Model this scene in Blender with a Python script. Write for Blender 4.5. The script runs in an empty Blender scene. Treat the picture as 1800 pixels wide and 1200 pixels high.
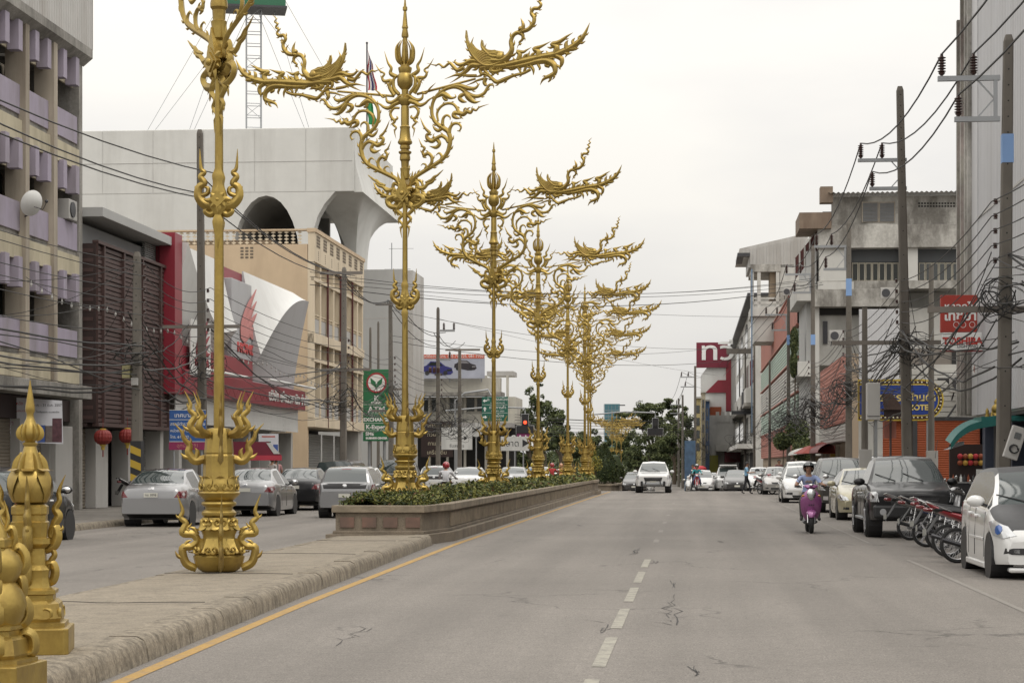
import bpy, bmesh, math, random
from mathutils import Vector, Matrix, noise
from mathutils.bvhtree import BVHTree
random.seed(7)
R = math.radians
sc = bpy.context.scene
COL = sc.collection
# ---------------------------------------------------------------- camera
F, CX, HZ, EYE = 3500.0, 900.0, 817.0, 1.55
AS = math.atan(0.09)                      # the street runs 5 degrees to the right of the view
SA, CA = math.sin(AS), math.cos(AS)
cam_d = bpy.data.cameras.new('camera'); cam = bpy.data.objects.new('camera', cam_d); COL.objects.link(cam)
cam_d.lens = 70.0; cam_d.sensor_width = 36.0; cam_d.shift_y = (HZ - 600) / 1800.0
cam_d.clip_start = 0.1; cam_d.clip_end = 6000
cam.location = (0, 0, EYE); cam.rotation_euler = (R(90), 0, 0)
sc.camera = cam
# ---------------------------------------------------------------- sky, sun, exposure
SUN_EL, SUN_ROT = R(58), R(-150)
w = bpy.data.worlds.new('World'); sc.world = w; w.use_nodes = True
nt = w.node_tree; nt.nodes.clear()
def N(tree, kind, **kw):
    n = tree.nodes.new(kind)
    for k, v in kw.items(): setattr(n, k, v)
    return n
out = N(nt, 'ShaderNodeOutputWorld'); bg = N(nt, 'ShaderNodeBackground')
sky = N(nt, 'ShaderNodeTexSky', sky_type='NISHITA', sun_disc=False, sun_elevation=SUN_EL, sun_rotation=SUN_ROT)
skys = N(nt, 'ShaderNodeVectorMath', operation='SCALE'); skys.inputs['Scale'].default_value = 0.06
nt.links.new(sky.outputs[0], skys.inputs[0])
tc = N(nt, 'ShaderNodeTexCoord'); sep = N(nt, 'ShaderNodeSeparateXYZ'); nt.links.new(tc.outputs['Generated'], sep.inputs[0])
mx = N(nt, 'ShaderNodeMath', operation='MAXIMUM'); mx.inputs[1].default_value = 0.0; nt.links.new(sep.outputs['Z'], mx.inputs[0])
# even overcast: luminance rises from the horizon to the zenith as (1 + 2 sin e) / 3
gr = N(nt, 'ShaderNodeMath', operation='MULTIPLY_ADD'); gr.inputs[1].default_value = 2.0; gr.inputs[2].default_value = 1.0
nt.links.new(mx.outputs[0], gr.inputs[0])
mp = N(nt, 'ShaderNodeMapping'); mp.inputs['Scale'].default_value = (1.5, 1.5, 4.5); nt.links.new(tc.outputs['Generated'], mp.inputs[0])
nz = N(nt, 'ShaderNodeTexNoise'); nz.inputs['Scale'].default_value = 2.2; nz.inputs['Detail'].default_value = 6; nz.inputs['Roughness'].default_value = .5
nt.links.new(mp.outputs[0], nz.inputs['Vector'])
cr = N(nt, 'ShaderNodeValToRGB'); cr.color_ramp.elements[0].position = .33; cr.color_ramp.elements[1].position = .62
cr.color_ramp.elements[0].color = (.73, .715, .70, 1); cr.color_ramp.elements[1].color = (.875, .845, .79, 1)
nt.links.new(nz.outputs['Fac'], cr.inputs[0])
ml = N(nt, 'ShaderNodeVectorMath', operation='SCALE'); nt.links.new(cr.outputs[0], ml.inputs[0]); nt.links.new(gr.outputs[0], ml.inputs['Scale'])
mixs = N(nt, 'ShaderNodeMix', data_type='RGBA'); mixs.inputs['Factor'].default_value = .06
nt.links.new(ml.outputs[0], mixs.inputs['A']); nt.links.new(skys.outputs[0], mixs.inputs['B'])
nt.links.new(mixs.outputs['Result'], bg.inputs[0]); bg.inputs[1].default_value = 1.0
nt.links.new(bg.outputs[0], out.inputs[0])
sd = bpy.data.lights.new('sun', 'SUN'); sd.energy = 1.0; sd.angle = R(25); sd.color = (1, .95, .88)
sun = bpy.data.objects.new('sun', sd); COL.objects.link(sun)
sun.rotation_euler = (R(32), 0, R(30))
sc.view_settings.view_transform = 'Standard'; sc.view_settings.look = 'None'
sc.view_settings.exposure = -0.12; sc.view_settings.gamma = 1.0
sc.view_settings.use_curve_mapping = False
sc.cycles.max_bounces = 6; sc.cycles.diffuse_bounces = 2; sc.cycles.glossy_bounces = 3
sc.cycles.transparent_max_bounces = 8; sc.cycles.use_denoising = True
# ---------------------------------------------------------------- coordinates
def zg(s):                                  # the road is level, then dips past a crest
    if s < 117: return 0.0
    if s < 200: return -0.016 * (s - 117) * min(1, (s - 117) / 12)
    return -1.33
def P(px, py, Y): return Vector(((px - CX) / F * Y, Y, EYE + (HZ - py) / F * Y))
def G(px, py, z=0.0):
    Y = F * (EYE - z) / (py - HZ); return Vector(((px - CX) / F * Y, Y, z))
def ST(s, t, z=0.0): return Vector((s * SA + t * CA, s * CA - t * SA, z))
def toST(p): return (p[0] * SA + p[1] * CA, p[0] * CA - p[1] * SA)
def YT(px, t): return t / ((px - CX) / F * CA - SA)      # depth where pixel column px meets the plane t
def SP(px, t):
    Y = YT(px, t); return toST(((px - CX) / F * Y, Y))[0]
def ZP(px, py, t): return EYE + (HZ - py) / F * YT(px, t)
RL, RR, RC = R(90) - AS, R(-90) - AS, -AS    # left facades, right facades, walls facing the camera
# ---------------------------------------------------------------- materials
MATS = {}
def mat(name, col, rough=.65, metal=0.0, var=.12, scale=1.5, dirt=0.0, dcol=(.06, .055, .045), streak=.2, bump=0.0, bscale=30,
        coat=0.0, obj=False, spec=.5, emit=0.0, dthr=.55, dscale=.9, grain=0.0, gscale=45):
    if name in MATS: return MATS[name]
    m = bpy.data.materials.new(name); MATS[name] = m; m.use_nodes = True
    t = m.node_tree; b = t.nodes['Principled BSDF']
    b.inputs['Roughness'].default_value = rough; b.inputs['Metallic'].default_value = metal
    b.inputs['Specular IOR Level'].default_value = spec; b.inputs['Coat Weight'].default_value = coat
    b.inputs['Coat Roughness'].default_value = .05
    if obj: vec = N(t, 'ShaderNodeTexCoord').outputs['Object']
    else: vec = N(t, 'ShaderNodeNewGeometry').outputs['Position']
    L = t.links.new
    n1 = N(t, 'ShaderNodeTexNoise'); n1.inputs['Scale'].default_value = scale; n1.inputs['Detail'].default_value = 5; L(vec, n1.inputs['Vector'])
    mixc = N(t, 'ShaderNodeMix', data_type='RGBA')
    mixc.inputs['A'].default_value = (*[c * (1 - var) for c in col], 1); mixc.inputs['B'].default_value = (*[min(1, c * (1 + var)) for c in col], 1)
    L(n1.outputs['Fac'], mixc.inputs['Factor']); res = mixc.outputs['Result']
    if dirt:
        mpp = N(t, 'ShaderNodeMapping'); mpp.inputs['Scale'].default_value = (1, 1, streak); L(vec, mpp.inputs[0])
        n2 = N(t, 'ShaderNodeTexNoise'); n2.inputs['Scale'].default_value = dscale; n2.inputs['Detail'].default_value = 9; n2.inputs['Roughness'].default_value = .65
        L(mpp.outputs[0], n2.inputs['Vector'])
        rp = N(t, 'ShaderNodeMapRange'); rp.inputs[1].default_value = dthr - .1; rp.inputs[2].default_value = dthr + .12; rp.inputs[4].default_value = dirt
        L(n2.outputs['Fac'], rp.inputs[0])
        m2 = N(t, 'ShaderNodeMix', data_type='RGBA'); L(rp.outputs[0], m2.inputs['Factor']); L(res, m2.inputs['A']); m2.inputs['B'].default_value = (*dcol, 1)
        res = m2.outputs['Result']
    if grain:
        ng = N(t, 'ShaderNodeTexNoise'); ng.inputs['Scale'].default_value = gscale; ng.inputs['Detail'].default_value = 3; ng.inputs['Roughness'].default_value = .7; L(vec, ng.inputs['Vector'])
        rg = N(t, 'ShaderNodeMapRange'); rg.inputs[1].default_value = .3; rg.inputs[2].default_value = .7; rg.inputs[3].default_value = 1 - grain; rg.inputs[4].default_value = 1 + grain; L(ng.outputs['Fac'], rg.inputs[0])
        sg = N(t, 'ShaderNodeVectorMath', operation='SCALE'); L(res, sg.inputs[0]); L(rg.outputs[0], sg.inputs['Scale']); res = sg.outputs[0]
    L(res, b.inputs['Base Color'])
    if bump:
        n3 = N(t, 'ShaderNodeTexNoise'); n3.inputs['Scale'].default_value = bscale; n3.inputs['Detail'].default_value = 4; L(vec, n3.inputs['Vector'])
        bp = N(t, 'ShaderNodeBump'); bp.inputs['Strength'].default_value = bump; bp.inputs['Distance'].default_value = .02
        L(n3.outputs['Fac'], bp.inputs['Height']); L(bp.outputs[0], b.inputs['Normal'])
    if emit:
        b.inputs['Emission Color'].default_value = (*col, 1); b.inputs['Emission Strength'].default_value = emit
    return m
def glass(name, col=(.02, .025, .025), rough=.06, spec=.9):
    return mat(name, col, rough=rough, var=.05, spec=spec, obj=True)
# ---------------------------------------------------------------- mesh builder
class MB:
    def __init__(s): s.v = []; s.f = []; s.m = []
    def add(s, vs, fs, m=0):
        o = len(s.v); s.v += [tuple(q) for q in vs]
        s.f += [tuple(i + o for i in f) for f in fs]; s.m += [m] * len(fs); return s
    def box(s, x0, x1, y0, y1, z0, z1, m=0):
        return s.add([(x0, y0, z0), (x1, y0, z0), (x1, y1, z0), (x0, y1, z0), (x0, y0, z1), (x1, y0, z1), (x1, y1, z1), (x0, y1, z1)],
                     [(0, 3, 2, 1), (4, 5, 6, 7), (0, 1, 5, 4), (1, 2, 6, 5), (2, 3, 7, 6), (3, 0, 4, 7)], m)
    def bar(s, a, b, w_, h_=None, m=0, up=(0, 0, 1)):
        a = Vector(a); b = Vector(b); d = (b - a).normalized(); h_ = h_ or w_
        u = Vector(up)
        if abs(d.dot(u)) > .95: u = Vector((1, 0, 0))
        x = d.cross(u).normalized() * (w_ / 2); y = x.cross(d).normalized() * (h_ / 2)
        vs = [a - x - y, a + x - y, a + x + y, a - x + y, b - x - y, b + x - y, b + x + y, b - x + y]
        return s.add(vs, [(0, 3, 2, 1), (4, 5, 6, 7), (0, 1, 5, 4), (1, 2, 6, 5), (2, 3, 7, 6), (3, 0, 4, 7)], m)
    def tube(s, path, r, n=6, m=0, cap=True):
        path = [Vector(q) for q in path]; k = len(path); rs = r if isinstance(r, (list, tuple)) else [r] * k
        t0 = (path[1] - path[0]).normalized()
        u = t0.cross(Vector((0, 0, 1)) if abs(t0.z) < .9 else Vector((1, 0, 0))).normalized()
        vs = []
        for i in range(k):
            t = (path[min(i + 1, k - 1)] - path[max(i - 1, 0)]).normalized()
            u = (u - t * u.dot(t)); u = u.normalized() if u.length > 1e-6 else t.orthogonal().normalized()
            v = t.cross(u)
            for j in range(n):
                a = 2 * math.pi * j / n; vs.append(path[i] + (u * math.cos(a) + v * math.sin(a)) * rs[i])
        fs = [(i * n + j, i * n + (j + 1) % n, (i + 1) * n + (j + 1) % n, (i + 1) * n + j) for i in range(k - 1) for j in range(n)]
        if cap: fs += [tuple(range(n - 1, -1, -1)), tuple((k - 1) * n + j for j in range(n))]
        return s.add(vs, fs, m)
    def lathe(s, prof, n=16, c=(0, 0), ph=0.0, m=0, sq=None):
        vs = []
        for r, z in prof:
            for j in range(n):
                a = ph + 2 * math.pi * j / n; vs.append((c[0] + r * math.cos(a), c[1] + r * math.sin(a), z))
        k = len(prof)
        fs = [(i * n + j, i * n + (j + 1) % n, (i + 1) * n + (j + 1) % n, (i + 1) * n + j) for i in range(k - 1) for j in range(n)]
        fs += [tuple(range(n - 1, -1, -1)), tuple((k - 1) * n + j for j in range(n))]
        return s.add(vs, fs, m)
    def prism(s, poly, a, b, axis='y', m=0):
        k = len(poly)
        if axis == 'y': A = [(x, a, z) for x, z in poly]; B = [(x, b, z) for x, z in poly]
        elif axis == 'x': A = [(a, x, z) for x, z in poly]; B = [(b, x, z) for x, z in poly]
        else: A = [(x, y, a) for x, y in poly]; B = [(x, y, b) for x, y in poly]
        return s.add(A + B, [tuple(range(k)), tuple(range(2 * k - 1, k - 1, -1))] + [(i, (i + 1) % k, k + (i + 1) % k, k + i) for i in range(k)], m)
    def grid(s, fn, nu, nv, m=0):
        vs = [fn(i / nu, j / nv) for i in range(nu + 1) for j in range(nv + 1)]
        return s.add(vs, [(i * (nv + 1) + j, (i + 1) * (nv + 1) + j, (i + 1) * (nv + 1) + j + 1, i * (nv + 1) + j + 1) for i in range(nu) for j in range(nv)], m)
    def ball(s, c, r, nu=10, nv=6, m=0):
        rx, ry, rz = r if isinstance(r, (list, tuple)) else (r, r, r)
        pr = []
        vs = []
        for i in range(nv + 1):
            th = math.pi * i / nv
            for j in range(nu):
                a = 2 * math.pi * j / nu; vs.append((c[0] + rx * math.sin(th) * math.cos(a), c[1] + ry * math.sin(th) * math.sin(a), c[2] - rz * math.cos(th)))
        return s.add(vs, [(i * nu + j, i * nu + (j + 1) % nu, (i + 1) * nu + (j + 1) % nu, (i + 1) * nu + j) for i in range(nv) for j in range(nu)], m)
    def cyl(s, a, b, r, n=12, m=0): return s.tube([a, b], r, n, m)
    def mesh(s, name, mats, smooth=False, fix=True):
        me = bpy.data.meshes.new(name); me.from_pydata(s.v, [], s.f)
        for q in (mats if isinstance(mats, (list, tuple)) else [mats]): me.materials.append(q)
        me.polygons.foreach_set('material_index', s.m)
        if fix:
            bm = bmesh.new(); bm.from_mesh(me); bmesh.ops.remove_doubles(bm, verts=bm.verts, dist=1e-5)
            bmesh.ops.recalc_face_normals(bm, faces=bm.faces); bm.to_mesh(me); bm.free()
        if smooth is not False:
            me.polygons.foreach_set('use_smooth', [True] * len(me.polygons))
            me.set_sharp_from_angle(angle=R(35 if smooth is True else smooth))
        return me
    def build(s, name, mats, parent=None, smooth=False, fix=True, bevel=0):
        return link(name, s.mesh(name, mats, smooth, fix), parent, bevel)
def link(name, me, parent=None, bevel=0, loc=None, rot=None):
    o = bpy.data.objects.new(name, me); COL.objects.link(o)
    if parent: o.parent = parent
    if loc is not None: o.location = loc
    if rot is not None: o.rotation_euler = rot
    if bevel:
        b = o.modifiers.new('bevel', 'BEVEL'); b.width = bevel; b.segments = 2; b.limit_method = 'ANGLE'
    return o
def tag(o, label=None, cat=None, group=None, kind=None):
    if label: o['label'] = label
    if cat: o['category'] = cat
    if group: o['group'] = group
    if kind: o['kind'] = kind
    return o
def thing(name, label, cat, loc=(0, 0, 0), rz=0.0, group=None):
    o = bpy.data.objects.new(name, None); COL.objects.link(o); o.location = loc; o.rotation_euler = (0, 0, rz); o.empty_display_size = .2
    return tag(o, label, cat, group)
def dup(o, parent=None, loc=None, rz=None, label=None, group=None):
    c = o.copy(); COL.objects.link(c); c.parent = parent
    if parent: c.matrix_parent_inverse = o.matrix_parent_inverse.copy()
    if loc is not None: c.location = loc
    if rz is not None: c.rotation_euler = (0, 0, rz)
    if label: c['label'] = label
    if group: c['group'] = group
    for ch in list(o.children): dup(ch, c)
    return c
def crom(pts, n=5):
    """smooth curve through the points (tuples of any length)"""
    if len(pts) < 3: return [tuple(p) for p in pts]
    out = []
    for i in range(len(pts) - 1):
        p0 = pts[max(i - 1, 0)]; p1 = pts[i]; p2 = pts[i + 1]; p3 = pts[min(i + 2, len(pts) - 1)]
        for k in range(n):
            t = k / n; t2 = t * t; t3 = t2 * t
            out.append(tuple(.5 * (2 * b + (c - a) * t + (2 * a - 5 * b + 4 * c - d) * t2 + (3 * b - a - 3 * c + d) * t3) for a, b, c, d in zip(p0, p1, p2, p3)))
    out.append(tuple(pts[-1])); return out
def text(s, size, parent, loc, rot, m, depth=.01, name='lettering', bold=0.0, sx=1.0, align='CENTER'):
    c = bpy.data.curves.new('t', 'FONT'); c.body = s; c.size = size; c.extrude = depth; c.align_x = align; c.align_y = 'CENTER'; c.offset = bold
    c.resolution_u = 3
    o = bpy.data.objects.new('t', c); me = bpy.data.meshes.new_from_object(o); bpy.data.objects.remove(o); bpy.data.curves.remove(c)
    me.materials.clear(); me.materials.append(m); me.name = name
    q = link(name, me, parent, loc=loc, rot=rot); q.scale = (sx, 1, 1); return q
# ================================================================ ground, road, median
M_ground = mat('ground_concrete', (.15, .14, .125), .9, var=.2, dirt=.4, streak=1)
M_pave = mat('pavement', (.17, .155, .135), .85, grain=.2, var=.2, dirt=.5, streak=1, dthr=.52, bump=.2)
M_kerb = mat('kerb_concrete', (.235, .20, .15), .9, var=.25, scale=2, dirt=.8, streak=.5, dthr=.53, dscale=9.0, dcol=(.075, .062, .045), bump=.5, grain=.35, gscale=50)
M_median = mat('median_concrete', (.225, .192, .145), .9, var=.28, scale=1.6, dirt=.65, streak=1, dthr=.57, dscale=4.5, dcol=(.13, .11, .085), bump=.4, bscale=60, grain=.32, gscale=42)
def road_mat():
    m = bpy.data.materials.new('asphalt'); m.use_nodes = True; t = m.node_tree; b = t.nodes['Principled BSDF']; L = t.links.new
    pos = N(t, 'ShaderNodeNewGeometry').outputs['Position']
    rot = N(t, 'ShaderNodeMapping'); rot.inputs['Rotation'].default_value = (0, 0, AS); L(pos, rot.inputs[0])
    def noise_(sc_, det=4, vec=None, mapsc=None, rough=.5):
        v = vec or rot.outputs[0]
        if mapsc:
            q = N(t, 'ShaderNodeMapping'); q.inputs['Scale'].default_value = mapsc; L(v, q.inputs[0]); v = q.outputs[0]
        n = N(t, 'ShaderNodeTexNoise'); n.inputs['Scale'].default_value = sc_; n.inputs['Detail'].default_value = det; n.inputs['Roughness'].default_value = rough
        L(v, n.inputs['Vector']); return n.outputs['Fac']
    def ramp(f, a, b_, c0, c1):
        r = N(t, 'ShaderNodeMapRange'); r.inputs[1].default_value = a; r.inputs[2].default_value = b_; r.inputs[3].default_value = c0; r.inputs[4].default_value = c1
        L(f, r.inputs[0]); return r.outputs[0]
    def mul(a, b_):
        q = N(t, 'ShaderNodeMath', operation='MULTIPLY'); L(a, q.inputs[0]); L(b_, q.inputs[1]); return q.outputs[0]
    big = ramp(noise_(.22, 5), .3, .7, .90, 1.08)
    streaks = ramp(noise_(1.0, 5, mapsc=(1.1, .035, 1)), .3, .72, .80, 1.10)
    fine = mul(ramp(noise_(60, 3, rough=.8), .3, .7, .42, 1.6), ramp(noise_(17, 3, rough=.7), .3, .7, .82, 1.18))
    mid = ramp(noise_(5, 6, rough=.7), .3, .7, .92, 1.08)
    joints = ramp(noise_(.6, 3, mapsc=(.06, 1.0, 1)), .62, .70, 1.0, .90)
    vo = N(t, 'ShaderNodeTexVoronoi', feature='DISTANCE_TO_EDGE'); vo.inputs['Scale'].default_value = .35
    wv = N(t, 'ShaderNodeVectorMath', operation='ADD'); nn = N(t, 'ShaderNodeTexNoise'); nn.inputs['Scale'].default_value = 1.4; nn.inputs['Detail'].default_value = 6; L(pos, nn.inputs['Vector'])
    L(rot.outputs[0], wv.inputs[0]); L(nn.outputs['Color'], wv.inputs[1]); L(wv.outputs[0], vo.inputs['Vector'])
    ck = ramp(vo.outputs['Distance'], .002, .012, 0.0, 1.0)
    mask = ramp(noise_(.3, 3), .52, .60, 1.0, 0.0)
    mxn = N(t, 'ShaderNodeMath', operation='MAXIMUM'); L(ck, mxn.inputs[0]); L(mask, mxn.inputs[1])
    ckf = ramp(mxn.outputs[0], 0, 1, .55, 1.0)
    val = mul(mul(mul(big, streaks), mul(fine, mid)), mul(joints, ckf))
    colr = N(t, 'ShaderNodeVectorMath', operation='SCALE'); colr.inputs[0].default_value = (.184, .167, .149); L(val, colr.inputs['Scale'])
    L(colr.outputs[0], b.inputs['Base Color']); b.inputs['Roughness'].default_value = .78; b.inputs['Specular IOR Level'].default_value = .35
    bp = N(t, 'ShaderNodeBump'); bp.inputs['Strength'].default_value = .35; bp.inputs['Distance'].default_value = .006; L(fine, bp.inputs['Height']); L(bp.outputs[0], b.inputs['Normal'])
    return m
M_road = road_mat()
M_white = mat('worn_white_paint', (.30, .285, .235), .8, grain=.2, var=.2, scale=14, dirt=.85, dcol=(.19, .175, .155), streak=1, dthr=.50, dscale=6)
M_white2 = mat('faint_white_paint', (.222, .206, .184), .8, var=.2, scale=14, dirt=.8, dcol=(.185, .17, .15), streak=1, dthr=.47, dscale=5)
M_yel = mat('worn_yellow_paint', (.36, .22, .06), .8, grain=.2, var=.25, scale=12, dirt=.75, dcol=(.24, .18, .11), streak=1, dthr=.56, dscale=4)
M_crack = mat('crack_fill', (.045, .042, .04), .9)
SS = [-30, -10, 5] + [10 + 5 * i for i in range(50)] + [280, 340, 420, 520, 700, 1000, 1600, 3000]
def strip(name, t0, t1, dz, m, ss=SS, nt_=1):
    b = MB(); k = nt_ + 1
    tf = lambda q, s: q(s) if callable(q) else q
    vs = [ST(s, tf(t0, s) + (tf(t1, s) - tf(t0, s)) * j / nt_, zg(s) + dz) for s in ss for j in range(k)]
    fs = [(i * k + j, i * k + j + 1, (i + 1) * k + j + 1, (i + 1) * k + j) for i in range(len(ss) - 1) for j in range(nt_)]
    return b.add(vs, fs).build(name, m)
tag(strip('ground', -1500, 1500, -.03, M_ground, SS, 6), kind='structure')
road = tag(strip('road', -14.5, 5.95, 0, M_road, SS, 8), kind='structure')
def interp(tab, s):
    if s <= tab[0][0]: return tab[0][1]
    for (a, x), (b, y) in zip(tab, tab[1:]):
        if s <= b: return x + (y - x) * (s - a) / (b - a)
    return tab[-1][1]
KR = [(2, -3.75), (14, -4.22), (22, -4.52), (39, -5.02), (65, -5.12), (112, -5.2)]
YL = [(2, -3.6), (14, -4.06), (21.5, -4.3), (39, -4.6), (92, -4.7), (117, -4.7)]
MEDL = [(2, -6.4), (14, -6.65), (30, -6.85), (39, -6.95), (112, -7.0)]
tkr = lambda s: interp(KR, s); tyl = lambda s: interp(YL, s); tml = lambda s: interp(MEDL, s)
# side pavements with kerbs
SSP = [s for s in SS if s <= 700]
for nm, a, b_ in (('left_pavement', -40, -14.72), ('right_pavement', 6.17, 40)):
    tag(strip(nm, a, b_, .15, M_pave, SSP, 4), kind='structure')
def kerb_run(name, tin, tout, s0, s1, step, top, m):
    """kerb stones with rounded outer edge; tin is the inner (pavement) side, tout the road side"""
    root = bpy.data.objects.new(name, None); COL.objects.link(root); tag(root, kind='structure')
    s = s0; k = 0
    while s < s1:
        e = min(s + step * random.uniform(.97, 1.03), s1)
        sub = max(1, int((e - s) / 2.5)); gap = .008; d = random.uniform(-.006, .006)
        prof = []
        for i in range(sub + 1):
            q = s + gap + (e - s - 2 * gap) * i / sub; ti, to = tin(q), tout(q); sg = 1 if to > ti else -1
            wv = to - ti
            prof.append([ST(q, ti, zg(q) - .05), ST(q, ti, zg(q) + top + d), ST(q, to - sg * .09, zg(q) + top + d), ST(q, to - sg * .035, zg(q) + top - .03 + d),
                         ST(q, to - sg * .008, zg(q) + top - .09 + d), ST(q, to + sg * .01, zg(q) - .05)])
        b = MB(); vs = [p for pr in prof for p in pr]; n = 6
        fs = [(i * n + j, i * n + (j + 1) % n, (i + 1) * n + (j + 1) % n, (i + 1) * n + j) for i in range(sub) for j in range(n)]
        fs += [tuple(range(n)), tuple(sub * n + n - 1 - j for j in range(n))]
        b.add(vs, fs).build('kerb_stone', m, root, smooth=50); s = e; k += 1
    return root
kerb_run('left_kerb', lambda s: -14.72, lambda s: -14.47, 20, 200, 2.4, .156, M_kerb)
kerb_run('right_kerb', lambda s: 6.17, lambda s: 5.92, 20, 200, 2.4, .156, M_kerb)
kerb_run('median_kerb', lambda s: tkr(s) - .32, tkr, 3, 38.3, 1.55, .2, M_kerb)
kerb_run('median_back_kerb', lambda s: tml(s) + .2, tml, 3, 38.3, 1.55, .17, M_kerb)
# median slab between the kerbs
med = MB(); sl = [3 + 1.0 * i for i in range(37)]
k = 5
vs = []
for s in sl:
    a, b_ = tml(s) + .2, tkr(s) - .32
    for j in range(k): vs.append(ST(s, a + (b_ - a) * j / (k - 1), .17 + .02 * j / (k - 1) + .012 * noise.noise((s * .7, j * .9, 0))))
med.add(vs, [(i * k + j, i * k + j + 1, (i + 1) * k + j + 1, (i + 1) * k + j) for i in range(len(sl) - 1) for j in range(k - 1)])
mo = tag(med.build('median', M_median, smooth=60), kind='structure')
# dirt streak of concrete joint lines on the median
jm = MB()
for s in (9.5, 14.3, 19.2, 24.4, 30.0, 35.2):
    a, b_ = tml(s) + .22, tkr(s) - .34
    pts = [ST(s + .05 * noise.noise((j, s, 1)), a + (b_ - a) * j / 8, .203 + .012 * noise.noise((s * .7, j * .45, 0))) for j in range(9)]
    for p, q in zip(pts, pts[1:]): jm.bar(p, q, .011, .006)
jm.build('joint_line', M_crack, mo)
# painted lines
def ribbon(name, pts, w_, m, parent=None, z=.004):
    b = MB(); vs = []
    for i, p in enumerate(pts):
        d = (Vector(pts[min(i + 1, len(pts) - 1)]) - Vector(pts[max(i - 1, 0)])); d.z = 0; d.normalize(); nrm = Vector((-d.y, d.x, 0))
        ww = w_[i] if isinstance(w_, (list, tuple)) else w_
        for sg in (-1, 1): q = Vector(p) + nrm * ww / 2 * sg; vs.append((q.x, q.y, q.z + z))
    b.add(vs, [(2 * i, 2 * i + 1, 2 * i + 3, 2 * i + 2) for i in range(len(pts) - 1)])
    return b.build(name, m, parent)
ribbon('edge_line', [ST(s, tyl(s), zg(s)) for s in [2 + 2.0 * i for i in range(58)]], .12, M_yel, road)
td = -.71
dash = [(10.4, 12.5), (13.6, 15.9), (16.9, 19.0), (20.0, 22.2), (23.3, 25.6), (26.6, 29.6)]
dash = [(9.0, 11.2), (12.3, 14.4), (15.3, 17.9), (18.9, 21.5), (22.6, 25.2), (26.3, 29.0), (30.2, 32.8)]
for i, (a, b_) in enumerate(dash): ribbon('lane_dash', [ST(a + (b_ - a) * j / 4, td) for j in range(5)], .108, M_white, road)
for s in (40, 46, 53, 61, 70, 80, 92, 105): ribbon('lane_dash', [ST(s, td), ST(s + 1.6, td)], .11, M_white2, road)
ribbon('parking_line', [ST(s, 3.52) for s in range(6, 34, 3)], .075, M_white2, road)
ribbon('parking_line', [ST(s, 3.52) for s in range(40, 110, 5)], .06, M_white2, road)
def crack(px0, py0, px1, py1, n=9, wid=.02, jit=.12, br=2):
    a, b_ = G(px0, py0), G(px1, py1); pts = []
    for i in range(n + 1):
        p = a.lerp(b_, i / n); q = Vector((noise.noise((i * .9, px0, 0)), 0, 0)) * jit; pts.append(p + q)
    for k_ in range(3):
        i0 = random.randrange(0, max(1, n - 3)); sub = pts[i0:i0 + max(3, n // 2)]; ofs = Vector((random.uniform(-.05, .05), 0, 0))
        ribbon('crack', [q_ + ofs + Vector((random.uniform(-.02, .02), 0, 0)) for q_ in sub], [wid * random.uniform(.15, .65) for _ in sub], M_crack, road, .003)
    for j in range(br):
        i = random.randrange(1, n); p = pts[i]; d = Vector((random.uniform(-.25, .25), random.uniform(.1, .5), 0))
        ribbon('crack', [p, p + d * .5 + Vector((.03, 0, 0)), p + d], [wid * .5, wid * .35, wid * .15], M_crack, road, .003)
for c in ((1187, 1040, 1178, 1105, 12, .03, .1, 4), (1050, 1112, 1066, 1090, 6, .03, .06, 3), (1110, 985, 1123, 960, 8, .03, .12, 3), (1148, 990, 1153, 982, 4, .03, .05, 1),
          (1127, 1008, 1142, 1000, 4, .03, .05, 0), (1214, 1165, 1235, 1200, 6, .02, .05, 2), (1262, 950, 1272, 955, 3, .03, .05, 0), (590, 1135, 650, 1095, 8, .02, .1, 2),
          (1017, 922, 1023, 925, 3, .04, .05, 0), (1180, 1020, 1186, 1042, 5, .02, .05, 1)):
    crack(*c)
# ---------------------------------------------------------------- planter on the median
M_plant = mat('planter_concrete', (.19, .155, .115), .9, grain=.25, var=.25, scale=3, dirt=.6, streak=.6, dthr=.52, dscale=1.6, dcol=(.09, .075, .055), bump=.3)
M_cap = mat('planter_cap', (.25, .205, .15), .9, var=.25, scale=3, dirt=.6, streak=1, dthr=.5, dscale=2.0, dcol=(.10, .085, .06), bump=.3)
M_tile = mat('red_tile', (.17, .10, .075), .8, var=.3, scale=6, dirt=.7, streak=1)
pl = thing('planter', 'long raised concrete planter full of shrubs in the middle of the road', 'planter')
OUT = [(38.6, -6.95), (38.6, -5.25), (40.6, -4.98), (70, -5.08), (103, -5.18), (104.2, -5.0), (109.5, -5.1), (110.5, -5.4), (110.5, -7.0)]
def offs(poly, d):
    n = len(poly); res = []
    for i in range(n):
        p0, p1, p2 = [Vector(poly[(i + q) % n]) for q in (-1, 0, 1)]
        e1 = (p1 - p0).normalized(); e2 = (p2 - p1).normalized(); n1 = Vector((e1.y, -e1.x)); n2 = Vector((e2.y, -e2.x))
        nn_ = (n1 + n2); nn_ = nn_ / max(.3, nn_.length_squared / 2) if nn_.length > .01 else n1
        res.append(tuple(p1 + nn_ * d))
    return res
def band(name, d_out, d_in, z0, z1, m):
    A, B = offs(OUT, d_out), offs(OUT, d_in); n = len(OUT); b = MB()
    for i in range(n):
        j = (i + 1) % n
        q = [ST(*A[i]), ST(*A[j]), ST(*B[j]), ST(*B[i])]
        b.add([(p.x, p.y, z0) for p in q] + [(p.x, p.y, z1) for p in q], [(0, 1, 5, 4), (2, 3, 7, 6), (0, 3, 2, 1), (4, 5, 6, 7)])
    return b.build(name, m, pl, bevel=.012)
SGN = -1  # polygon runs so that positive offset is inward or outward; fixed below
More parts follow.
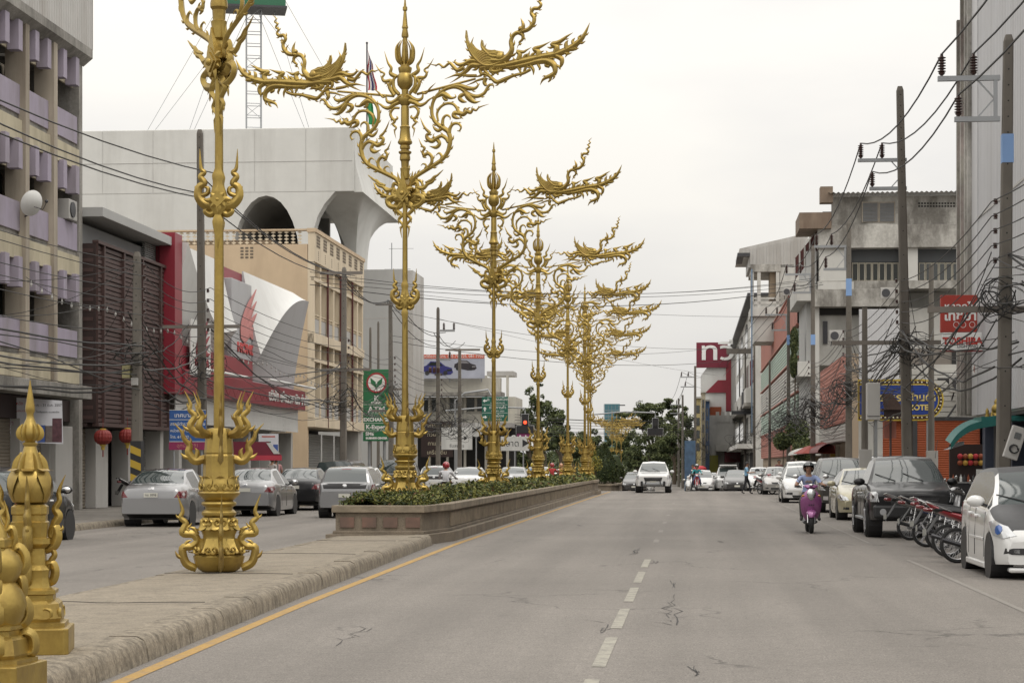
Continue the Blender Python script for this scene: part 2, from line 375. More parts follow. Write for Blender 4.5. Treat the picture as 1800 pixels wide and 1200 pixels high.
ar = sum(OUT[i][0] * OUT[(i + 1) % len(OUT)][1] - OUT[(i + 1) % len(OUT)][0] * OUT[i][1] for i in range(len(OUT)))
SGN = 1 if ar > 0 else -1
band('plinth', SGN * .17, -SGN * .1, -.02, .2, M_plant)
band('wall', 0, -SGN * .16, .2, .62, M_plant)
band('ledge', SGN * .05, -SGN * .1, .2, .262, M_plant)
band('cap', SGN * .07, -SGN * .2, .62, .76, M_cap)
soil = MB(); sp = offs(OUT, -SGN * .18); soil.add([ST(*p, .6) for p in sp], [tuple(range(len(sp)))]).build('soil', mat('soil', (.05, .04, .025), .95), pl)
rib = MB().box(-.045, .045, -.03, .03, 0, .28).mesh('rib', M_cap)
for (s0, s1) in ((40.9, 70), (70, 102.6)):
    n = int((s1 - s0) / .24)
    for i in range(n):
        s = s0 + (s1 - s0) * (i + .5) / n; t = interp([(40.6, -4.98), (70, -5.08), (103, -5.18)], s) + .012
        link('rib', rib, pl, loc=ST(s, t, .29), rot=(0, 0, RL))
tl = MB().box(-.14, .14, -.02, .02, 0, .2).mesh('tile', M_tile)
for t in (-6.72, -6.28, -5.86, -5.42): link('tile', tl, pl, loc=ST(38.59, t, .33), rot=(0, 0, RC))
# second planter past the crest
pl2 = thing('planter', 'far concrete planter with two clipped conical trees past the crest', 'planter')
OUT0 = OUT; OUT = [(139, -7.2), (139, -5.6), (141, -5.2), (230, -5.2), (230, -7.2)]
plx = pl; pl = pl2
def zlow(name, d_out, d_in, z0, z1, m):
    o = band(name, d_out, d_in, z0, z1, m); o.location.z = zg(139) - .1; return o
zlow('wall', 0, -SGN * .16, 0, .55, M_plant); zlow('cap', SGN * .07, -SGN * .2, .55, .68, M_cap); zlow('plinth', SGN * .15, -SGN * .1, -1, .2, M_plant)
pl = plx; OUT = OUT0
# ================================================================ golden lamp posts
M_gold = mat('gold_paint', (.37, .262, .07), .36, metal=.7, var=.25, scale=6, dirt=.6, dcol=(.17, .10, .03), streak=.5, dthr=.58, dscale=3, bump=.12, bscale=25, obj=True)
M_gold_far = M_gold
def stroke(mb, pts, ws, depth=.7, n=5, dmin=.03, y=0.0, frame=None, m=0, spikes=0):
    """a tapered scroll with a ridge along it; pts are (u, z) in the plane of the ornament, ws the widths"""
    if len(ws) != len(pts):
        k = len(pts); ws = [ws[min(int(i * (len(ws) - 1) / (k - 1)), len(ws) - 2)] + (ws[min(int(i * (len(ws) - 1) / (k - 1)) + 1, len(ws) - 1)] - ws[min(int(i * (len(ws) - 1) / (k - 1)), len(ws) - 2)]) *
              (i * (len(ws) - 1) / (k - 1) - min(int(i * (len(ws) - 1) / (k - 1)), len(ws) - 2)) for i in range(k)]
    c = crom([(p[0], p[1], w_) for p, w_ in zip(pts, ws)], n); K = len(c); vs = []
    for i, (u, z, w_) in enumerate(c):
        a = c[max(i - 1, 0)]; b = c[min(i + 1, K - 1)]; dx, dz = b[0] - a[0], b[1] - a[1]; l = math.hypot(dx, dz) or 1
        nx, nz_ = -dz / l, dx / l; h = max(w_, .004) / 2; d = max(dmin, h * 2 * depth) * min(1, max(w_, .004) / .03) / 2
        for q, dy in ((-1, 0), (-.12, d), (.12, d), (1, 0), (.12, -d), (-.12, -d)):
            pu, pz = u + nx * h * q, z + nz_ * h * q
            vs.append((pu, y + dy, pz) if frame is None else frame(pu, dy, pz))
    fs = [(i * 6 + j, i * 6 + (j + 1) % 6, (i + 1) * 6 + (j + 1) % 6, (i + 1) * 6 + j) for i in range(K - 1) for j in range(6)]
    fs += [tuple(range(5, -1, -1)), tuple((K - 1) * 6 + j for j in range(6))]
    mb.add(vs, fs, m)
    if spikes:      # little flame tips along the outside of the bends
        acc = 0
        for i in range(3, K - 4):
            a, b, c2 = c[i - 2], c[i], c[i + 2]; acc += math.hypot(c[i][0] - c[i - 1][0], c[i][1] - c[i - 1][1])
            if acc < spikes or b[2] < .03: continue
            acc = 0; dx, dz = c2[0] - a[0], c2[1] - a[1]; l = math.hypot(dx, dz) or 1; dx /= l; dz /= l
            cr_ = (b[0] - a[0]) * (c2[1] - b[1]) - (b[1] - a[1]) * (c2[0] - b[0]); sg = -1 if cr_ > 0 else 1
            nx, nz_ = -dz * sg, dx * sg; w_ = b[2]
            stroke(mb, [(b[0] + nx * w_ * .25, b[1] + nz_ * w_ * .25), (b[0] + nx * w_ * .62 + dx * w_ * .35, b[1] + nz_ * w_ * .62 + dz * w_ * .35), (b[0] + nx * w_ * .75 + dx * w_ * 1.0, b[1] + nz_ * w_ * .75 + dz * w_ * 1.0)], [w_ * .5, w_ * .42, .004], depth, 3, dmin * .6, y, frame, m)
# --- head: drawn from the second post (pixels of enlarged views turned into metres on the ornament's own plane)
HROT = R(25)
def conv(px, py, ax=713.5, Y0=42.0):
    k = (px - ax) / F; u = k * Y0 / (math.cos(HROT) + k * math.sin(HROT)); d = Y0 - u * math.sin(HROT)
    return u, EYE + (HZ - py) * d / F
VIEW = {1: (700, 0, 6.0), 2: (860, 0, 6.0), 3: (700, 140, 6.667), 4: (620, 140, 4.14)}
def S(view, pts): ox, oy, k = VIEW[view]; return [conv(ox + x / k, oy + y / k) for x, y in pts]
def W(view, ws): k = VIEW[view][2]; return [w_ / k * 42 / F * 1.05 for w_ in ws]
scroll = [
 (3, [(150, 1300), (155, 1230), (200, 1150), (330, 1065), (440, 1000), (540, 930), (600, 850), (625, 760), (630, 680), (605, 610), (560, 575), (500, 540), (440, 480), (410, 390), (420, 280), (470, 190), (560, 120), (670, 85), (760, 105), (820, 150), (900, 190), (970, 195), (1040, 160), (1080, 95), (1110, 62), (1150, 70), (1152, 105)],
  [45, 50, 55, 55, 55, 55, 58, 62, 60, 60, 60, 55, 50, 48, 46, 46, 46, 50, 50, 50, 46, 46, 44, 42, 34, 20, 6]),
 (3, [(600, 100), (690, 75), (770, 78), (850, 105), (930, 105), (970, 65), (945, 32)], [10, 40, 50, 55, 40, 25, 6]),
 (3, [(810, 150), (850, 200), (890, 245), (940, 268), (1003, 253)], [50, 80, 60, 35, 4]), (3, [(820, 160), (760, 190), (745, 220), (780, 255), (830, 265)], [40, 55, 55, 45, 10]),
 (3, [(470, 215), (540, 170), (600, 195), (650, 218), (700, 205), (690, 172)], [20, 65, 65, 35, 22, 6]), (3, [(545, 200), (570, 235), (600, 240)], [40, 40, 20]),
 (3, [(490, 490), (475, 400), (510, 330), (580, 285), (660, 285), (710, 330), (740, 390), (790, 405), (835, 375), (880, 388), (905, 350), (945, 362), (985, 325), (1100, 288)], [25, 34, 36, 36, 36, 40, 55, 62, 55, 40, 34, 26, 20, 3]),
 (3, [(750, 400), (690, 392), (675, 425), (710, 450), (765, 458)], [50, 55, 55, 40, 5]), (3, [(840, 385), (800, 365), (815, 338), (840, 345)], [20, 26, 22, 8]),
 (3, [(540, 530), (550, 455), (590, 420), (630, 440), (632, 478)], [50, 40, 30, 24, 5]), (3, [(615, 650), (630, 570), (670, 520), (730, 518), (762, 558), (742, 600), (715, 600)], [60, 50, 40, 34, 28, 20, 8]),
 (3, [(540, 560), (490, 598), (445, 575), (414, 530)], [50, 45, 34, 4]), (3, [(520, 548), (520, 550), (522, 551)], [50, 55, 50]), (3, [(595, 610), (596, 611), (597, 613)], [40, 44, 40]),
 (3, [(610, 740), (585, 690), (530, 662), (470, 690), (420, 722), (368, 700), (352, 655), (388, 625), (350, 590), (318, 545), (296, 500), (275, 448)], [40, 50, 45, 50, 55, 55, 45, 40, 34, 26, 18, 4]),
 (3, [(470, 700), (502, 750), (460, 795), (378, 780)], [50, 50, 45, 4]), (3, [(470, 690), (432, 668), (445, 630)], [24, 20, 4]),
 (3, [(370, 1030), (412, 975), (412, 905), (370, 868), (322, 885), (306, 845), (330, 805), (295, 775), (255, 688)], [40, 45, 45, 45, 45, 36, 32, 24, 3]), (3, [(345, 870), (315, 900), (350, 918)], [30, 36, 12]),
 (3, [(515, 955), (532, 900), (498, 862), (456, 895)], [45, 38, 26, 5]), (3, [(345, 1045), (338, 1000), (302, 988), (276, 1012)], [34, 26, 18, 4]), (3, [(150, 1190), (170, 1130), (180, 1070)], [40, 30, 4]),
 (3, [(330, 1205), (400, 1180), (440, 1140), (480, 1120), (550, 1057)], [20, 40, 36, 26, 3]),
 (4, [(400, 880), (450, 868), (480, 820), (470, 785), (520, 790), (555, 758), (590, 742), (615, 705), (670, 655)], [40, 48, 44, 30, 34, 28, 24, 16, 3]),
 (4, [(430, 770), (470, 745), (480, 790), (455, 830)], [20, 30, 30, 20]), (4, [(400, 860), (470, 840), (520, 862), (500, 905), (440, 925), (400, 910)], [30, 40, 40, 40, 40, 30]),
 (4, [(400, 880), (428, 915), (445, 945), (412, 985), (432, 1015), (403, 1055), (418, 1085), (410, 1150)], [40, 44, 34, 30, 24, 20, 16, 3]), (4, [(430, 920), (455, 950), (460, 982)], [24, 18, 4]),
]
collar = [
 (3, [(50, 225), (130, 188), (190, 225), (250, 245), (300, 222), (312, 165)], [50, 50, 46, 44, 36, 20]), (3, [(150, 255), (220, 275), (280, 305), (340, 285), (385, 245), (455, 200)], [60, 55, 50, 36, 26, 8]),
 (3, [(150, 328), (215, 320), (258, 370), (240, 430), (205, 470), (228, 505), (188, 552), (208, 592), (190, 682)], [30, 34, 40, 40, 40, 32, 26, 20, 3]), (3, [(215, 465), (172, 445), (182, 418)], [30, 30, 10]),
 (3, [(300, 150), (350, 165), (400, 105), (468, 42)], [30, 26, 22, 3]),
 (1, [(165, 800), (232, 752), (225, 695), (262, 630), (300, 503)], [50, 46, 36, 24, 3]), (1, [(140, 990), (195, 915), (200, 830), (170, 790)], [44, 44, 40, 26]),
 (1, [(190, 990), (245, 890), (228, 830), (300, 822), (325, 778), (300, 742), (352, 700), (402, 618)], [50, 46, 44, 36, 30, 24, 20, 3]), (1, [(240, 900), (255, 865), (280, 885)], [20, 16, 4]),
]
swan = [
 (1, [(1160, 640), (1040, 690), (940, 690), (860, 630), (795, 545), (755, 450), (745, 322)], [60, 70, 70, 60, 50, 34, 3]), (1, [(1150, 610), (1020, 640), (930, 620), (850, 570), (790, 500), (740, 400)], [50, 60, 50, 44, 34, 12]),
 (1, [(1140, 590), (1040, 600), (970, 560), (915, 490), (910, 418)], [60, 60, 50, 36, 3]), (1, [(1140, 570), (1060, 560), (990, 545), (940, 520)], [50, 56, 40, 14]),
 (1, [(830, 520), (800, 470), (825, 392)], [30, 26, 3]), (1, [(965, 545), (945, 510), (962, 462)], [24, 20, 3]),
]
neck = [
 (2, [(60, 640), (170, 640), (240, 590), (275, 520), (265, 440), (290, 375), (340, 345), (390, 368), (390, 415), (355, 450), (370, 470), (345, 478), (330, 518)], [90, 95, 75, 60, 52, 48, 48, 44, 34, 24, 18, 12, 3]),
 (2, [(375, 345), (398, 270), (370, 192)], [60, 44, 3]), (2, [(370, 308), (375, 312), (378, 316)], [60, 66, 60]),
 (2, [(395, 335), (460, 310), (510, 250), (520, 190), (490, 140), (515, 95), (565, 90), (595, 55), (575, 15), (610, -15), (590, -50), (625, -80), (605, -110), (650, -160)], [44, 50, 50, 46, 44, 42, 40, 34, 30, 28, 24, 20, 16, 3]),
 (2, [(470, 300), (480, 245), (450, 212)], [28, 22, 4]), (2, [(515, 165), (540, 140), (568, 148)], [26, 18, 4]),
]
tail = [
 (2, [(-60, 720), (60, 700), (200, 690), (400, 645), (600, 600), (760, 570), (900, 510), (1000, 440), (1060, 365), (1118, 240)], [70, 80, 85, 85, 75, 75, 70, 62, 44, 3]),
 (2, [(350, 630), (365, 575), (335, 545), (400, 552), (440, 530), (492, 500)], [60, 55, 40, 34, 20, 3]), (2, [(560, 600), (560, 545), (515, 520), (575, 500), (620, 480), (700, 438)], [60, 60, 46, 40, 26, 3]),
 (2, [(740, 570), (760, 500), (710, 470), (775, 450), (840, 410), (870, 385), (937, 345)], [70, 70, 56, 50, 40, 26, 3]), (2, [(870, 520), (865, 465), (890, 425)], [50, 44, 3]), (2, [(945, 470), (935, 435), (962, 400)], [40, 36, 3]),
 (2, [(1010, 420), (1000, 395), (1030, 362)], [34, 30, 3]), (2, [(450, 610), (455, 580), (470, 538)], [34, 30, 3]), (2, [(650, 590), (665, 560), (645, 538)], [34, 28, 4]), (2, [(290, 650), (300, 625), (290, 610)], [34, 24, 6]),
 (2, [(220, 715), (340, 700), (460, 675), (560, 650), (660, 645), (735, 690), (745, 765), (700, 800), (650, 820), (610, 850), (584, 902)], [40, 55, 60, 70, 75, 70, 56, 50, 40, 26, 3]),
 (2, [(680, 700), (640, 690), (650, 660)], [40, 36, 20]), (2, [(760, 590), (815, 625), (815, 680), (785, 738)], [60, 56, 44, 3]), (2, [(830, 550), (870, 570), (850, 608)], [36, 32, 4]), (2, [(900, 520), (950, 515), (990, 488)], [50, 44, 6]),
 (2, [(480, 690), (510, 740), (510, 795)], [40, 34, 6]), (2, [(560, 680), (580, 720), (570, 745)], [34, 30, 8]), (2, [(700, 790), (690, 840), (665, 868)], [36, 30, 12]), (2, [(740, 770), (745, 785), (760, 795)], [20, 14, 4]),
 (2, [(480, 735), (400, 775), (300, 798), (200, 840), (120, 868), (70, 838), (30, 800), (-20, 780), (-60, 790)], [36, 36, 34, 50, 46, 42, 40, 40, 30]), (2, [(430, 710), (410, 745), (420, 770)], [34, 30, 10]), (2, [(350, 720), (370, 760), (360, 780)], [30, 26, 8]),
 (2, [(280, 800), (310, 810), (340, 828)], [24, 16, 4]), (2, [(110, 700), (60, 740), (100, 760), (180, 735)], [40, 50, 50, 30]),
 (1, [(1080, 690), (960, 690), (870, 690), (800, 690), (745, 745), (690, 785), (640, 790), (600, 800), (505, 837)], [60, 74, 74, 66, 55, 46, 34, 20, 3]),
 (1, [(960, 660), (880, 650), (790, 640), (710, 680), (650, 680), (615, 650), (632, 628)], [60, 60, 55, 50, 36, 24, 6]), (1, [(720, 712), (650, 742), (600, 700), (560, 668), (500, 710), (450, 678), (410, 690), (315, 668)], [50, 46, 40, 34, 28, 22, 16, 3]),
 (1, [(930, 690), (890, 740), (905, 790), (850, 810)], [44, 40, 34, 14]), (1, [(990, 690), (945, 740), (985, 790), (930, 810)], [44, 40, 34, 14]), (1, [(1050, 700), (1000, 740), (1040, 780), (1010, 800)], [44, 38, 34, 14]), (1, [(1100, 700), (1070, 750), (1090, 790)], [40, 34, 20]),
 (1, [(850, 800), (760, 800), (700, 795), (650, 825), (610, 850), (558, 880)], [36, 34, 28, 22, 14, 3]), (1, [(930, 830), (860, 850), (810, 875), (730, 905)], [30, 24, 18, 3]), (1, [(960, 820), (940, 870), (960, 905)], [50, 50, 34]),
]
def mirror(pts): return [(-x, z) for x, z in pts]
def head_part(strokes, sgn, y=0.0, dep=.75, wf=.92):
    b = MB()
    for v, pts, ws in strokes:
        q = S(v, pts); stroke(b, q if sgn > 0 else mirror(q), [w_ * wf for w_ in W(v, ws)], dep, y=y + random.uniform(-.012, .012), spikes=.16 if len(pts) > 6 else 0)
    return b
Z1 = lambda y: conv(713.5, y / 6.0)[1]; Z3 = lambda y: conv(713.5, 140 + y / 6.667)[1]
spire_prof = [(k / 6 * 42 / F, Z1(y)) for k, y in ((3, -40), (8, 0), (14, 70), (24, 76), (25, 110), (14, 122), (28, 270), (34, 288), (34, 300), (26, 306), (38, 375), (36, 396), (24, 402), (40, 640), (50, 705))][::-1]
vase_prof = [(k / 6 * 42 / F, Z1(y)) for k, y in ((50, 705), (72, 716), (74, 728), (62, 776), (78, 795), (86, 850), (80, 900), (52, 935), (36, 950), (34, 1010), (70, 1040), (70, 1080), (38, 1120))][::-1]
col_prof = [(k / 6.667 * 42 / F, Z3(y)) for k, y in ((40, 300), (48, 330), (48, 540), (62, 556), (55, 580), (66, 690), (86, 730), (84, 750), (55, 772), (62, 790), (58, 815), (46, 822), (48, 832), (76, 845), (76, 862), (56, 880), (62, 910), (62, 940), (48, 960), (44, 1030), (58, 1040), (52, 1085), (54, 1120), (50, 1160), (22, 1180), (22, 1330))][::-1]
# --- trident collar on the pole, drawn from the first post
def tconv(x, y): px, py = 250 + x / 3.53, 220 + y / 3.53; return (px - 385.0) * 25.5 / F * .97, EYE + (HZ - py) * 25.5 / F + .1
tri = [([(478, 500), (550, 500), (604, 450), (603, 390), (568, 362), (592, 322), (568, 296), (590, 266), (597, 150)], [60, 66, 56, 46, 42, 36, 30, 22, 3]), ([(585, 440), (548, 425), (545, 395), (570, 385)], [30, 30, 26, 12]),
       ([(600, 400), (622, 395), (628, 380)], [20, 14, 4]), ([(490, 535), (530, 555), (560, 535), (545, 512)], [50, 44, 36, 14])]
tric = [([(476, 560), (476, 500), (476, 430), (474, 370), (474, 320), (476, 280), (474, 192)], [40, 110, 90, 60, 70, 44, 3]), ([(474, 560), (474, 600), (474, 650), (474, 700), (474, 768)], [36, 66, 52, 30, 3])]
# --- base, drawn from the first post
bk = 25.5 / F / 3.53
BZ = lambda y: (1165 - y) * bk
base_prof = [(k * bk, BZ(y)) for k, y in ((100, 1168), (128, 1150), (150, 1110), (160, 1070), (150, 1060), (140, 1040), (100, 965), (100, 940), (116, 905), (90, 835), (92, 828))]
ring_prof = [(k * bk, BZ(y)) for k, y in ((92, 830), (106, 815), (108, 800), (98, 788), (84, 778), (86, 765), (104, 755), (110, 745), (106, 735), (84, 726), (100, 715), (126, 690), (132, 678), (122, 668))]
shaft_prof = [(k * bk, BZ(y)) for k, y in ((118, 670), (108, 620), (98, 575), (96, 450), (88, 438), (92, 430), (82, 320), (76, 290), (70, 280), (40, 276))]
def radial(c, s):  # ornament plane turned about the axis
    return lambda u, d, z: (u * c - d * s, u * s + d * c, z)
flA = [((212 - 298, 320), (150 - 298, 305), (122 - 298, 262), (150 - 298, 205), (118 - 298, 165), (122 - 298, 125), (85 - 298, 45)), (60, 66, 56, 46, 38, 26, 3)]
flB = [((215 - 298, 465), (150 - 298, 478), (112 - 298, 430), (118 - 298, 385), (85 - 298, 345), (68 - 298, 300), (20 - 298, 245)), (60, 70, 60, 46, 36, 24, 3)]
flC = [((160 - 298, 1145), (95 - 298, 1110), (75 - 298, 1020), (130 - 298, 1010), (165 - 298, 975), (140 - 298, 935), (75 - 298, 925), (95 - 298, 865), (62 - 298, 830), (75 - 298, 785), (40 - 298, 685)), (60, 66, 60, 56, 56, 60, 60, 46, 36, 28, 3)]
crl = {'A': [((150 - 298, 300), (170 - 298, 325), (150 - 298, 335)), (34, 30, 10)], 'B': [((160 - 298, 465), (165 - 298, 425), (150 - 298, 400)), (44, 34, 5)], 'C': [((165 - 298, 935), (145 - 298, 900), (110 - 298, 890)), (40, 30, 6)]}
def flame_mesh(name, fl, extra):
    b = MB()
    for pts, ws in (fl, extra): stroke(b, [(-x * bk, BZ(y)) for x, y in pts], [w_ * bk * .8 for w_ in ws], .62, dmin=.02, spikes=.15 if len(pts) > 5 else 0)
    return b.mesh(name, M_gold, smooth=50)
me_fA, me_fB, me_fC = flame_mesh('flame', flA, crl['A']), flame_mesh('flame', flB, crl['B']), flame_mesh('flame', flC, crl['C'])
def leaf_ring_mesh(prof, n, zc, r0, r1, dz, wid):
    """one curled leaf, at angle 0"""
    b = MB(); c = crom([(r0, zc, wid * .7), (r0 + (r1 - r0) * .25, zc - dz * .45, wid), (r0 + (r1 - r0) * .6, zc - dz * .85, wid * .8), (r1, zc - dz, wid * .45), (r1 + .02, zc - dz * .86, .01)], 4)
    vs = []
    for r, z, w_ in c:
        for q in (-1, -.5, 0, .5, 1): vs.append((r - abs(q) * w_ * .25 + (.012 if q == 0 else 0), w_ * .5 * q, z))
    vs += [(x - .03, y, z - .005) for x, y, z in vs]; k = len(c); o = k * 5
    fs = [(i * 5 + j, i * 5 + j + 1, (i + 1) * 5 + j + 1, (i + 1) * 5 + j) for i in range(k - 1) for j in range(4)]
    fs += [tuple(o + x for x in f[::-1]) for f in fs]
    return b.add(vs, fs).mesh('leaf', M_gold, smooth=50)
me_l1 = leaf_ring_mesh(None, 8, BZ(960), 114 * bk, 176 * bk, 88 * bk, .2); me_l2 = leaf_ring_mesh(None, 8, BZ(830), 104 * bk, 146 * bk, 78 * bk, .18)
me_l3 = leaf_ring_mesh(None, 8, -BZ(670), -0, 0, 0, .1)
def up_leaf():
    b = MB(); stroke(b, [(118 * bk, BZ(672)), (110 * bk, BZ(630)), (104 * bk, BZ(590)), (124 * bk, BZ(572))], [.02, .07, .06, .01], 2.2)
    b.grid(lambda u, v: ((112 - 12 * v) * bk + .012 * (1 - (2 * u - 1) ** 2), (2 * u - 1) * .075 * (1 - v * v), BZ(672 - 95 * v)), 6, 6); return b.mesh('leaf', M_gold, smooth=50)
me_l3 = up_leaf()
me_curl = MB()
for q in (-1, 1): stroke(me_curl, [(0, 0), (.05 * q, .0), (.075 * q, .045), (.045 * q, .075), (.02 * q, .055), (.035 * q, .035)], [.03, .034, .032, .028, .024, .01], 1.0, dmin=.04)
me_curl = me_curl.mesh('curl', M_gold, smooth=50)
meshes = dict(base=MB().lathe(base_prof, 16).mesh('pedestal', M_gold, smooth=35), ring=MB().lathe(ring_prof, 16).mesh('ring_moulding', M_gold, smooth=30), shaft=MB().lathe(shaft_prof, 12).mesh('shaft', M_gold, smooth=25),
              spire=MB().lathe(spire_prof, 12).mesh('spire', M_gold, smooth=40), vase=MB().lathe(vase_prof, 14).mesh('vase', M_gold, smooth=40), col=MB().lathe(col_prof, 12).mesh('column', M_gold, smooth=30))
rod = {}
for q in (1, -1):
    a = S(3, [(230, 170)])[0]; c_ = S(3, [(930, -10)])[0]; bb = MB()
    bb.tube([(q * a[0], .02, a[1]), (q * c_[0], .02, c_[1])], [.028, .024], 8); rod[q] = bb.mesh('support_rod', M_gold, smooth=True)
    meshes['scroll%d' % q] = head_part(scroll, q).mesh('scroll_bracket', M_gold, smooth=50)
    meshes['collar%d' % q] = head_part(collar, q, -.03).mesh('flame_crest', M_gold, smooth=50)
    wb = head_part(swan, q, 0, 1.0); pl_ = S(1, [(745, 322), (737, 400), (760, 470), (800, 545), (860, 620), (940, 680), (1040, 697), (1150, 660), (1175, 605), (1130, 560), (1060, 530), (990, 535), (940, 500), (917, 425), (908, 470), (915, 535), (880, 535), (840, 510), (790, 470), (762, 420)])
    wb.prism(pl_ if q > 0 else mirror(pl_), -.035, .035)
    for off in (0, 14, 28, 42, 56, 70, 84):
        for yy in (-.045, .045): stroke(wb, [((1 if q > 0 else -1) * a, c) for a, c in S(1, [(1120, 640 - off * 1.0), (980, 675 - off * 1.25), (890, 640 - off * 1.2), (820 + off * .2, 565 - off * .7), (775 + off * .3, 480 - off * .3)])], [.02, .03, .03, .025, .008], .5, 4, .015, yy)
    meshes['wing%d' % q] = wb.mesh('wing', M_gold, smooth=50)
    b = head_part(neck, q, 0, 1.0); c_ = S(2, [(152, 602)])[0]; b.ball((q * c_[0], 0, c_[1]), (.1, .1, .1), 12, 8)
    c2 = S(2, [(372, 306)])[0]; b.ball((q * c2[0], 0, c2[1]), (.055, .06, .055), 10, 6)
    meshes['neck%d' % q] = b.mesh('neck', M_gold, smooth=50); meshes['tail%d' % q] = head_part(tail, q, 0, .9).mesh('tail', M_gold, smooth=50)
    b = MB()
    for pts, ws in tri:
        stroke(b, [(q * tconv(x, y)[0], tconv(x, y)[1]) for x, y in pts], [w_ / 3.53 * 25.5 / F for w_ in ws], .85, y=-.03)
    meshes['tri%d' % q] = b.mesh('prong', M_gold, smooth=50)
b = MB()
for pts, ws in tric:
    for yy in (-.085, .085): stroke(b, [tconv(x, y) for x, y in pts], [w_ / 3.53 * 25.5 / F for w_ in ws], .35, y=yy)
tz = tconv(476, 470)[1]
for yy in (-.12, .12):
    b.ball((0, yy, tz), (.045, .05, .045), 10, 6)
    for a in range(4):
        th = a * math.pi / 2 + math.pi / 4
    b.prism([(0, tz - .10), (.10, tz), (0, tz + .10), (-.10, tz)], yy - .04, yy + .04)
    for k_ in range(8):
        th = k_ * math.pi / 4; l_ = .13 if k_ % 2 else .18
        stroke(b, [(.03 * math.cos(th), tz + .03 * math.sin(th)), (l_ * .6 * math.cos(th + .1), tz + l_ * .6 * math.sin(th + .1)), (l_ * math.cos(th), tz + l_ * math.sin(th))], [.04, .07, .005], .5, 4, .025, yy)
meshes['tric'] = b.mesh('boss', M_gold, smooth=30)
b = MB()  # crown petals round the spire, diamond under the scrolls
for i in range(8):
    a = i * math.pi / 4; fr = radial(math.cos(a), math.sin(a))
    stroke(b, [((x - 95) / 6 * 42 / F, Z1(y)) for x, y in ((118, 690), (165, 650), (186, 590), (184, 500), (135, 425))], [w_ / 6 * 42 / F for w_ in (30, 40, 34, 24, 3)], .7, frame=fr)
meshes['crown'] = b.mesh('crown', M_gold, smooth=50)
b = MB(); zc = conv(713.5, 140 + 830 / 4.14)[1]
for yy in (-.1, .1):
    for r, d in ((.19, .03), (.13, .05)): b.prism([(0, zc - r), (r * .95, zc), (0, zc + r), (-r * .95, zc)], yy - d, yy + d)
    b.ball((0, yy * 1.5, zc), (.05, .04, .05), 10, 6)
    for k_ in range(8):
        th = k_ * math.pi / 4 + .4; l_ = .2 if k_ % 2 else .26
        stroke(b, [(.05 * math.cos(th), zc + .05 * math.sin(th)), (l_ * .6 * math.cos(th + .12), zc + l_ * .6 * math.sin(th + .12)), (l_ * math.cos(th), zc + l_ * math.sin(th))], [.05, .10, .005], .5, 4, .03, yy)
b.prism([(-.12, zc + .05), (.12, zc + .05), (.05, zc + .28), (0, zc + .45), (-.05, zc + .28)], -.12, .12)
meshes['dia'] = b.mesh('diamond_boss', M_gold, smooth=30)
ZPOLE = Z3(1330)
def lamp_post(label, px, Y, zb, hrot, dz, brot, tz_=None):
    X = (px - CX) / F * Y; r = thing('ornamental_lamp_post', label, 'lamp post', (X, Y, zb), 0.0, 'golden lamp posts on the median')
    a = -zb + dz; a3 = -zb + (dz if tz_ is None else tz_)
    link('pole', MB().lathe([(.07, BZ(300)), (.066, 3), (.056, 5.6 + a), (.05, ZPOLE + a)], 10).mesh('pole', M_gold, smooth=50), r)
    bs = link('pedestal', meshes['base'], r, rot=(0, 0, brot)); link('ring_moulding', meshes['ring'], r, rot=(0, 0, brot)); sh = link('shaft', meshes['shaft'], r, rot=(0, 0, brot))
    for i in range(8):
        th = i * math.pi / 4
        link('leaf', me_l1, bs, rot=(0, 0, th)); link('leaf', me_l2, bs, rot=(0, 0, th + .39))
        link('leaf', me_l3, sh, rot=(0, 0, th)); link('curl', me_curl, bs, loc=(150 * bk * math.cos(th + .39), 150 * bk * math.sin(th + .39), BZ(1050)), rot=(0, 0, th + .39 + math.pi / 2)); link('curl', me_curl, bs, loc=(106 * bk * math.cos(th), 106 * bk * math.sin(th), BZ(880)), rot=(0, 0, th + math.pi / 2))
        link('curl', me_curl, sh, loc=(112 * bk * math.cos(th + .39), 112 * bk * math.sin(th + .39), BZ(660)), rot=(0, 0, th + .39 + math.pi / 2))
        link('flame', me_fA, sh, rot=(0, 0, th))
        if i % 2 == 0: link('flame', me_fB, sh, rot=(0, 0, th)); link('flame', me_fC, bs, rot=(0, 0, th))
    for q in (1, -1):
        link('prong', meshes['tri%d' % q], r, loc=(0, 0, a3))
    link('boss', meshes['tric'], r, loc=(0, 0, a3))
    cl = link('column', meshes['col'], r, loc=(0, 0, a), rot=(0, 0, -hrot)); vz = link('vase', meshes['vase'], r, loc=(0, 0, a)); spq = link('spire', meshes['spire'], r, loc=(0, 0, a)); link('crown', meshes['crown'], spq, rot=(0, 0, .2))
    link('diamond_boss', meshes['dia'], r, loc=(0, 0, a), rot=(0, 0, -hrot))
    for q in (1, -1):
        link('scroll_bracket', meshes['scroll%d' % q], r, loc=(0, 0, a), rot=(0, 0, -hrot)); link('flame_crest', meshes['collar%d' % q], r, loc=(0, 0, a), rot=(0, 0, -hrot))
        sw = link('swan', meshes['tail%d' % q], r, loc=(0, 0, a), rot=(0, 0, -hrot)); link('wing', meshes['wing%d' % q], sw); link('neck', meshes['neck%d' % q], sw)
        link('support_rod', rod[q], r, loc=(0, 0, a), rot=(0, 0, -hrot))
    return r
lamp_post('golden lamp post nearest the camera, standing on the bare concrete median', 385, 25.5, .19, R(54), -.58, R(12), -.1)
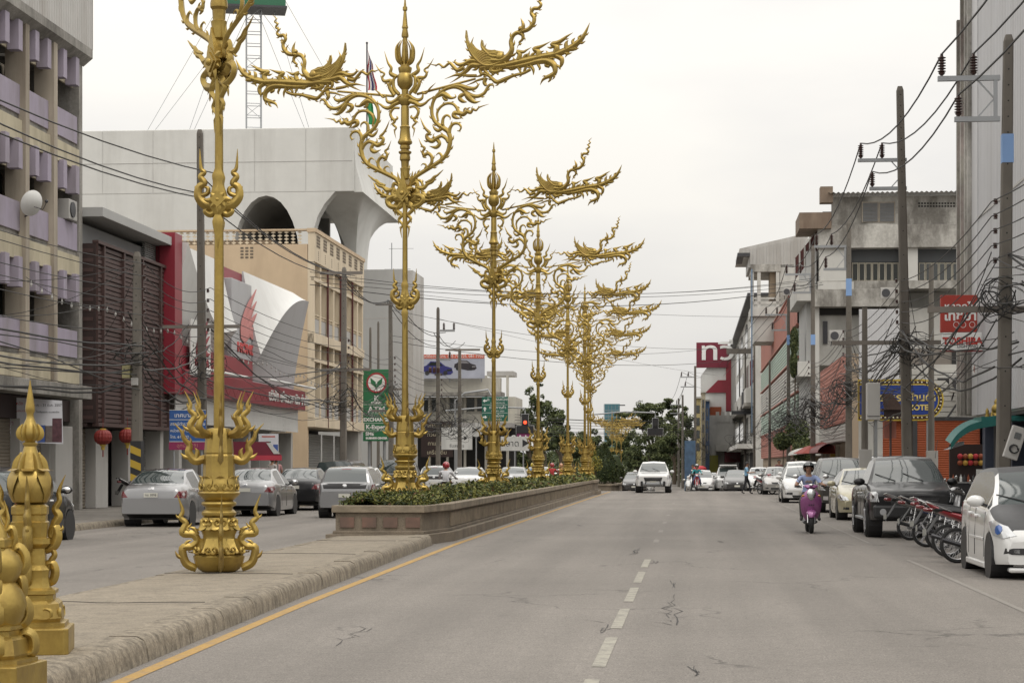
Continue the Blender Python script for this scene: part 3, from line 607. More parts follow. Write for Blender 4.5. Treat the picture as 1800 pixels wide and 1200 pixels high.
for i, (px, Y, rot_, nm) in enumerate(((712, 42, 25, 'first'), (868, 61, 25, 'second'), (946, 78.7, 6, 'third'), (998, 97, 20, 'fourth'), (1028, 108.5, 12, 'fifth'), (1034, 127, 22, 'sixth'), (1038, 149, 10, 'seventh'))):
    lamp_post('golden lamp post with swan arms rising from the planter, %s from its near end' % nm, px, Y, .76, R(rot_), 0, R(12 + 7 * i))
for i, (px, Y) in enumerate(((1076, 222), (1084, 234), (1092, 246))):
    lamp_post('distant golden lamp post above the conical trees, %s of the three' % ('nearest', 'middle', 'farthest')[i], px, Y, -1.3, R(18), .0, 0).scale = (.74, .74, .70)
# ---------------------------------------------------------------- golden bollards on the near end of the median
def gold_pillar(label, loc, rz, kind):
    r = thing('golden_pillar', label, 'pillar', loc, rz, 'golden pillars at the end of the median'); k = .0041
    def sqp(b, prof, ch=.25):   # chamfered-square tower
        vs = []
        for h, z in prof:
            c = h * ch
            for x, y in ((h, -h + c), (h, h - c), (h - c, h), (-h + c, h), (-h, h - c), (-h, -h + c), (-h + c, -h), (h - c, -h)): vs.append((x, y, z))
        n = 8; K = len(prof)
        fs = [(i * n + j, i * n + (j + 1) % n, (i + 1) * n + (j + 1) % n, (i + 1) * n + j) for i in range(K - 1) for j in range(n)] + [tuple(range(7, -1, -1)), tuple((K - 1) * n + j for j in range(n))]
        return b.add(vs, fs)
    sqp(MB(), [(.34, 0), (.34, .22), (.31, .225)], .1).build('plinth', M_gold, r, bevel=.01)
    sqp(MB(), [(.30, .225), (.30, .26), (.26, .27), (.27, .30), (.25, .42), (.22, .445), (.20, .45), (.20, .49), (.22, .50), (.22, .53), (.17, .55), (.155, .64), (.165, .70), (.13, .74), (.125, .88), (.15, .90), (.17, .92), (.17, .96), (.14, .97), (.15, 1.10), (.135, 1.11), (.135, 1.16), (.145, 1.17), (.145, 1.23), (.12, 1.25)], .3).build('stem', M_gold, r, smooth=25)
    if kind == 0:
        bulb = [(.10, 1.25), (.145, 1.27), (.175, 1.33), (.18, 1.40), (.165, 1.47), (.13, 1.53), (.10, 1.56)]
        MB().lathe(bulb, 16).build('bulb', M_gold, r, smooth=True)
        lf = MB(); lf.grid(lambda u, v: (interp([(1.25, .105), (1.27, .152), (1.33, .182), (1.40, .187), (1.47, .172), (1.53, .14), (1.56, .15), (1.575, .19)], 1.25 + .325 * v) + .004 * (1 - (2 * u - 1) ** 2), (2 * u - 1) * .075 * math.sin(math.pi * min(1, .2 + .8 * (1 - v ** 1.6) + .0)), 1.25 + .325 * v - max(0, v - .93) * .6), 8, 14)
        lm = lf.mesh('petal', M_gold, smooth=True)
        for i in range(7): link('petal', lm, r, rot=(0, 0, i * 2 * math.pi / 7 + .2))
        MB().lathe([(.12, 1.52), (.10, 1.60), (.062, 1.70), (.05, 1.74), (.062, 1.755), (.062, 1.765), (.04, 1.78), (.05, 1.79), (.075, 1.82), (.078, 1.86), (.06, 1.92), (.035, 1.97), (.028, 2.01), (.04, 2.04), (.04, 2.07), (.003, 2.30)], 12).build('finial', M_gold, r, smooth=40)
        lf2 = MB(); stroke(lf2, [(.115, 1.53), (.10, 1.60), (.075, 1.66), (.078, 1.69)], [.08, .08, .05, .01], .3, dmin=.015); stroke(lf2, [(.05, 1.79), (.083, 1.83), (.082, 1.88), (.06, 1.93)], [.03, .06, .05, .005], .3, dmin=.012)
        lm2 = lf2.mesh('petal', M_gold, smooth=True)
        for i in range(6): link('petal', lm2, r, rot=(0, 0, i * math.pi / 3))
        fl = MB(); stroke(fl, [(.12, .86), (.19, .90), (.22, .98), (.20, 1.06), (.165, 1.02), (.17, .97), (.20, 1.08), (.235, 1.15), (.205, 1.21), (.24, 1.28), (.235, 1.36), (.29, 1.50)], [.07, .09, .09, .08, .04, .04, .07, .07, .06, .045, .035, .004], .9)
        stroke(fl, [(.215, 1.02), (.26, 1.04), (.265, 1.07)], [.04, .03, .006], .9)
        fm = fl.mesh('flame', M_gold, smooth=50)
        f2 = MB(); stroke(f2, [(.13, .58), (.185, .60), (.205, .68), (.18, .75), (.125, .73), (.13, .68), (.17, .77), (.20, .82), (.185, .88), (.22, .93), (.25, 1.04)], [.05, .07, .075, .07, .06, .04, .05, .05, .04, .028, .004], .9); fm2 = f2.mesh('flame', M_gold, smooth=50)
        for i in range(4): link('flame', fm, r, rot=(0, 0, i * math.pi / 2)); link('flame', fm2, r, rot=(0, 0, i * math.pi / 2))
        cb = MB()
        for q in (-1, 1): stroke(cb, [(q * .06, .30), (q * .17, .30), (q * .19, .36), (q * .14, .38), (q * .13, .34)], [.03, .04, .035, .03, .012], 1.2)
        cm = cb.mesh('curl', M_gold, smooth=50)
        for i in range(4): a = i * math.pi / 2; link('curl', cm, r, loc=(.25 * math.cos(a), .25 * math.sin(a), 0), rot=(0, 0, a + math.pi / 2))
    else:
        MB().lathe([(.2, .5), (.26, .60), (.28, .70), (.24, .82), (.19, .88), (.22, .93), (.25, 1.02), (.22, 1.10), (.13, 1.17), (.11, 1.20), (.13, 1.23), (.11, 1.30), (.07, 1.38), (.045, 1.46), (.03, 1.52), (.004, 1.74)], 14).build('body', M_gold, r, smooth=40)
        cb = MB()
        stroke(cb, [(.10, .52), (.22, .54), (.27, .62), (.24, .72), (.18, .70), (.19, .63), (.23, .78), (.22, .90), (.15, .95)], [.08, .11, .12, .11, .07, .04, .09, .1, .02], 1.1)
        stroke(cb, [(.12, .95), (.23, .98), (.25, 1.08), (.20, 1.16), (.14, 1.12), (.17, 1.22), (.15, 1.32), (.10, 1.30), (.12, 1.40), (.09, 1.55)], [.07, .1, .1, .09, .05, .06, .06, .04, .03, .004], 1.0)
        stroke(cb, [(.15, .28), (.30, .30), (.31, .42), (.24, .46), (.20, .40), (.25, .36)], [.08, .11, .11, .1, .07, .03], 1.2)
        cm = cb.mesh('scroll', M_gold, smooth=50)
        for i in range(4): link('scroll', cm, r, rot=(0, 0, i * math.pi / 2 + .5))
    return r
g1 = G(46, 1150, .19); gold_pillar('golden pillar with a lotus bulb and pointed finial at the near end of the median', (g1.x - .02, g1.y + .2, .19), R(8), 0).scale = (.87, .87, .86)
g2 = G(-14, 1215, .19); gold_pillar('golden scroll-covered pillar cut off by the left edge of the picture', (g2.x - .02, g2.y + .1, .19), R(-10), 1).scale = (.74, .74, .74)
# ================================================================ left side buildings
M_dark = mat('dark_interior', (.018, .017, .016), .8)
M_lav = mat('lavender_paint', (.34, .30, .375), .8, var=.1, dirt=.55, streak=.25, dthr=.56, dcol=(.2, .18, .17))
M_cream = mat('cream_paint', (.48, .43, .31), .8, var=.12, dirt=.6, streak=.3, dthr=.56, dcol=(.20, .17, .12))
M_pil = mat('pilaster_paint', (.40, .35, .28), .85, var=.15, dirt=.7, streak=.12, dthr=.5, dcol=(.16, .13, .10))
M_conc = mat('weathered_concrete', (.30, .285, .26), .9, grain=.15, gscale=12, var=.2, dirt=.75, streak=.25, dthr=.5, dcol=(.07, .065, .055), bump=.2)
M_clad = mat('grey_metal_cladding', (.45, .44, .42), .5, var=.1, dirt=.5, streak=.1, dcol=(.25, .22, .19))
M_brown = mat('brown_slats', (.062, .033, .029), .6, var=.25, scale=4, obj=True)
M_brownd = mat('dark_brown', (.03, .016, .014), .7)
M_whitep = mat('white_panel', (.62, .62, .60), .45, var=.06, dirt=.3, dcol=(.42, .40, .38), streak=.1)
M_greyshade = mat('grey_and_shaded_panel', (.40, .40, .41), .45, var=.08, dirt=.3, dcol=(.30, .29, .29), streak=.1)
M_red = mat('dealer_red', (.24, .02, .035), .4, var=.2, dirt=.5, dcol=(.20, .02, .03), streak=.3, dthr=.5)
M_pink = mat('faded_logo_red', (.52, .20, .19), .5, var=.1)
M_beige = mat('beige_render', (.52, .40, .27), .85, var=.08, dirt=.35, dcol=(.34, .25, .17), streak=.2)
M_beigel = mat('light_beige_trim', (.60, .51, .38), .85, var=.08, dirt=.35, dcol=(.38, .31, .22), streak=.2)
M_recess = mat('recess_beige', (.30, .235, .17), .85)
M_maroon = mat('maroon_frames', (.085, .02, .018), .6)
M_bigw = mat('pale_concrete', (.58, .58, .555), .8, var=.08, dirt=.5, dcol=(.38, .37, .345), streak=.10, dthr=.57, dscale=.45)
M_grey = mat('grey_render', (.40, .40, .39), .8, var=.06, dirt=.3, dcol=(.30, .30, .29), streak=.15, dscale=.3)
M_shut = mat('brown_shutter', (.20, .17, .13), .6, var=.15, dirt=.4, dcol=(.12, .10, .08), streak=.3)
M_shutg = mat('grey_shutter', (.18, .18, .17), .55, var=.12, dirt=.4, dcol=(.14, .14, .13), streak=.3)
M_wpil = mat('white_pillar', (.40, .39, .37), .7, var=.08, dirt=.4, dcol=(.28, .26, .24), streak=.15)
M_steel = mat('galvanised_steel', (.33, .34, .35), .45, metal=.6, var=.15)
M_dsteel = mat('dark_steel', (.055, .055, .06), .5, metal=.3, var=.2)
M_glassd = glass('dark_window_glass')
def shutter(x0, x1, z0, z1, y, m, parent, pitch=.1, name='shutter', vert=False):
    """corrugated roller shutter / ribbed cladding as real ribs"""
    b = MB(); 
    if not vert:
        n = max(2, int((z1 - z0) / pitch)); vs = []
        for i in range(n + 1):
            z = z0 + (z1 - z0) * i / n
            for k_, d in ((0, .0), (.35, -.022), (.75, -.022)):
                zz = min(z1, z + k_ * (z1 - z0) / n)
                vs += [(x0, y + d, zz), (x1, y + d, zz)]
        K = len(vs) // 2
        b.add(vs, [(2 * i, 2 * i + 1, 2 * i + 3, 2 * i + 2) for i in range(K - 1)])
    else:
        n = max(2, int((x1 - x0) / pitch)); vs = []
        for i in range(n + 1):
            x = x0 + (x1 - x0) * i / n
            for k_, d in ((0, .0), (.18, -.035), (.5, -.035), (.68, 0)):
                xx = min(x1, x + k_ * (x1 - x0) / n)
                vs += [(xx, y + d, z0), (xx, y + d, z1)]
        K = len(vs) // 2
        b.add(vs, [(2 * i, 2 * i + 1, 2 * i + 3, 2 * i + 2) for i in range(K - 1)])
    return b.build(name, m, parent)
def pbox(name, m, parent, *bx, bevel=0): return MB().box(*bx).build(name, m, parent, bevel=bevel)
# ---- B1 lavender shophouse
tB = -19.1; s0 = SP(145, tB)
b1 = thing('shophouse', 'tall shophouse with lavender parapets and corrugated top at left edge', 'building', ST(s0, tB, 0), RL)
Wb = 15.0
pbox('core_wall', M_conc, b1, -Wb, -.35, 2.2, 12, .15, 19.0)
pbox('end_wall', M_conc, b1, -.35, 0, 0, 12, .15, 14.6, bevel=.01)
pil = [-2.55 * i - .45 for i in range(1, 6)]
for x in pil: pbox('pilaster', M_pil, b1, x - .17, x + .17, -.12, .5, 3.95, 14.3, bevel=.01)
for f in (4.88, 8.23, 11.58):
    pbox('floor_slab', M_conc, b1, -Wb, -.351, .1, 2.3, f - .15, f + .02)
    xs = sorted(pil + [-.2, -Wb]); 
    for a, b_ in zip(xs, xs[1:]):
        a2, b2 = a + .18, b_ - .18
        pbox('parapet_panel', M_lav, b1, a2, b2, .05, .2, f, f + .85, bevel=.01)
        pbox('beam', M_cream, b1, a2, b2, -.02, .3, f - .82, f - .18, bevel=.01)
        if f + 1.75 < 14:
            pbox('sunshade_panel', M_cream, b1, a2, b2, .2, .26, f + 1.78, f + 2.1); pbox('sunshade_panel', M_cream, b1, a2, b2, .2, .26, f + 2.2, f + 2.52)
            pbox('header_slab', M_conc, b1, a2, b2, .27, 2.0, f + 2.3, f + 2.5)
            for q in (.18, .68):
                xx = a2 + (b2 - a2) * q; pbox('sunshade_fin', M_lav, b1, xx, xx + .34, -.16, .19, f + 1.72, f + 2.58, bevel=.008)
        fr = MB()
        for q in (.33, .66): fr.box(a2 + (b2 - a2) * q - .03, a2 + (b2 - a2) * q + .03, 2.1, 2.19, f, f + 2.4)
        fr.build('window_frame', M_pil, b1)
        pbox('window_pane', M_glassd, b1, a2, b2, 2.15, 2.19, f + .1, f + 2.3)
pbox('top_beam', M_cream, b1, -Wb, -.36, -.02, .3, 14.15, 14.3)
ov = MB(); ov.prism([(0, 14.1), (-.3, 14.35), (-.3, 14.62), (0, 14.62)], -Wb, .1, 'x'); ov.build('eave', M_conc, b1)
shutter(-Wb, .11, 14.62, 19.5, -.27, M_clad, b1, .22, 'ribbed_cladding', vert=True)
pbox('cladding_return', M_clad, b1, .111, .14, -.28, 3, 14.62, 19.5)
pbox('canopy', M_conc, b1, -Wb, SP(162, tB + .75) - s0, -.75, -.001, 3.56, 3.95, bevel=.015)
pbox('shopfront_lintel', M_brownd, b1, -Wb, -.0, .3, .6, 2.9, 3.56)
for a, b_ in ((-14, -11.2), (-10.9, -8.2), (-7.9, -5.3), (-5.0, -2.6), (-2.3, -.15)):
    shutter(a, b_, .15, 2.9, .5, M_shut, b1, .1)
    pbox('pillar', M_wpil, b1, b_ + .002, b_ + .3, .2, .62, .15, 2.9, bevel=.01)
ac = thing('air_conditioner', 'white air conditioner unit on the lavender shophouse balcony', 'air conditioner', ST(s0 - 1.25, tB - .1, 9.1), RL)
pbox('case', M_wpil, ac, -.4, .4, -.2, .2, 0, .62, bevel=.02); MB().cyl((-.1, -.205, .31), (-.1, -.24, .31), .24, 16).build('fan_grille', M_dsteel, ac)
# satellite dish
dsh = thing('satellite_dish', 'white satellite dish bolted to the lavender shophouse', 'dish', P(46, 372, 57.0), R(48))
b = MB(); b.grid(lambda u, v: (.36 * v * math.cos(u * 2 * math.pi), -.42 + .16 * v * v - .12 * v * math.sin(u * 2 * math.pi), .22 + .36 * v * math.sin(u * 2 * math.pi)), 24, 6); b.build('reflector', M_whitep, dsh, smooth=True)
MB().tube([(0, -.4, .1), (.05, -.75, .0), (.1, -.85, .2)], .012).tube([(0, -.38, .2), (0, -.1, -.1), (0, .4, -.2)], .025).ball((.1, -.85, .23), .05).build('feed_arm', M_dsteel, dsh)
# banner under the canopy
M_ban = mat('banner_cloth', (.66, .66, .70), .8, var=.06, obj=True)
Yb = 57.5
bn = thing('banner', 'white printed banner hanging under the shophouse canopy', 'banner', P(60, 780, Yb), RL - R(55))
def bp_(px, py): 
    p = P(px, py, Yb) - P(60, 780, Yb); return (p.x * 1.0, p.z)
quad = [(3, 729), (23, 698), (109, 704), (111, 780), (62, 778), (24, 776)]
bm_ = MB(); pts = [bp_(*q) for q in quad]
bnr = bn; bn.rotation_euler = (0, 0, 0)
bm_.prism([(x, z) for x, z in pts], -.006, .006); bm_.build('cloth', M_ban, bn)
M_blk = mat('black_ink', (.02, .02, .022), .7); M_ink = mat('blue_ink', (.07, .12, .35), .7); M_redink = mat('red_ink', (.45, .03, .04), .7); M_purple = mat('purple_ink', (.20, .03, .12), .7)
def on_ban(s, px, py, size, m, rz=0): x, z = bp_(px, py); return text(s, size, bn, (x, -.01, z), (R(90), 0, 0), m, .002)
on_ban('1 พ.ค. - 31 ต.ค. 2557', 81, 712, .105, M_blk); on_ban('จังหวัด', 31, 709, .12, M_redink); on_ban('วัดศรีสุวรรณ ถนนพระร่วง', 84, 724, .065, M_blk); on_ban('ขอเชิญเที่ยวงาน', 32, 722, .07, M_redink); on_ban('เข้า', 17, 744, .2, M_purple)
for a, m in (((66, 747, 80, 777), M_ink), ((22, 756, 31, 775), M_purple), ((92, 735, 109, 777), mat('photo_dark', (.11, .05, .06), .7, var=.8, scale=9)), ((79, 748, 92, 777), mat('photo_grey', (.16, .13, .12), .7, var=.8, scale=7))):
    x0, z0 = bp_(a[0], a[3]); x1, z1 = bp_(a[2], a[1]); pbox('printed_picture', m, bn, x0, x1, -.010, -.007, z0, z1)
# ---- B2 brown slat building
t2 = -18.72; s0 = SP(169, t2); s1 = SP(296, t2); L2 = s1 - s0
b2 = thing('slatted_building', 'dark brown building screened by horizontal wooden slats', 'building', ST(s0, t2, 0), RL)
pbox('body', mat('grey_wall', (.22, .22, .22), .8), b2, .02, L2 - .02, .5, 12, 2.9, 9.2); pbox('rear_wall', M_brownd, b2, -1.0, L2 - .02, 1.6, 1.8, .15, 2.9)
pbox('slat_box_side', M_brownd, b2, 0, .05, .02, 1.2, 2.9, 8.55); pbox('screen_backing', M_brownd, b2, .05, L2 - .03, .15, .3, 2.95, 8.55)
cols = [SP(p, t2) - s0 for p in (169, 182, 217, 250, 282, 296)]
for x in cols: pbox('post', M_brown, b2, max(0.06, x - .06), min(L2 - .02, x + .06), -.05, .14, 2.9, 8.6)
pbox('frame_rail', M_brown, b2, .06, L2 - .02, -.06, .14, 2.78, 2.9); pbox('frame_rail', M_brown, b2, .06, L2 - .02, -.06, .14, 8.56, 8.66)
slm = MB().box(0, 1, 0, .04, 0, .115).mesh('slat', M_brown)
for a, b_ in zip(cols, cols[1:]):
    n = 38; w_ = b_ - a - .13; parts = 1 if w_ < 1.2 else 2
    for i in range(n):
        for k_ in range(1 if i % 3 and parts == 2 else 1):
            o = link('slat', slm, b2, loc=(a + .065, random.uniform(.02, .06), 2.93 + i * 5.62 / n)); o.scale = (w_, 1, 1)
for i in range(18): pbox('side_slat', M_brown, b2, -.012, 0, .1, .45, 3.0 + i * .31, 3.12 + i * .31)
ev = MB(); ev.box(-.1, L2 + .05, -.25, 6, 9.38, 9.68); ev.build('eave', M_grey, b2, bevel=.01)
for i in range(10): pbox('louvre_blade', M_grey, b2, L2 - 1.8, L2 - .1, .36, .45, 8.68 + i * .07, 8.71 + i * .07)
xs = lambda px: SP(px, t2) - s0
pbox('ground_ceiling', M_brownd, b2, .0, L2, .3, 4, 2.76, 2.88)
for a, b_ in ((121, 150), (190, 211), (246, 258), (296, 300)): pbox('pillar', M_wpil, b2, xs(a), xs(b_), .4, 1.0, .15, 2.74, bevel=.02)
for a, b_ in ((152, 189), (258, 275), (276, 296)): shutter(xs(a), xs(b_), .15, 2.72, .75, M_shut if a < 200 else M_shutg, b2, .1)
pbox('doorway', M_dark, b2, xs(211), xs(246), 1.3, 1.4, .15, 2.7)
# red lanterns
M_lan = mat('red_lantern_paper', (.20, .02, .016), .6, obj=True); M_lang = mat('lantern_gold', (.5, .34, .05), .5)
for i, (px, py) in enumerate(((181, 768), (224, 766))):
    ln = thing('paper_lantern', 'round red paper lantern hanging under the slatted building, %s one' % ('left', 'right')[i], 'lantern', P(px, py, 62.5 + i * 3), 0, 'red lanterns')
    b = MB(); vs = []
    prof = [(.1, -.23), (.18, -.2), (.25, -.12), (.275, 0), (.25, .12), (.18, .2), (.1, .23)]
    for k_, (r_, z) in enumerate(prof):
        for j in range(32): a = j * math.pi / 16; rr = r_ * (1 + .035 * (1 if j % 2 else -1)); vs.append((rr * math.cos(a), rr * math.sin(a), z))
    b.add(vs, [(i_ * 32 + j, i_ * 32 + (j + 1) % 32, (i_ + 1) * 32 + (j + 1) % 32, (i_ + 1) * 32 + j) for i_ in range(6) for j in range(32)]); b.build('shade', M_lan, ln)
    MB().cyl((0, 0, .22), (0, 0, .27), .1).build('top_cap', M_lang, ln); MB().cyl((0, 0, -.22), (0, 0, -.28), .1).cyl((0, 0, -.28), (0, 0, -.4), .06, 8).build('bottom_cap', M_lang, ln); MB().cyl((0, 0, .27), (0, 0, .6), .008, 5).cyl((0, 0, -.4), (0, 0, -.62), .02, 6).build('tassel', M_lan, ln)
# ---- B3 motorcycle dealer with sculpted white front
t3 = -18.6; s0 = SP(297, t3); s1 = SP(524, t3); L3 = s1 - s0
b3 = thing('dealer_building', 'motorcycle dealer with red fascia and sculpted white panels', 'building', ST(s0, t3, 0), RL)
X3 = lambda px: SP(px, t3) - s0
Z3f = lambda px, py: ZP(px, py, t3)
pbox('body', M_whitep, b3, .05, L3 - .2, .55, 13, 3.1, 9.55); pbox('red_backing', M_red, b3, .02, L3 - .25, .3, .5, 4.1, 9.6)
pbox('end_strip', M_red, b3, -.12, .9, -.25, .32, 4.1, 9.85, bevel=.01)
pbox('fascia', M_red, b3, .9, L3, -.35, .29, 4.14, 5.02, bevel=.01); pbox('upper_fascia', M_red, b3, .91, X3(436), -.2, .28, 5.02, 5.9, bevel=.01)
zz = MB()
for i in range(26):
    x = 1.5 + i * .62
    zz.bar((x, -.352, 4.3 + .35 * (i % 2)), (x + .62, -.352, 4.3 + .35 * ((i + 1) % 2)), .01, .06)
zz.build('zigzag_stripe', mat('deep_red', (.19, .012, .02), .5), b3)
# plank cladding under the fascia: each board its own piece
bd = MB().box(0, 1, -.02, .02, 0, .112).mesh('cladding_board', M_whitep)
for r_ in range(9):
    x = .9 - (1.3 if r_ % 2 else 0)
    while x < L3:
        a, e = max(x, .92), min(x + 3.2, L3 - .02)
        if e > a: o = link('cladding_board', bd, b3, loc=(a, .02 + random.uniform(-.003, .003), 3.1 + r_ * .116)); o.scale = (e - a - .012, 1, 1)
        x += 3.2
def shell(name, x0, x1, zb, zt, ridge, dep, m_low, m_up, nu=14):
    lo, up = MB(), MB()
    def yl(u, v): zr = ridge(u); return zb + (zr - zb) * v
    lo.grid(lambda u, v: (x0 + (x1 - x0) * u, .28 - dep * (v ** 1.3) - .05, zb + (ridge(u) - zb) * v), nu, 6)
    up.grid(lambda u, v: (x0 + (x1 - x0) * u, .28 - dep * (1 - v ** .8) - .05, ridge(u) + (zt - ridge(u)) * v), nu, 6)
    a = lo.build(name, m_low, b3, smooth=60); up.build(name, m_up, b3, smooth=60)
    for u in (0, 1):
        x = x0 + (x1 - x0) * u; zr = ridge(u); pts = [(x, .28 - dep * (k / 6) ** 1.3 - .05, zb + (zr - zb) * k / 6) for k in range(7)] + [(x, .28 - dep * (1 - (k / 6) ** .8) - .05, zr + (zt - zr) * k / 6) for k in range(1, 7)] + [(x, .29, zt), (x, .29, zb)]
        MB().add(pts, [tuple(range(len(pts)))]).build('panel_end', m_low, b3)
shell('sculpted_panel', X3(437), L3, 5.03, 9.72, lambda u: 6.2 + 3.1 * math.sin(min(1, u * 1.02) * math.pi / 2), .75, M_greyshade, M_whitep)  # below the fold a greyer colour paints the shade of the down-facing side
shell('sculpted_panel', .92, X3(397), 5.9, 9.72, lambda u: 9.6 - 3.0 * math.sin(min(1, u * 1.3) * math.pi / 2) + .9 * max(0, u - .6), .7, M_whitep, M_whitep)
pbox('logo_panel', M_greyshade, b3, X3(401), X3(436), -.15, .27, 5.92, 9.1, bevel=.02)
lx = X3(422)
def wing(mb, x, z, k, y, kx=2.7):
    x0_ = x; n0 = len(mb.v)
    for i in range(5):
        a = .9 - i * .12; l = 2.5 - i * .42
        stroke(mb, [(x + (.1 + i * .02) * k, z + (i * -.04) * k), (x + (.15 + .12 * i) * k, z + (.9 - i * .1) * k * .7), (x + (.55 + .1 * i) * k, z + (1.5 - i * .33) * k), (x + (1.15 + .02 * i) * k, z + (2.45 - i * .55) * k)], [.25 * k, .34 * k, .3 * k, .05], .12, y=y)
    mb.v[n0:] = [(x0_ + (vx - x0_) * kx, vy, vz) for vx, vy, vz in mb.v[n0:]]
wg = MB(); wing(wg, X3(416), 6.75, .92, -.19); wg.build('wing_emblem', M_pink, b3, smooth=50)
text('HONDA', .55, b3, (X3(429), -.17, 6.35), (R(90), 0, 0), mat('logo_red', (.45, .06, .06), .5), .03, bold=.02, sx=1.9)
pbox('sign_board', M_whitep, b3, X3(317), X3(352), -.40, -.351, 4.85, 6.9)
wg = MB(); wing(wg, X3(326), 5.6, .6, -.43); wg.build('wing_emblem', mat('emblem_dark_red', (.25, .02, .03), .5), b3, smooth=50)
text('HONDA', .42, b3, (X3(336), -.42, 5.35), (R(90), 0, 0), mat('emblem_dark_red', (.25, .02, .03), .5), .01, bold=.02, sx=1.35)
text('บริษัท เพียวรพานิช จำกัด', .62, b3, (X3(496), -.365, 4.56), (R(90), 0, 0), M_whitep, .012, bold=.012, sx=1.5)
for px0, px1, py in ((443, 527, 5.18), (318, 405, 5.08)):
    MB().cyl((X3(px0), -.75, py), (X3(px1), -.75, py), .055, 8).bar((X3(px0) + .5, -.75, py), (X3(px0) + .5, -.3, py), .04).bar((X3(px1) - .5, -.75, py), (X3(px1) - .5, -.3, py), .04).build('tube_lamp', M_whitep, b3, smooth=True)
pbox('ground_wall', M_grey, b3, .0, L3, 1.5, 1.7, .15, 3.1)
for a, b_ in ((300, 330), (332, 365), (367, 400), (452, 470), (488, 505), (506, 522)): shutter(X3(a), X3(b_), .15, 3.0, 1.4, M_shutg, b3, .12)
for px in (299, 331, 366, 402, 451, 487, 524): pbox('pillar', M_wpil, b3, X3(px) - .2, X3(px) + .2, .3, 1.35, .15, 3.08, bevel=.01)
# signs in front of the dealer
bs = thing('blue_road_sign', 'blue and magenta Thai notice board behind the nearest lamp post', 'sign', P(336, 783, 57.5), 0)
pbox('board', mat('sign_blue', (.02, .085, .28), .5, var=.1), bs, -.62, .42, -.02, .02, .12, 1.02); pbox('lower_board', mat('sign_magenta', (.22, .015, .075), .5), bs, -.64, .42, -.02, .02, -.12, .116)
for z in (.118, .75, 1.03): pbox('trim', M_whitep, bs, -.63, .43, -.026, -.021, z - .008, z + .008)
M_wl = mat('white_lettering', (.75, .75, .73), .5, var=.03)
text('เทศบาลเมือง', .17, bs, (-.05, -.03, .87), (R(90), 0, 0), M_wl, .003); text('สถานีตำรวจภูธรเมือง', .12, bs, (-.6, -.03, .62), (R(90), 0, 0), M_wl, .003, align='LEFT'); text('หน่วยบริการ', .11, bs, (-.6, -.03, .43), (R(90), 0, 0), M_wl, .003, align='LEFT')
text('โทร. 611002', .11, bs, (-.6, -.03, .25), (R(90), 0, 0), M_wl, .003, align='LEFT'); text('ฉุกเฉิน 191', .14, bs, (-.1, -.03, 0), (R(90), 0, 0), M_pink, .003)
MB().cyl((-.5, .04, -1.2), (-.5, .04, 1.0), .03).cyl((.3, .04, -1.2), (.3, .04, 1.0), .03).build('post', M_steel, bs)
aw = thing('awning', 'small red and white awning in front of the dealer', 'awning', P(440, 800, 80), 0)
b = MB(); b.prism([(-1.1, -.05), (1.25, -.05), (1.25, -.0), (.75, .55), (-1.1, .55)], 0, -.05); b.build('roof', mat('awning_maroon', (.18, .02, .04), .6), aw); pbox('valance', mat('awning_red', (.5, .05, .08), .6), aw, -1.1, 1.27, -.1, -.06, -.2, 0)
b = MB(); b.prism([(.8, .5), (1.2, .06), (.95, .06), (.65, .5)], -.07, -.055); b.build('stripe', M_whitep, aw); MB().cyl((1.1, 0, -2.3), (1.1, 0, 0), .025, 6).cyl((-1, 0, -2.3), (-1, 0, 0), .025, 6).build('post', M_steel, aw)
ps = thing('poster_stand', 'white printed poster with red foot beside the grey shutters', 'poster', P(472, 812, 84), 0)
pbox('sheet', M_ban, ps, -.42, .42, -.01, .01, .35, 1.2); pbox('foot_strip', mat('poster_red', (.5, .07, .03), .6), ps, -.42, .42, -.012, .01, .2, .345)
for x, z, w_, h_, m in ((-.3, .6, .1, .3, 'blue_ink'), (.3, .6, .1, .3, 'blue_ink'), (-.12, .55, .1, .1, 'lantern_gold'), (.12, .55, .1, .1, 'lantern_gold'), (0, .85, .1, .05, 'kgreen'), (0, 1.08, .28, .05, 'poster_red')):
    pbox('print', MATS.get(m) or mat('kgreen', (.02, .15, .06), .5), ps, x - w_, x + w_, -.016, -.012, z - h_ / 2, z + h_ / 2)
MB().cyl((-.4, .02, -.8), (-.4, .02, 1.2), .02, 6).cyl((.4, .02, -.8), (.4, .02, 1.2), .02, 6).build('post', M_steel, ps)
# ---- B4 beige block
t4 = -19.1; s0 = SP(550, t4); s1 = SP(637, t4); L4 = s1 - s0
b4 = thing('beige_building', 'beige three-storey block with balconies and pierced parapet', 'building', ST(s0, t4, 0), RL)
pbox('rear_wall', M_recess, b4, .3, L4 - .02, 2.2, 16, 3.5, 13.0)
pbox('side_wall', M_beige, b4, 0, .32, .28, 24, .15, 12.75)
pbox('end_wall', M_beige, b4, L4 - .25, L4, .1, 16, 3.5, 13.4)
pbox('parapet', M_beigel, b4, 0, L4, -.1, .25, 11.85, 13.35, bevel=.01); pbox('coping', M_beige, b4, -.05, L4 + .05, -.16, .3, 13.351, 13.55)
n = 8; bw = L4 / n
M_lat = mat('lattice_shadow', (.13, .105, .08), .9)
for i in range(n):
    x = (i + .5) * bw; g = MB()
    for a in range(5):
        for c_ in range(4): g.prism([(x - .42 + a * .2, 12.62 + c_ * .16), (x - .33 + a * .2, 12.7 + c_ * .16), (x - .42 + a * .2, 12.78 + c_ * .16), (x - .51 + a * .2, 12.7 + c_ * .16)], -.112, -.102)
    for c_ in range(5): g.box(x - .04, x + .04, -.112, -.102, 12.0 + c_ * .1, 12.06 + c_ * .1)
    g.build('lattice_panel', M_lat, b4)
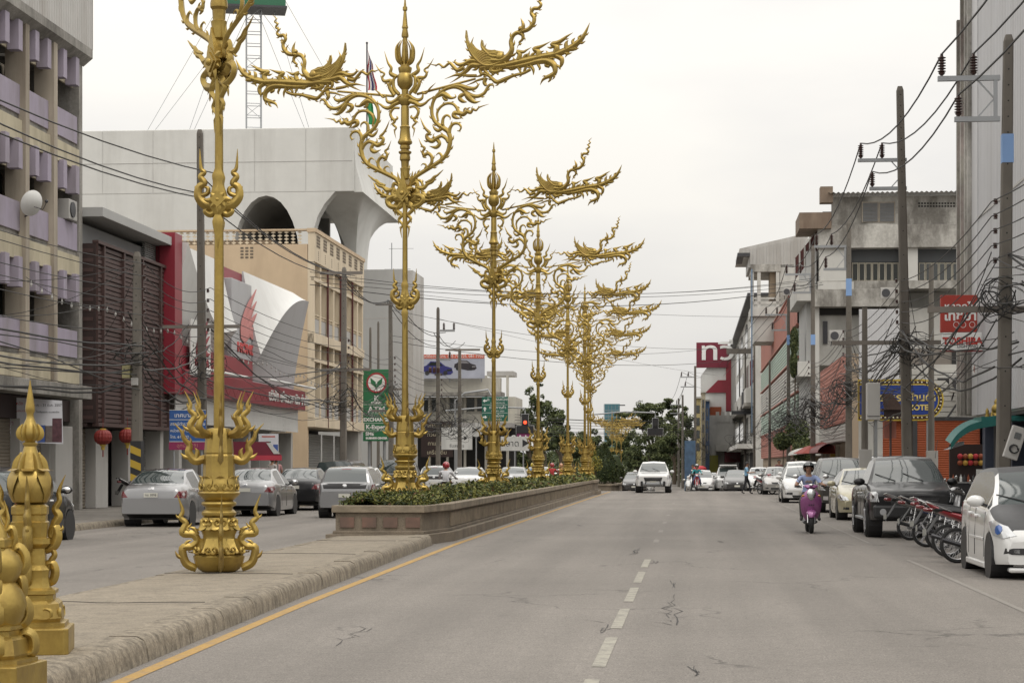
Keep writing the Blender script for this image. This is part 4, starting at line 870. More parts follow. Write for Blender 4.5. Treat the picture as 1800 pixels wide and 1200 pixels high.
for i in range(n + 1):
    x = min(max(i * bw, .16), L4 - .16); pbox('fin', M_beigel, b4, x - .14, x + .14, -.05, 2.19, 3.9, 11.84, bevel=.01)
for f, tp in ((8.24, 11.84), (3.98, 7.75)):
    pbox('floor_slab', M_beigel, b4, 0.02, L4 - .02, -.12, 2.2, f - .5, f, bevel=.01); pbox('transom_beam', M_beigel, b4, 0.02, L4 - .02, -.08, .1, tp - .95, tp - .78)
    for i in range(n):
        x = i * bw; g = MB().box(x + .15, x + bw - .15, .0, .05, f + .95, f + 1.0)
        g.box(x + .15, x + bw - .15, .0, .05, f + .8, f + .83)
        for q in range(5): g.box(x + .2 + q * (bw - .4) / 4 - .015, x + .2 + q * (bw - .4) / 4 + .015, .01, .04, f + .8, f + 1.0)
        g.build('rail', M_beigel, b4); pbox('rail_panel', M_wpil, b4, x + .15, x + bw - .15, .02, .06, f + .02, f + .76)
        if i in (1, 3, 5): pbox('door', M_maroon, b4, x + .3, x + bw - .2, 1.9, 2.18, f, tp)
        else: pbox('window', M_glassd, b4, x + .3, x + bw - .3, 2.0, 2.18, f + .9, tp - .2)
for i in (2, 4, 6): pbox('downpipe', M_maroon, b4, i * bw - .22, i * bw - .15, -.15, -.055, 3.5, 11.84)
# side lattice strip on the wall that faces the camera
g = MB()
for a in range(66):
    for c_ in range(4):
        y = .7 + a * .34; 
        g.prism([(y, 12.78 + c_ * .17), (y + .13, 12.85 + c_ * .17), (y, 12.92 + c_ * .17), (y - .13, 12.85 + c_ * .17)], .1, .14, 'x')
tag(g.build('lattice_strip', M_beigel, b4), kind='stuff')
pbox('side_coping', M_beige, b4, -.02, .36, .31, 24, 13.44, 13.52)
g = MB()
for a in (3.4, 7.5, 11.6, 15.7):
    for r_ in range(4):
        for q in (-1, 0, 1): g.box(-.012, -.002, a + q * .25 - .08, a + q * .25 + .08, 12.05 + r_ * .16, 12.14 + r_ * .16)
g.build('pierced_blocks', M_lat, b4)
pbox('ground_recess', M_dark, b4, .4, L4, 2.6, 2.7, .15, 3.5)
for i in range(0, n, 2): shutter(i * bw + .2, i * bw + 2 * bw - .2, .15, 3.2, 1.0, M_shutg, b4, .13)
pbox('corner_pier', M_wpil, b4, L4 - 1.4, L4 - .3, -.0, .9, .15, 3.48)
# ---- B5 big pale concrete hall with arches
Y5 = 130.0
b5 = thing('concrete_hall', 'huge pale concrete hall with arched undercroft behind the dealer', 'building', (0, 0, 0))
cx_ = P(622, 223, Y5); pst = toST(cx_); s5, t5 = pst
zb5, zt5 = 19.4, cx_.z
b5.location = ST(s5, t5, 0); b5.rotation_euler = (0, 0, RC)   # x = +t (right), y = +s (away)
LL = 45.0; D5 = 17.0
pbox('fascia_block', M_bigw, b5, -LL, 0, 0, D5, zb5, zt5, bevel=.05)
def arch_profile(x0, x1, zs, zt_, n=14):   # outline of an arched opening, semi-elliptical
    xc = (x0 + x1) / 2; rx = (x1 - x0) / 2
    return [(xc - rx * math.cos(math.pi * i / n), zs + (zt_ - zs) * math.sin(math.pi * i / n)) for i in range(n + 1)]
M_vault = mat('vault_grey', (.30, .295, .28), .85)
xa1, xa2 = -8.1, -3.55
ap = arch_profile(xa1, xa2, 14.6, 19.2)
MB().prism(([(xa1 - 1, zb5 - .002), (xa1 - 1, 9), (xa1, 9)] + ap + [(xa2, 9), (xa2 + .75, 9), (xa2 + .75, 15.6), (xa2 + .85, 16.8), (xa2 + 1.15, 17.8), (xa2 + 1.6, 18.6), (xa2 + 2.3, zb5 - .002)])[::-1], .0, 1.1).build('arch_wall', M_bigw, b5)
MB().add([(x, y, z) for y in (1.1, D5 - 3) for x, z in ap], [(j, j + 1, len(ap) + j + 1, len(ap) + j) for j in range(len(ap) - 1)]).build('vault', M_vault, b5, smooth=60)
pbox('plain_wall', M_bigw, b5, -LL, xa1 - 1, 0.0, 1.0, 0, zb5 - .002)
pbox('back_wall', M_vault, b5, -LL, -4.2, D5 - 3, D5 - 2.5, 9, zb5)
M_jnt = mat('joint_grey', (.46, .455, .435), .9)
for z in (21.4,): pbox('panel_joint', M_jnt, b5, -LL + .1, -.1, -.02, -.003, z, z + .04)
for x in (-3.2, -6.6, -10, -13.4, -16.8): pbox('panel_joint', M_jnt, b5, x, x + .035, -.02, -.003, zb5 + .1, zt5 - .1)
# trumpet-shaped column carrying the corner
fl = MB(); per = []; stx, sty = -1.3, 8.6; nS = 12
for i in range(nS): per.append((-4.0 + (4.0 + .55) * i / nS, .15))
for i in range(nS): per.append((.55, .15 + (D5 - .15) * i / nS))
for i in range(nS): per.append((.55 - 4.55 * i / nS, D5))
for i in range(nS): per.append((-4.0, D5 - (D5 - .15) * i / nS))
nP = len(per); vs = []; nV = 12
for k_ in range(nV + 1):
    v = k_ / nV
    f_ = 1 - math.cos(v * math.pi / 2); z = 9 + 5 * min(1, v * 0) + (13.6 - 9) * 1 + (zb5 - .01 - 13.6) * math.sin(v * math.pi / 2) ** 1.0
    for (x, y) in per:
        d = Vector((x - stx, y - sty)); d2 = d.normalized(); r0 = .75; px_, py_ = stx + d2.x * r0, sty + d2.y * r0 * 1.6
        vs.append((px_ + (x - px_) * f_ ** 1.15, py_ + (y - py_) * f_ ** 1.15, z))
fl.add(vs, [(i * nP + j, i * nP + (j + 1) % nP, (i + 1) * nP + (j + 1) % nP, (i + 1) * nP + j) for i in range(nV) for j in range(nP)]); fl.build('flared_column', M_bigw, b5, smooth=60)
MB().lathe([(.75, 0), (.75, 13.7)], 16, (stx, sty)).build('column_shaft', M_bigw, b5, smooth=True)
sf = MB(); prf = [(.0, zt5 - .05), (.02, zt5 - 1.6), (.12, zt5 - 2.6), (.34, zt5 - 3.4), (.55, zb5 - .02)]
sf.add([(x, y, z) for x, z in prf for y in (.15, D5)], [(2 * i, 2 * i + 1, 2 * i + 3, 2 * i + 2) for i in range(4)]); sf.add([(0, .15, zt5 - .05)] + [(x, .15, z) for x, z in prf[1:]] + [(0, .15, zb5 - .02)], [tuple(range(6))]); sf.build('swelling_side', M_bigw, b5, smooth=60)
# ---- lattice mast behind the hall, with guy wires
ms = thing('lattice_mast', 'slim lattice radio mast with guy wires behind the hall', 'mast', P(446, 225, 142), R(10))
b = MB(); hw = .52; H = 28
for x, y in ((-hw, -hw), (hw, -hw), (hw, hw), (-hw, hw)): b.cyl((x, y, -6), (x, y, H), .045, 6)
b.build('leg_rails', M_steel, ms)
b = MB()
for i in range(40):
    z = -6 + i * .85
    for (x0, y0), (x1, y1) in zip(((-hw, -hw), (hw, -hw), (hw, hw), (-hw, hw)), ((hw, -hw), (hw, hw), (-hw, hw), (-hw, -hw))):
        b.cyl((x0, y0, z), (x1, y1, z), .03, 5)
        if i % 4 == 0: b.cyl((x0, y0, z), (x1, y1, z + .85), .02, 5)
b.build('lattice', M_steel, ms)
b = MB().box(-2.2, 2.2, -1.2, 1.2, 8.5, 11); b.build('green_cabin', mat('mast_green', (.02, .12, .06), .5), ms); pbox('cabin_floor', M_dsteel, ms, -2.3, 2.3, -1.3, 1.3, 8.35, 8.49)
b = MB()
for x in (-9, -5.5, 5, 9.5):
    for z in (9, 13): b.tube([(0, 0, z), (x, 1, -3)], .018, 4)
b.build('guy_wire', M_steel, ms)
# ---- flag on a pole
fg = thing('flag', 'Thai flag and green flag drooping on a pole behind the swan arm', 'flag', P(645, 225, 128), 0)
MB().cyl((0, 0, -1), (0, 0, 5.4), .05, 8).ball((0, 0, 5.45), .08).build('flagpole', M_dsteel, fg)
for nm, z0, h_, cols_ in (('tricolour', 2.4, 2.6, ((.45, .02, .03), (.6, .6, .58), (.03, .03, .14), (.6, .6, .58), (.45, .02, .03))), ('green_flag', .2, 2.1, ((.03, .25, .08), (.05, .3, .1)))):
    b = MB(); n = len(cols_) * 2
    b.grid(lambda u, v: (.05 + (.15 + .75 * v) * u * (1 - .35 * v) + .05 * math.sin(v * 9), .12 * math.sin(u * 9 + v * 3), z0 + h_ * (1 - v) - .5 * u * (1 - v)), n, 10)
    ms_ = [mat('flag_%s_%d' % (nm, i), c_, .8) for i, c_ in enumerate(cols_)]
    b.m = [min(i // 20, len(cols_) - 1) for i in range(len(b.f))]; b.build(nm, ms_, fg, smooth=60)
# ---- B6 grey block
Y6 = 135.0; s6, t6 = toST(P(713, 473, Y6)); zt6 = P(713, 473, Y6).z
b6 = thing('grey_block', 'plain grey windowless block beyond the beige building', 'building', ST(s6, t6, 0), RC)
pbox('wall', M_grey, b6, -14, 0, 0, 6, .0, zt6, bevel=.03); pbox('side_fin', M_clad, b6, 0.01, .45, .3, 5.9, 4, zt6 - .05)
MB().cyl((-1.1, 1, zt6), (-1.1, 1, zt6 + 1.9), .03).cyl((-1.6, 1, zt6 + .1), (.2, 1, zt6 + .1), .02).cyl((-1.3, 1, zt6 + 1.5), (.4, 1, zt6 + 1.5), .015).build('aerial', M_steel, b6)
for z in (5, 8, 11.5): pbox('joint', M_clad, b6, -13.9, -.1, -.012, -.003, z, z + .05)
# ---- bank sign on two concrete posts
ks = thing('bank_sign', 'tall green bank sign with leaf emblem, ATM and exchange lettering', 'sign', P(662, 775, 118), 0)
M_kg = mat('kgreen', (.02, .15, .06), .5); M_kgd = mat('sign_dark_green', (.012, .10, .045), .5)
hw = .80; zt = 4.25
pbox('panel', M_kg, ks, -hw, hw, -.1, .1, 0, zt, bevel=.02)
for z in (.62, 1.05, 1.62, 2.15): pbox('divider', M_wl, ks, -hw + .02, hw - .02, -.108, -.102, z, z + .02)
k = MB(); k.lathe([(.60, 0), (.60, .03), (.50, .03), (.50, 0)], 28); o = k.build('emblem_ring', mat('emblem_red', (.35, .03, .04), .5), ks); o.location = (0, -.1, 3.45); o.rotation_euler = (R(90), 0, 0)
o = MB().lathe([(.50, 0), (.50, .02)], 28).build('emblem_disc', M_wl, ks); o.location = (0, -.1, 3.45); o.rotation_euler = (R(90), 0, 0)
k = MB()
for q in (-1, 1): k.prism([(q * .02, 3.15), (q * .32, 3.4), (q * .36, 3.75), (q * .05, 3.5)][::q], -.135, -.122)
k.box(-.02, .02, -.135, -.122, 3.05, 3.4); k.build('leaf_emblem', M_kg, ks)
for s_, z, sz, x in (('K', 2.52, .45, 0), ('กสิกรไทย', 2.27, .17, 0), ('ATM', 1.85, .5, 0), ('EXCHANGE', 1.26, .29, 0), ('K-Expert', .83, .34, 0), ('SME', .42, .28, -.4), ('BUSINESS CENTER', .17, .155, 0)):
    text(s_, sz, ks, (x, -.112, z), (R(90), 0, 0), M_wl, .004, bold=.012)
text('CURRENCY', .12, ks, (-.4, -.112, 1.5), (R(90), 0, 0), M_wl, .004)
MB().cyl((-.45, .2, -3.2), (-.45, .2, 4.2), .09).cyl((.45, .2, -3.2), (.45, .2, 4.2), .09).build('post', M_steel, ks)
# ---- B8 corner building with rooftop billboard
Y8 = 172.0
b8 = thing('corner_building', 'pale corner building under the rooftop billboard', 'building', P(800, 817, Y8), RC)
Q8 = lambda px, py: ((px - 800) / F * Y8, (HZ - py) / F * Y8 + EYE - EYE)
def b8box(nm, m, px0, py0, px1, py1, y0, y1): (x0, z0), (x1, z1) = Q8(px0, py1), Q8(px1, py0); return pbox(nm, m, b8, x0, x1, y0, y1, z0, z1)
M_b8 = mat('old_cream', (.50, .48, .42), .85, var=.1, dirt=.5, dcol=(.25, .23, .20), streak=.3, dscale=.6)
b8.location.z = EYE
b8box('parapet', M_b8, 722, 664, 880, 690, 0, 1); b8box('canopy_slab', M_conc, 715, 690, 886, 696, -1.5, 1); b8box('upper_wall', M_b8, 722, 697, 905, 727, .5, 8)
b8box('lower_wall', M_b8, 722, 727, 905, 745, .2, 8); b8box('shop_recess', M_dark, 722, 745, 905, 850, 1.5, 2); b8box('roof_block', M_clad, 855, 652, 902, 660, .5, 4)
for px in (740, 758, 790, 820, 838, 862): b8box('window', M_glassd, px, 700, px + 13, 722, .42, .5)
for px in (724, 752, 784, 815, 852, 890): b8box('column', M_b8, px, 660 if px > 840 else 697, px + 4, 850, .1, .49)
b8box('shop_canopy', mat('faded_awning', (.30, .29, .28), .8), 722, 744, 905, 752, -2.5, .4)
bb = thing('billboard', 'rooftop billboard showing a blue car and a dark car', 'billboard', P(790, 665, Y8 - .6), RC)
hw = 62 / F * Y8; hh = 42 / F * Y8
pbox('panel', mat('billboard_sky', (.36, .375, .44), .6, var=.3, scale=.8, obj=True), bb, -hw, hw, -.1, .1, 0, hh)
pbox('top_strip', mat('billboard_red', (.55, .10, .05), .6), bb, -hw, hw, -.12, -.101, hh * .83, hh)
text('ศูนย์รถยนต์มือสอง โทร. 055-711225, 081-7702255', .34, bb, (0, -.13, hh * .915), (R(90), 0, 0), M_wl, .004)
def car_print(x, z, k, m, m2):
    b = MB(); b.prism([(x + a * k, z + c_ * k) for a, c_ in ((-1.1, .1), (-1.05, .45), (-.8, .55), (-.5, .85), (.2, .82), (.6, .5), (1.1, .35), (1.2, .0), (1.0, -.15), (.3, -.2), (-.6, .0))], -.112, -.102); b.build('printed_car', m, bb)
    b = MB(); b.prism([(x + a * k, z + c_ * k) for a, c_ in ((-.7, .55), (-.45, .78), (.15, .76), (.45, .5))], -.118, -.113); b.prism([(x + a * k, z + c_ * k) for a, c_ in ((.75, .25), (1.1, .25), (1.1, .12), (.7, .1))], -.118, -.113); b.build('printed_window', m2, bb)
    b = MB(); 
    for xx in (-.75, .62): b.cyl((x + xx * k, -.119, z - .02 * k), (x + xx * k, -.112, z - .02 * k), .17 * k, 12)
    b.build('printed_wheel', M_blk, bb)
car_print(-1.05, .5, 1.15, mat('print_blue', (.03, .03, .16), .5), M_glassd); car_print(1.35, .85, .85, mat('print_black', (.03, .025, .03), .5), mat('print_grey', (.2, .19, .2), .5))
MB().bar((-hw + .3, .3, -.3), (-hw + .3, .3, hh), .1).bar((hw - .3, .3, -.3), (hw - .3, .3, hh), .1).bar((0, .3, -.3), (0, .3, hh), .1).build('frame_post', M_steel, bb)
# ================================================================ right side buildings
M_rclad = mat('white_ribbed_cladding', (.50, .50, .51), .45, var=.05, dirt=.35, dcol=(.36, .35, .34), streak=.05)
M_stain = mat('stained_concrete', (.46, .445, .41), .9, var=.15, scale=.8, dirt=.9, streak=.45, dthr=.50, dscale=.55, grain=.15, gscale=6, dcol=(.13, .12, .105), bump=.15)
M_plas = mat('dull_plaster', (.50, .49, .46), .85, var=.08, dirt=.5, dcol=(.27, .26, .24), streak=.4, dscale=.5)
M_salmon = mat('salmon_louvres', (.40, .155, .115), .7, var=.12, dirt=.35, dcol=(.22, .10, .08), streak=.5)
M_green = mat('pale_green_louvres', (.38, .47, .40), .6, var=.1)
M_orange = mat('orange_shutter', (.29, .065, .02), .55, var=.15, dirt=.3, dcol=(.22, .05, .02), streak=.4)
M_teal = mat('teal_roof', (.015, .14, .125), .5, var=.15)
M_roof = mat('brown_tile_roof', (.085, .055, .045), .8, var=.3, scale=6)
M_rust = mat('rusty_sheet', (.20, .15, .11), .8, var=.3, dirt=.6, dcol=(.10, .06, .04))
M_wood = mat('grey_boards', (.17, .15, .13), .8, var=.25, scale=3)
M_ivy = mat('ivy_green', (.045, .075, .025), .7, var=.5, scale=6)
# ---- RA tall ribbed building at the right edge
tA = 8.0; sA = SP(1712, tA)
ra = thing('ribbed_tower', 'tall building clad in white ribbed sheet at the right edge', 'building', ST(sA, tA, 0), RR)
shutter(0, 26, 2.95, 24, 0, M_rclad, ra, .26, 'ribbed_cladding', vert=True)
pbox('corner_panel', M_rclad, ra, -.02, 1.1, -.06, -.0, 2.95, 24); pbox('core', M_plas, ra, .05, 26, .05, 14, 2.9, 24)
pbox('band_joint', M_clad, ra, 0, 26, -.05, -.036, 8.4, 8.46)
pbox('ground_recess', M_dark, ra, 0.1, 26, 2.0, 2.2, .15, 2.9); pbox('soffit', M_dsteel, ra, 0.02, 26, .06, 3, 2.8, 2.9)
for x in (.3, 5, 10): pbox('column', mat('blue_grey_paint', (.05, .06, .09), .7), ra, x, x + .5, .2, .7, .15, 2.8)
# thin facade strip of the next house
rs = thing('narrow_facade', 'narrow stained facade with pink panes beside the ribbed tower', 'building', ST(sA, tA - .05, 0), RR)
Hs = 15.2
pbox('wall', M_stain, rs, -2.5, -.03, .05, 10, 3, Hs)
for x, tp in ((-2.4, Hs - .5), (-1.6, Hs), (-.75, Hs + .2), (-.15, Hs + .6)): pbox('pilaster', M_stain, rs, x - .09, x + .09, -.12, .049, 3, tp)
for i in range(14):
    z = 4 + i * .82
    pbox('pane', mat('pink_pane', (.42, .17, .18), .5, var=.15) if i % 3 != 1 else M_cream, rs, -1.48, -.86, -.0, .045, z, z + .68)
    pbox('pane', M_cream if i % 2 else mat('pink_pane', (.42, .17, .18)), rs, -2.28, -1.72, -.0, .045, z, z + .68)
# ---- camera-facing walls
def wall_root(name, label, cat, px, Y):
    p = P(px, HZ, Y); r = thing(name, label, cat, (p.x, p.y, 0), RC)
    c, s_ = math.cos(RC), math.sin(RC)
    def q(px_, py_):   # pixel -> local x, z on the wall's own plane
        k_ = (px_ - CX) / F; x = (k_ * p.y - p.x) / (c - k_ * s_); Yd = p.y + x * s_
        return x, EYE + (HZ - py_) * Yd / F
    def bx(nm, m, px0, py0, px1, py1, y0, y1, bevel=0):
        x0, _ = q(px0, py0); x1, _ = q(px1, py0); xm = (px0 + px1) / 2; z0 = q(xm, py1)[1]; z1 = q(xm, py0)[1]
        return MB().box(x0, x1, y0, y1, z0, z1).build(nm, m, r, bevel=bevel)
    return r, q, bx
# RB stained concrete apartment
rb, q, bx = wall_root('stained_apartments', 'stained concrete apartment block with louvre windows behind the poles', 'building', 1425, 127)
bx('upper_wall', M_stain, 1462, 345, 1712, 396, 0, .4); bx('core', M_plas, 1432, 396, 1712, 800, 3.0, 14); bx('spandrel', M_stain, 1437, 396, 1712, 436, -.35, .5, .02)
rf = MB(); x0, z0 = q(1455, 345); x1, _ = q(1712, 345)
n = 60
rf.add([(x0 + (x1 - x0) * i / n, y, z0 + .1 + .05 * math.cos(i * math.pi) + (.25 if y > 3 else 0)) for y in (-.9, 6) for i in range(n + 1)], [(i, i + 1, n + 2 + i, n + 1 + i) for i in range(n)]); rf.build('corrugated_roof', M_clad, rb)
for a, b_ in ((1515, 1544), (1545, 1573)):
    bx('louvre_frame', M_pil, a, 355, b_, 391, -.06, -.002)
    for i in range(14): bx('louvre_blade', mat('louvre_grey', (.13, .135, .14), .6), a + 1.5, 357 + i * 2.4, b_ - 1.5, 358.7 + i * 2.4, -.1, -.062)
for r_ in range(2):
    for i in range(17): bx('vent_block', M_dark, 1614 + i * 5.1, 356 + r_ * 5, 1617.5 + i * 5.1, 359 + r_ * 5, -.012, -.002)
bx('floor_slab', M_stain, 1437, 494, 1712, 508, -.35, 3); bx('balcony_wall', M_plas, 1437, 496, 1500, 533, -.4, -.36)
bx('recess_back', M_glassd, 1495, 436, 1712, 494, 1.2, 1.4)
bx('transom_panel', mat('dark_louvre', (.07, .075, .08), .6), 1497, 437, 1582, 459, .6, .7); bx('transom_panel', mat('dark_louvre', (.07, .075, .08)), 1615, 436, 1700, 459, .6, .7)
bx('wall_pier', M_plas, 1583, 434, 1613, 494, -.1, 1.1); bx('wall_pier', M_plas, 1440, 436, 1496, 494, -.1, 1.1)
for grp in ((1499, 1582), (1617, 1700)):
    n = 7; w_ = (grp[1] - grp[0]) / n
    for i in range(n):
        a = grp[0] + i * w_; bx('casement_frame', mat('casement_paint', (.40, .37, .30), .7), a, 460, a + w_ - .6, 492, .62, .68); bx('casement_pane', M_glassd, a + 1.9, 462, a + w_ - 2.5, 490.5, .58, .615)
bx('floor_slab', M_stain, 1425, 509, 1580, 540, -.6, 3, .02); bx('lower_wall', M_plas, 1425, 540, 1712, 640, .8, 3); bx('painted_shade_strip', M_dark, 1440, 540, 1560, 552, .5, .79)  # near-black strip under the slab paints in its shade
bx('board_wall', M_wood, 1580, 612, 1712, 668, .0, .79); bx('board_gap', M_dark, 1673, 612, 1684, 690, -.05, -.01); bx('banner', mat('pale_blue_banner', (.42, .48, .58), .7, var=.15), 1685, 614, 1706, 690, -.05, -.01)
bx('white_sheet_wall', M_rclad, 1508, 545, 1578, 668, -.9, -.8)
for i in range(16): bx('sheet_rib', M_rclad, 1509 + i * 4.3, 546, 1510.3 + i * 4.3, 667, -.93, -.901)
# projecting balconies on its street side (seen left of the corner)
for (a, py0, b_, py1, m) in ((1400, 495, 1432, 530, M_plas), (1402, 636, 1432, 662, M_plas), (1402, 742, 1432, 770, M_plas)):
    bx('balcony', m, a, py0, b_, py1, -.6, 9, .02)
bx('balcony_back', M_grey, 1418, 440, 1436, 780, .5, 9); bx('street_wall', M_plas, 1432, 500, 1440, 800, -.1, 9)
MB().prism([q(1398, 490), q(1398, 452), q(1443, 397), q(1443, 432)][::-1], 1.0, 1.15).build('brown_screen', M_maroon, rb)
for i in range(6):
    a_, c_ = q(1398 + i * 9, 490 - i * 11.6), q(1398 + i * 9, 452 - i * 11); MB().bar((a_[0], .95, a_[1]), (c_[0], .95, c_[1]), .12, .1).build('screen_post', M_plas, rb)
r2 = MB(); xa, za = q(1455, 328); xb, zb_ = q(1441, 345)
bx('gutter_box', M_rust, 1441, 330, 1463, 358, -.6, .4); bx('gutter_box', M_rust, 1404, 376, 1460, 404, -.8, 4); bx('grille', M_dsteel, 1446, 372, 1462, 392, 0, .3)
bx('window_bars', M_dsteel, 1448, 563, 1456, 603, .7, .78)
# ---- orange shutter house and wall above it
ro, q, bx = wall_root('orange_shutter_shop', 'shop front closed with orange roller shutters under a stained wall', 'building', 1600, 76)
x0, z0 = q(1610, 860); x1, z1 = q(1722, 738); shutter(x0, x1, .15, z1, -.05, M_orange, ro, .085, 'roller_shutter')
bx('lintel', M_dsteel, 1560, 733, 1760, 739, -.1, .3); bx('upper_wall', M_plas, 1585, 640, 1750, 732.5, .1, .5)
for i in range(9): bx('wall_board', M_plas, 1600, 650 + i * 9.3, 1728, 658 + i * 9.3, .04, .095)
x0, z0 = q(1552, 860); x1, _ = q(1608, 738); shutter(x0, x1, .15, z1, .1, M_orange, ro, .085, 'roller_shutter'); bx('pillar', M_dsteel, 1604, 739, 1612, 860, -.1, .2)
bx('shop_dark', M_dark, 1722, 738, 1800, 870, 1.5, 1.8); bx('navy_pier', mat('navy_paint', (.03, .035, .07), .7), 1727, 690, 1740, 860, -.3, .6)
bx('core', M_plas, 1590, 660, 1745, 860, .6, 8); 
br = MB(); a, c_ = q(1660, 667), q(1722, 738); br.bar((a[0], -.5, a[1]), (c_[0], -.5, c_[1]), .1); a, c_ = q(1660, 738), q(1686, 700)
br.bar((a[0], -.5, a[1]), (c_[0], -.5, c_[1]), .07); a, c_ = q(1645, 667), q(1712, 667); br.bar((a[0], -.5, a[1]), (c_[0], -.5, c_[1]), .08); br.build('brace_frame', M_dsteel, ro)
# ---- hotel sign
hs, q, bx = wall_root('hotel_sign', 'blue hotel sign with a yellow rim of bulbs and rounded end', 'sign', 1580, 72)
def rnd(x0, x1, z0, z1, n=12):
    r_ = (z1 - z0) / 2; zc = (z0 + z1) / 2; pts = [(x0, z0)]
    pts += [(x1 - r_ + r_ * math.sin(math.pi * i / n), zc - r_ * math.cos(math.pi * i / n)) for i in range(n + 1)]; return pts + [(x0, z1)]
xa, zt_ = q(1508, 667); xb, zb_ = q(1659, 739)
M_ney = mat('sign_yellow', (.55, .40, .05), .5); M_neb = mat('sign_brown', (.05, .02, .018), .6); M_neblue = mat('sign_deep_blue', (.018, .05, .26), .45, var=.1)
for nm, d, y, m in (('rim', 0, 0, M_ney), ('bulb_track', .055, -.012, M_neb), ('inner_rim', .165, -.024, M_ney), ('face', .21, -.036, M_neblue)):
    MB().prism(rnd(xa + d * .3, xb - d, zb_ + d, zt_ - d), y - .05, y + .04).build(nm, m, hs)
bl = MB().ball((0, 0, 0), .035, 8, 4).mesh('bulb', mat('cream_bulb', (.62, .58, .40), .4)); R5 = (zt_ - zb_) / 2 - .11; zc = (zt_ + zb_) / 2; xr = xb - (zt_ - zb_) / 2
x = xa + .1
while x < xr: link('bulb', bl, hs, loc=(x, -.075, zt_ - .11)); link('bulb', bl, hs, loc=(x, -.075, zb_ + .11)); x += .145
for i in range(1, 15): a = math.pi * i / 15; link('bulb', bl, hs, loc=(xr + R5 * math.sin(a), -.075, zc + R5 * math.cos(a)))
for i in range(12): 
    z = zb_ + .24 + i * (zt_ - zb_ - .48) / 11; MB().box(xa + .2, xr + .2, -.089, -.0865, z - .004, z + .004).build('seam', mat('sign_seam', (.01, .025, .12), .5), hs)
M_lety = mat('letter_yellow', (.66, .52, .18), .5)
text('โรงแรมบ้านด้ำ', .38, hs, (q(1592, 700)[0], -.095, q(1592, 699)[1]), (R(90), 0, 0), M_lety, .01, bold=.008); text('HOME HOTEL', .27, hs, (q(1596, 716)[0], -.095, q(1596, 716.5)[1]), (R(90), 0, 0), M_lety, .01, bold=.01)
bx('post', M_dsteel, 1536, 740, 1540, 870, 0, .1); bx('post', M_steel, 1629, 739, 1636, 870, 0, .12)
# tiled gate roof and junction cabinet in front of it
gt, q, bx = wall_root('gate_roof', 'small brown tiled gate roof with carved eaves below the hotel sign', 'roof', 1560, 69)
b = MB(); a = q(1549, 692); c_ = q(1567, 692); d = q(1584, 721); e = q(1549, 721)
for i in range(7):
    f0, f1 = i / 7, (i + 1) / 7
    xr0 = c_[0] + (d[0] - c_[0]) * f0; xr1 = c_[0] + (d[0] - c_[0]) * f1; zz0 = a[1] + (e[1] - a[1]) * f0; zz1 = a[1] + (e[1] - a[1]) * f1
    MB().prism([(a[0], zz1), (xr1, zz1), (xr0, zz0), (a[0], zz0)], -.3 - .12 * i, -.2 - .12 * i).build('tile_course', M_roof, gt)
bx('carved_eave', M_brownd, 1549, 722, 1586, 733, -.95, -.9); bx('beam', M_brown, 1545, 719, 1588, 722, -1, .6); bx('post', M_brown, 1563, 722, 1566, 870, -.3, -.1); bx('wall', M_salmon, 1553, 740, 1575, 770, -.1, 0)
cb, q, bx = wall_root('junction_cabinet', 'grey metal cabinet on a post in front of the hotel sign', 'cabinet', 1535, 63)
bx('case', M_clad, 1523, 673, 1546, 738, -.25, .25, .02); bx('seam', M_dsteel, 1523.5, 731, 1545.5, 732, -.262, -.252); bx('post', M_steel, 1537, 738, 1542, 872, -.08, .08)
# ---- lighting shop sign
ts, q, bx = wall_root('lighting_sign', 'red projecting light bulb shop sign hung among the cables', 'sign', 1685, 54.5)
bx('panel', mat('sign_red', (.36, .035, .022), .5, var=.08), 1653, 519, 1717, 584, -.1, .1, .01); bx('lower_panel', M_wl, 1655, 584.5, 1725, 616, -.1, .1, .01); bx('frame', mat('frame_red', (.18, .02, .02), .5), 1653, 616.2, 1727, 618, -.11, .11)
T = lambda s_, px, py, sz, m, bo=0: text(s_, sz, ts, (q(px, py)[0], -.108, q(px, py)[1]), (R(90), 0, 0), m, .004, bold=bo)
T('หลอดไฟ', 1688, 540, .27, M_wl, .006); T('โทชิบา', 1687, 556, .36, M_wl, .012); T('TOSHIBA', 1691, 600, .26, mat('letter_red', (.45, .03, .02), .5), .012); T('LIGHTING', 1700, 609, .125, M_blk)
ic = MB(); 
for px in (1680, 1692, 1708):
    x, z = q(px, 571); 
    for i in range(14):
        a0, a1 = i * math.pi / 7, (i + 1) * math.pi / 7; ic.bar((x + .075 * math.cos(a0), -.105, z + .08 * math.sin(a0)), (x + .075 * math.cos(a1), -.105, z + .08 * math.sin(a1)), .01, .012)
ic.build('bulb_icons', M_wl, ts); bx('arm', M_dsteel, 1716, 523, 1735, 526, -.03, .03); bx('arm', M_dsteel, 1716, 606, 1735, 609, -.03, .03)
rd_ = thing('round_sign', 'half-hidden round orange sign on the ribbed tower', 'sign', P(1733, 648, 56), R(-30))
o = MB().lathe([(.36, 0), (.36, .12)], 28).build('rim', M_wl, rd_); o.rotation_euler = (R(90), 0, 0); o = MB().lathe([(.31, .1), (.31, .135)], 28).build('face', M_orange, rd_); o.rotation_euler = (R(90), 0, 0)
text('C', .3, rd_, (0, -.15, 0), (R(90), 0, 0), M_blk, .004)
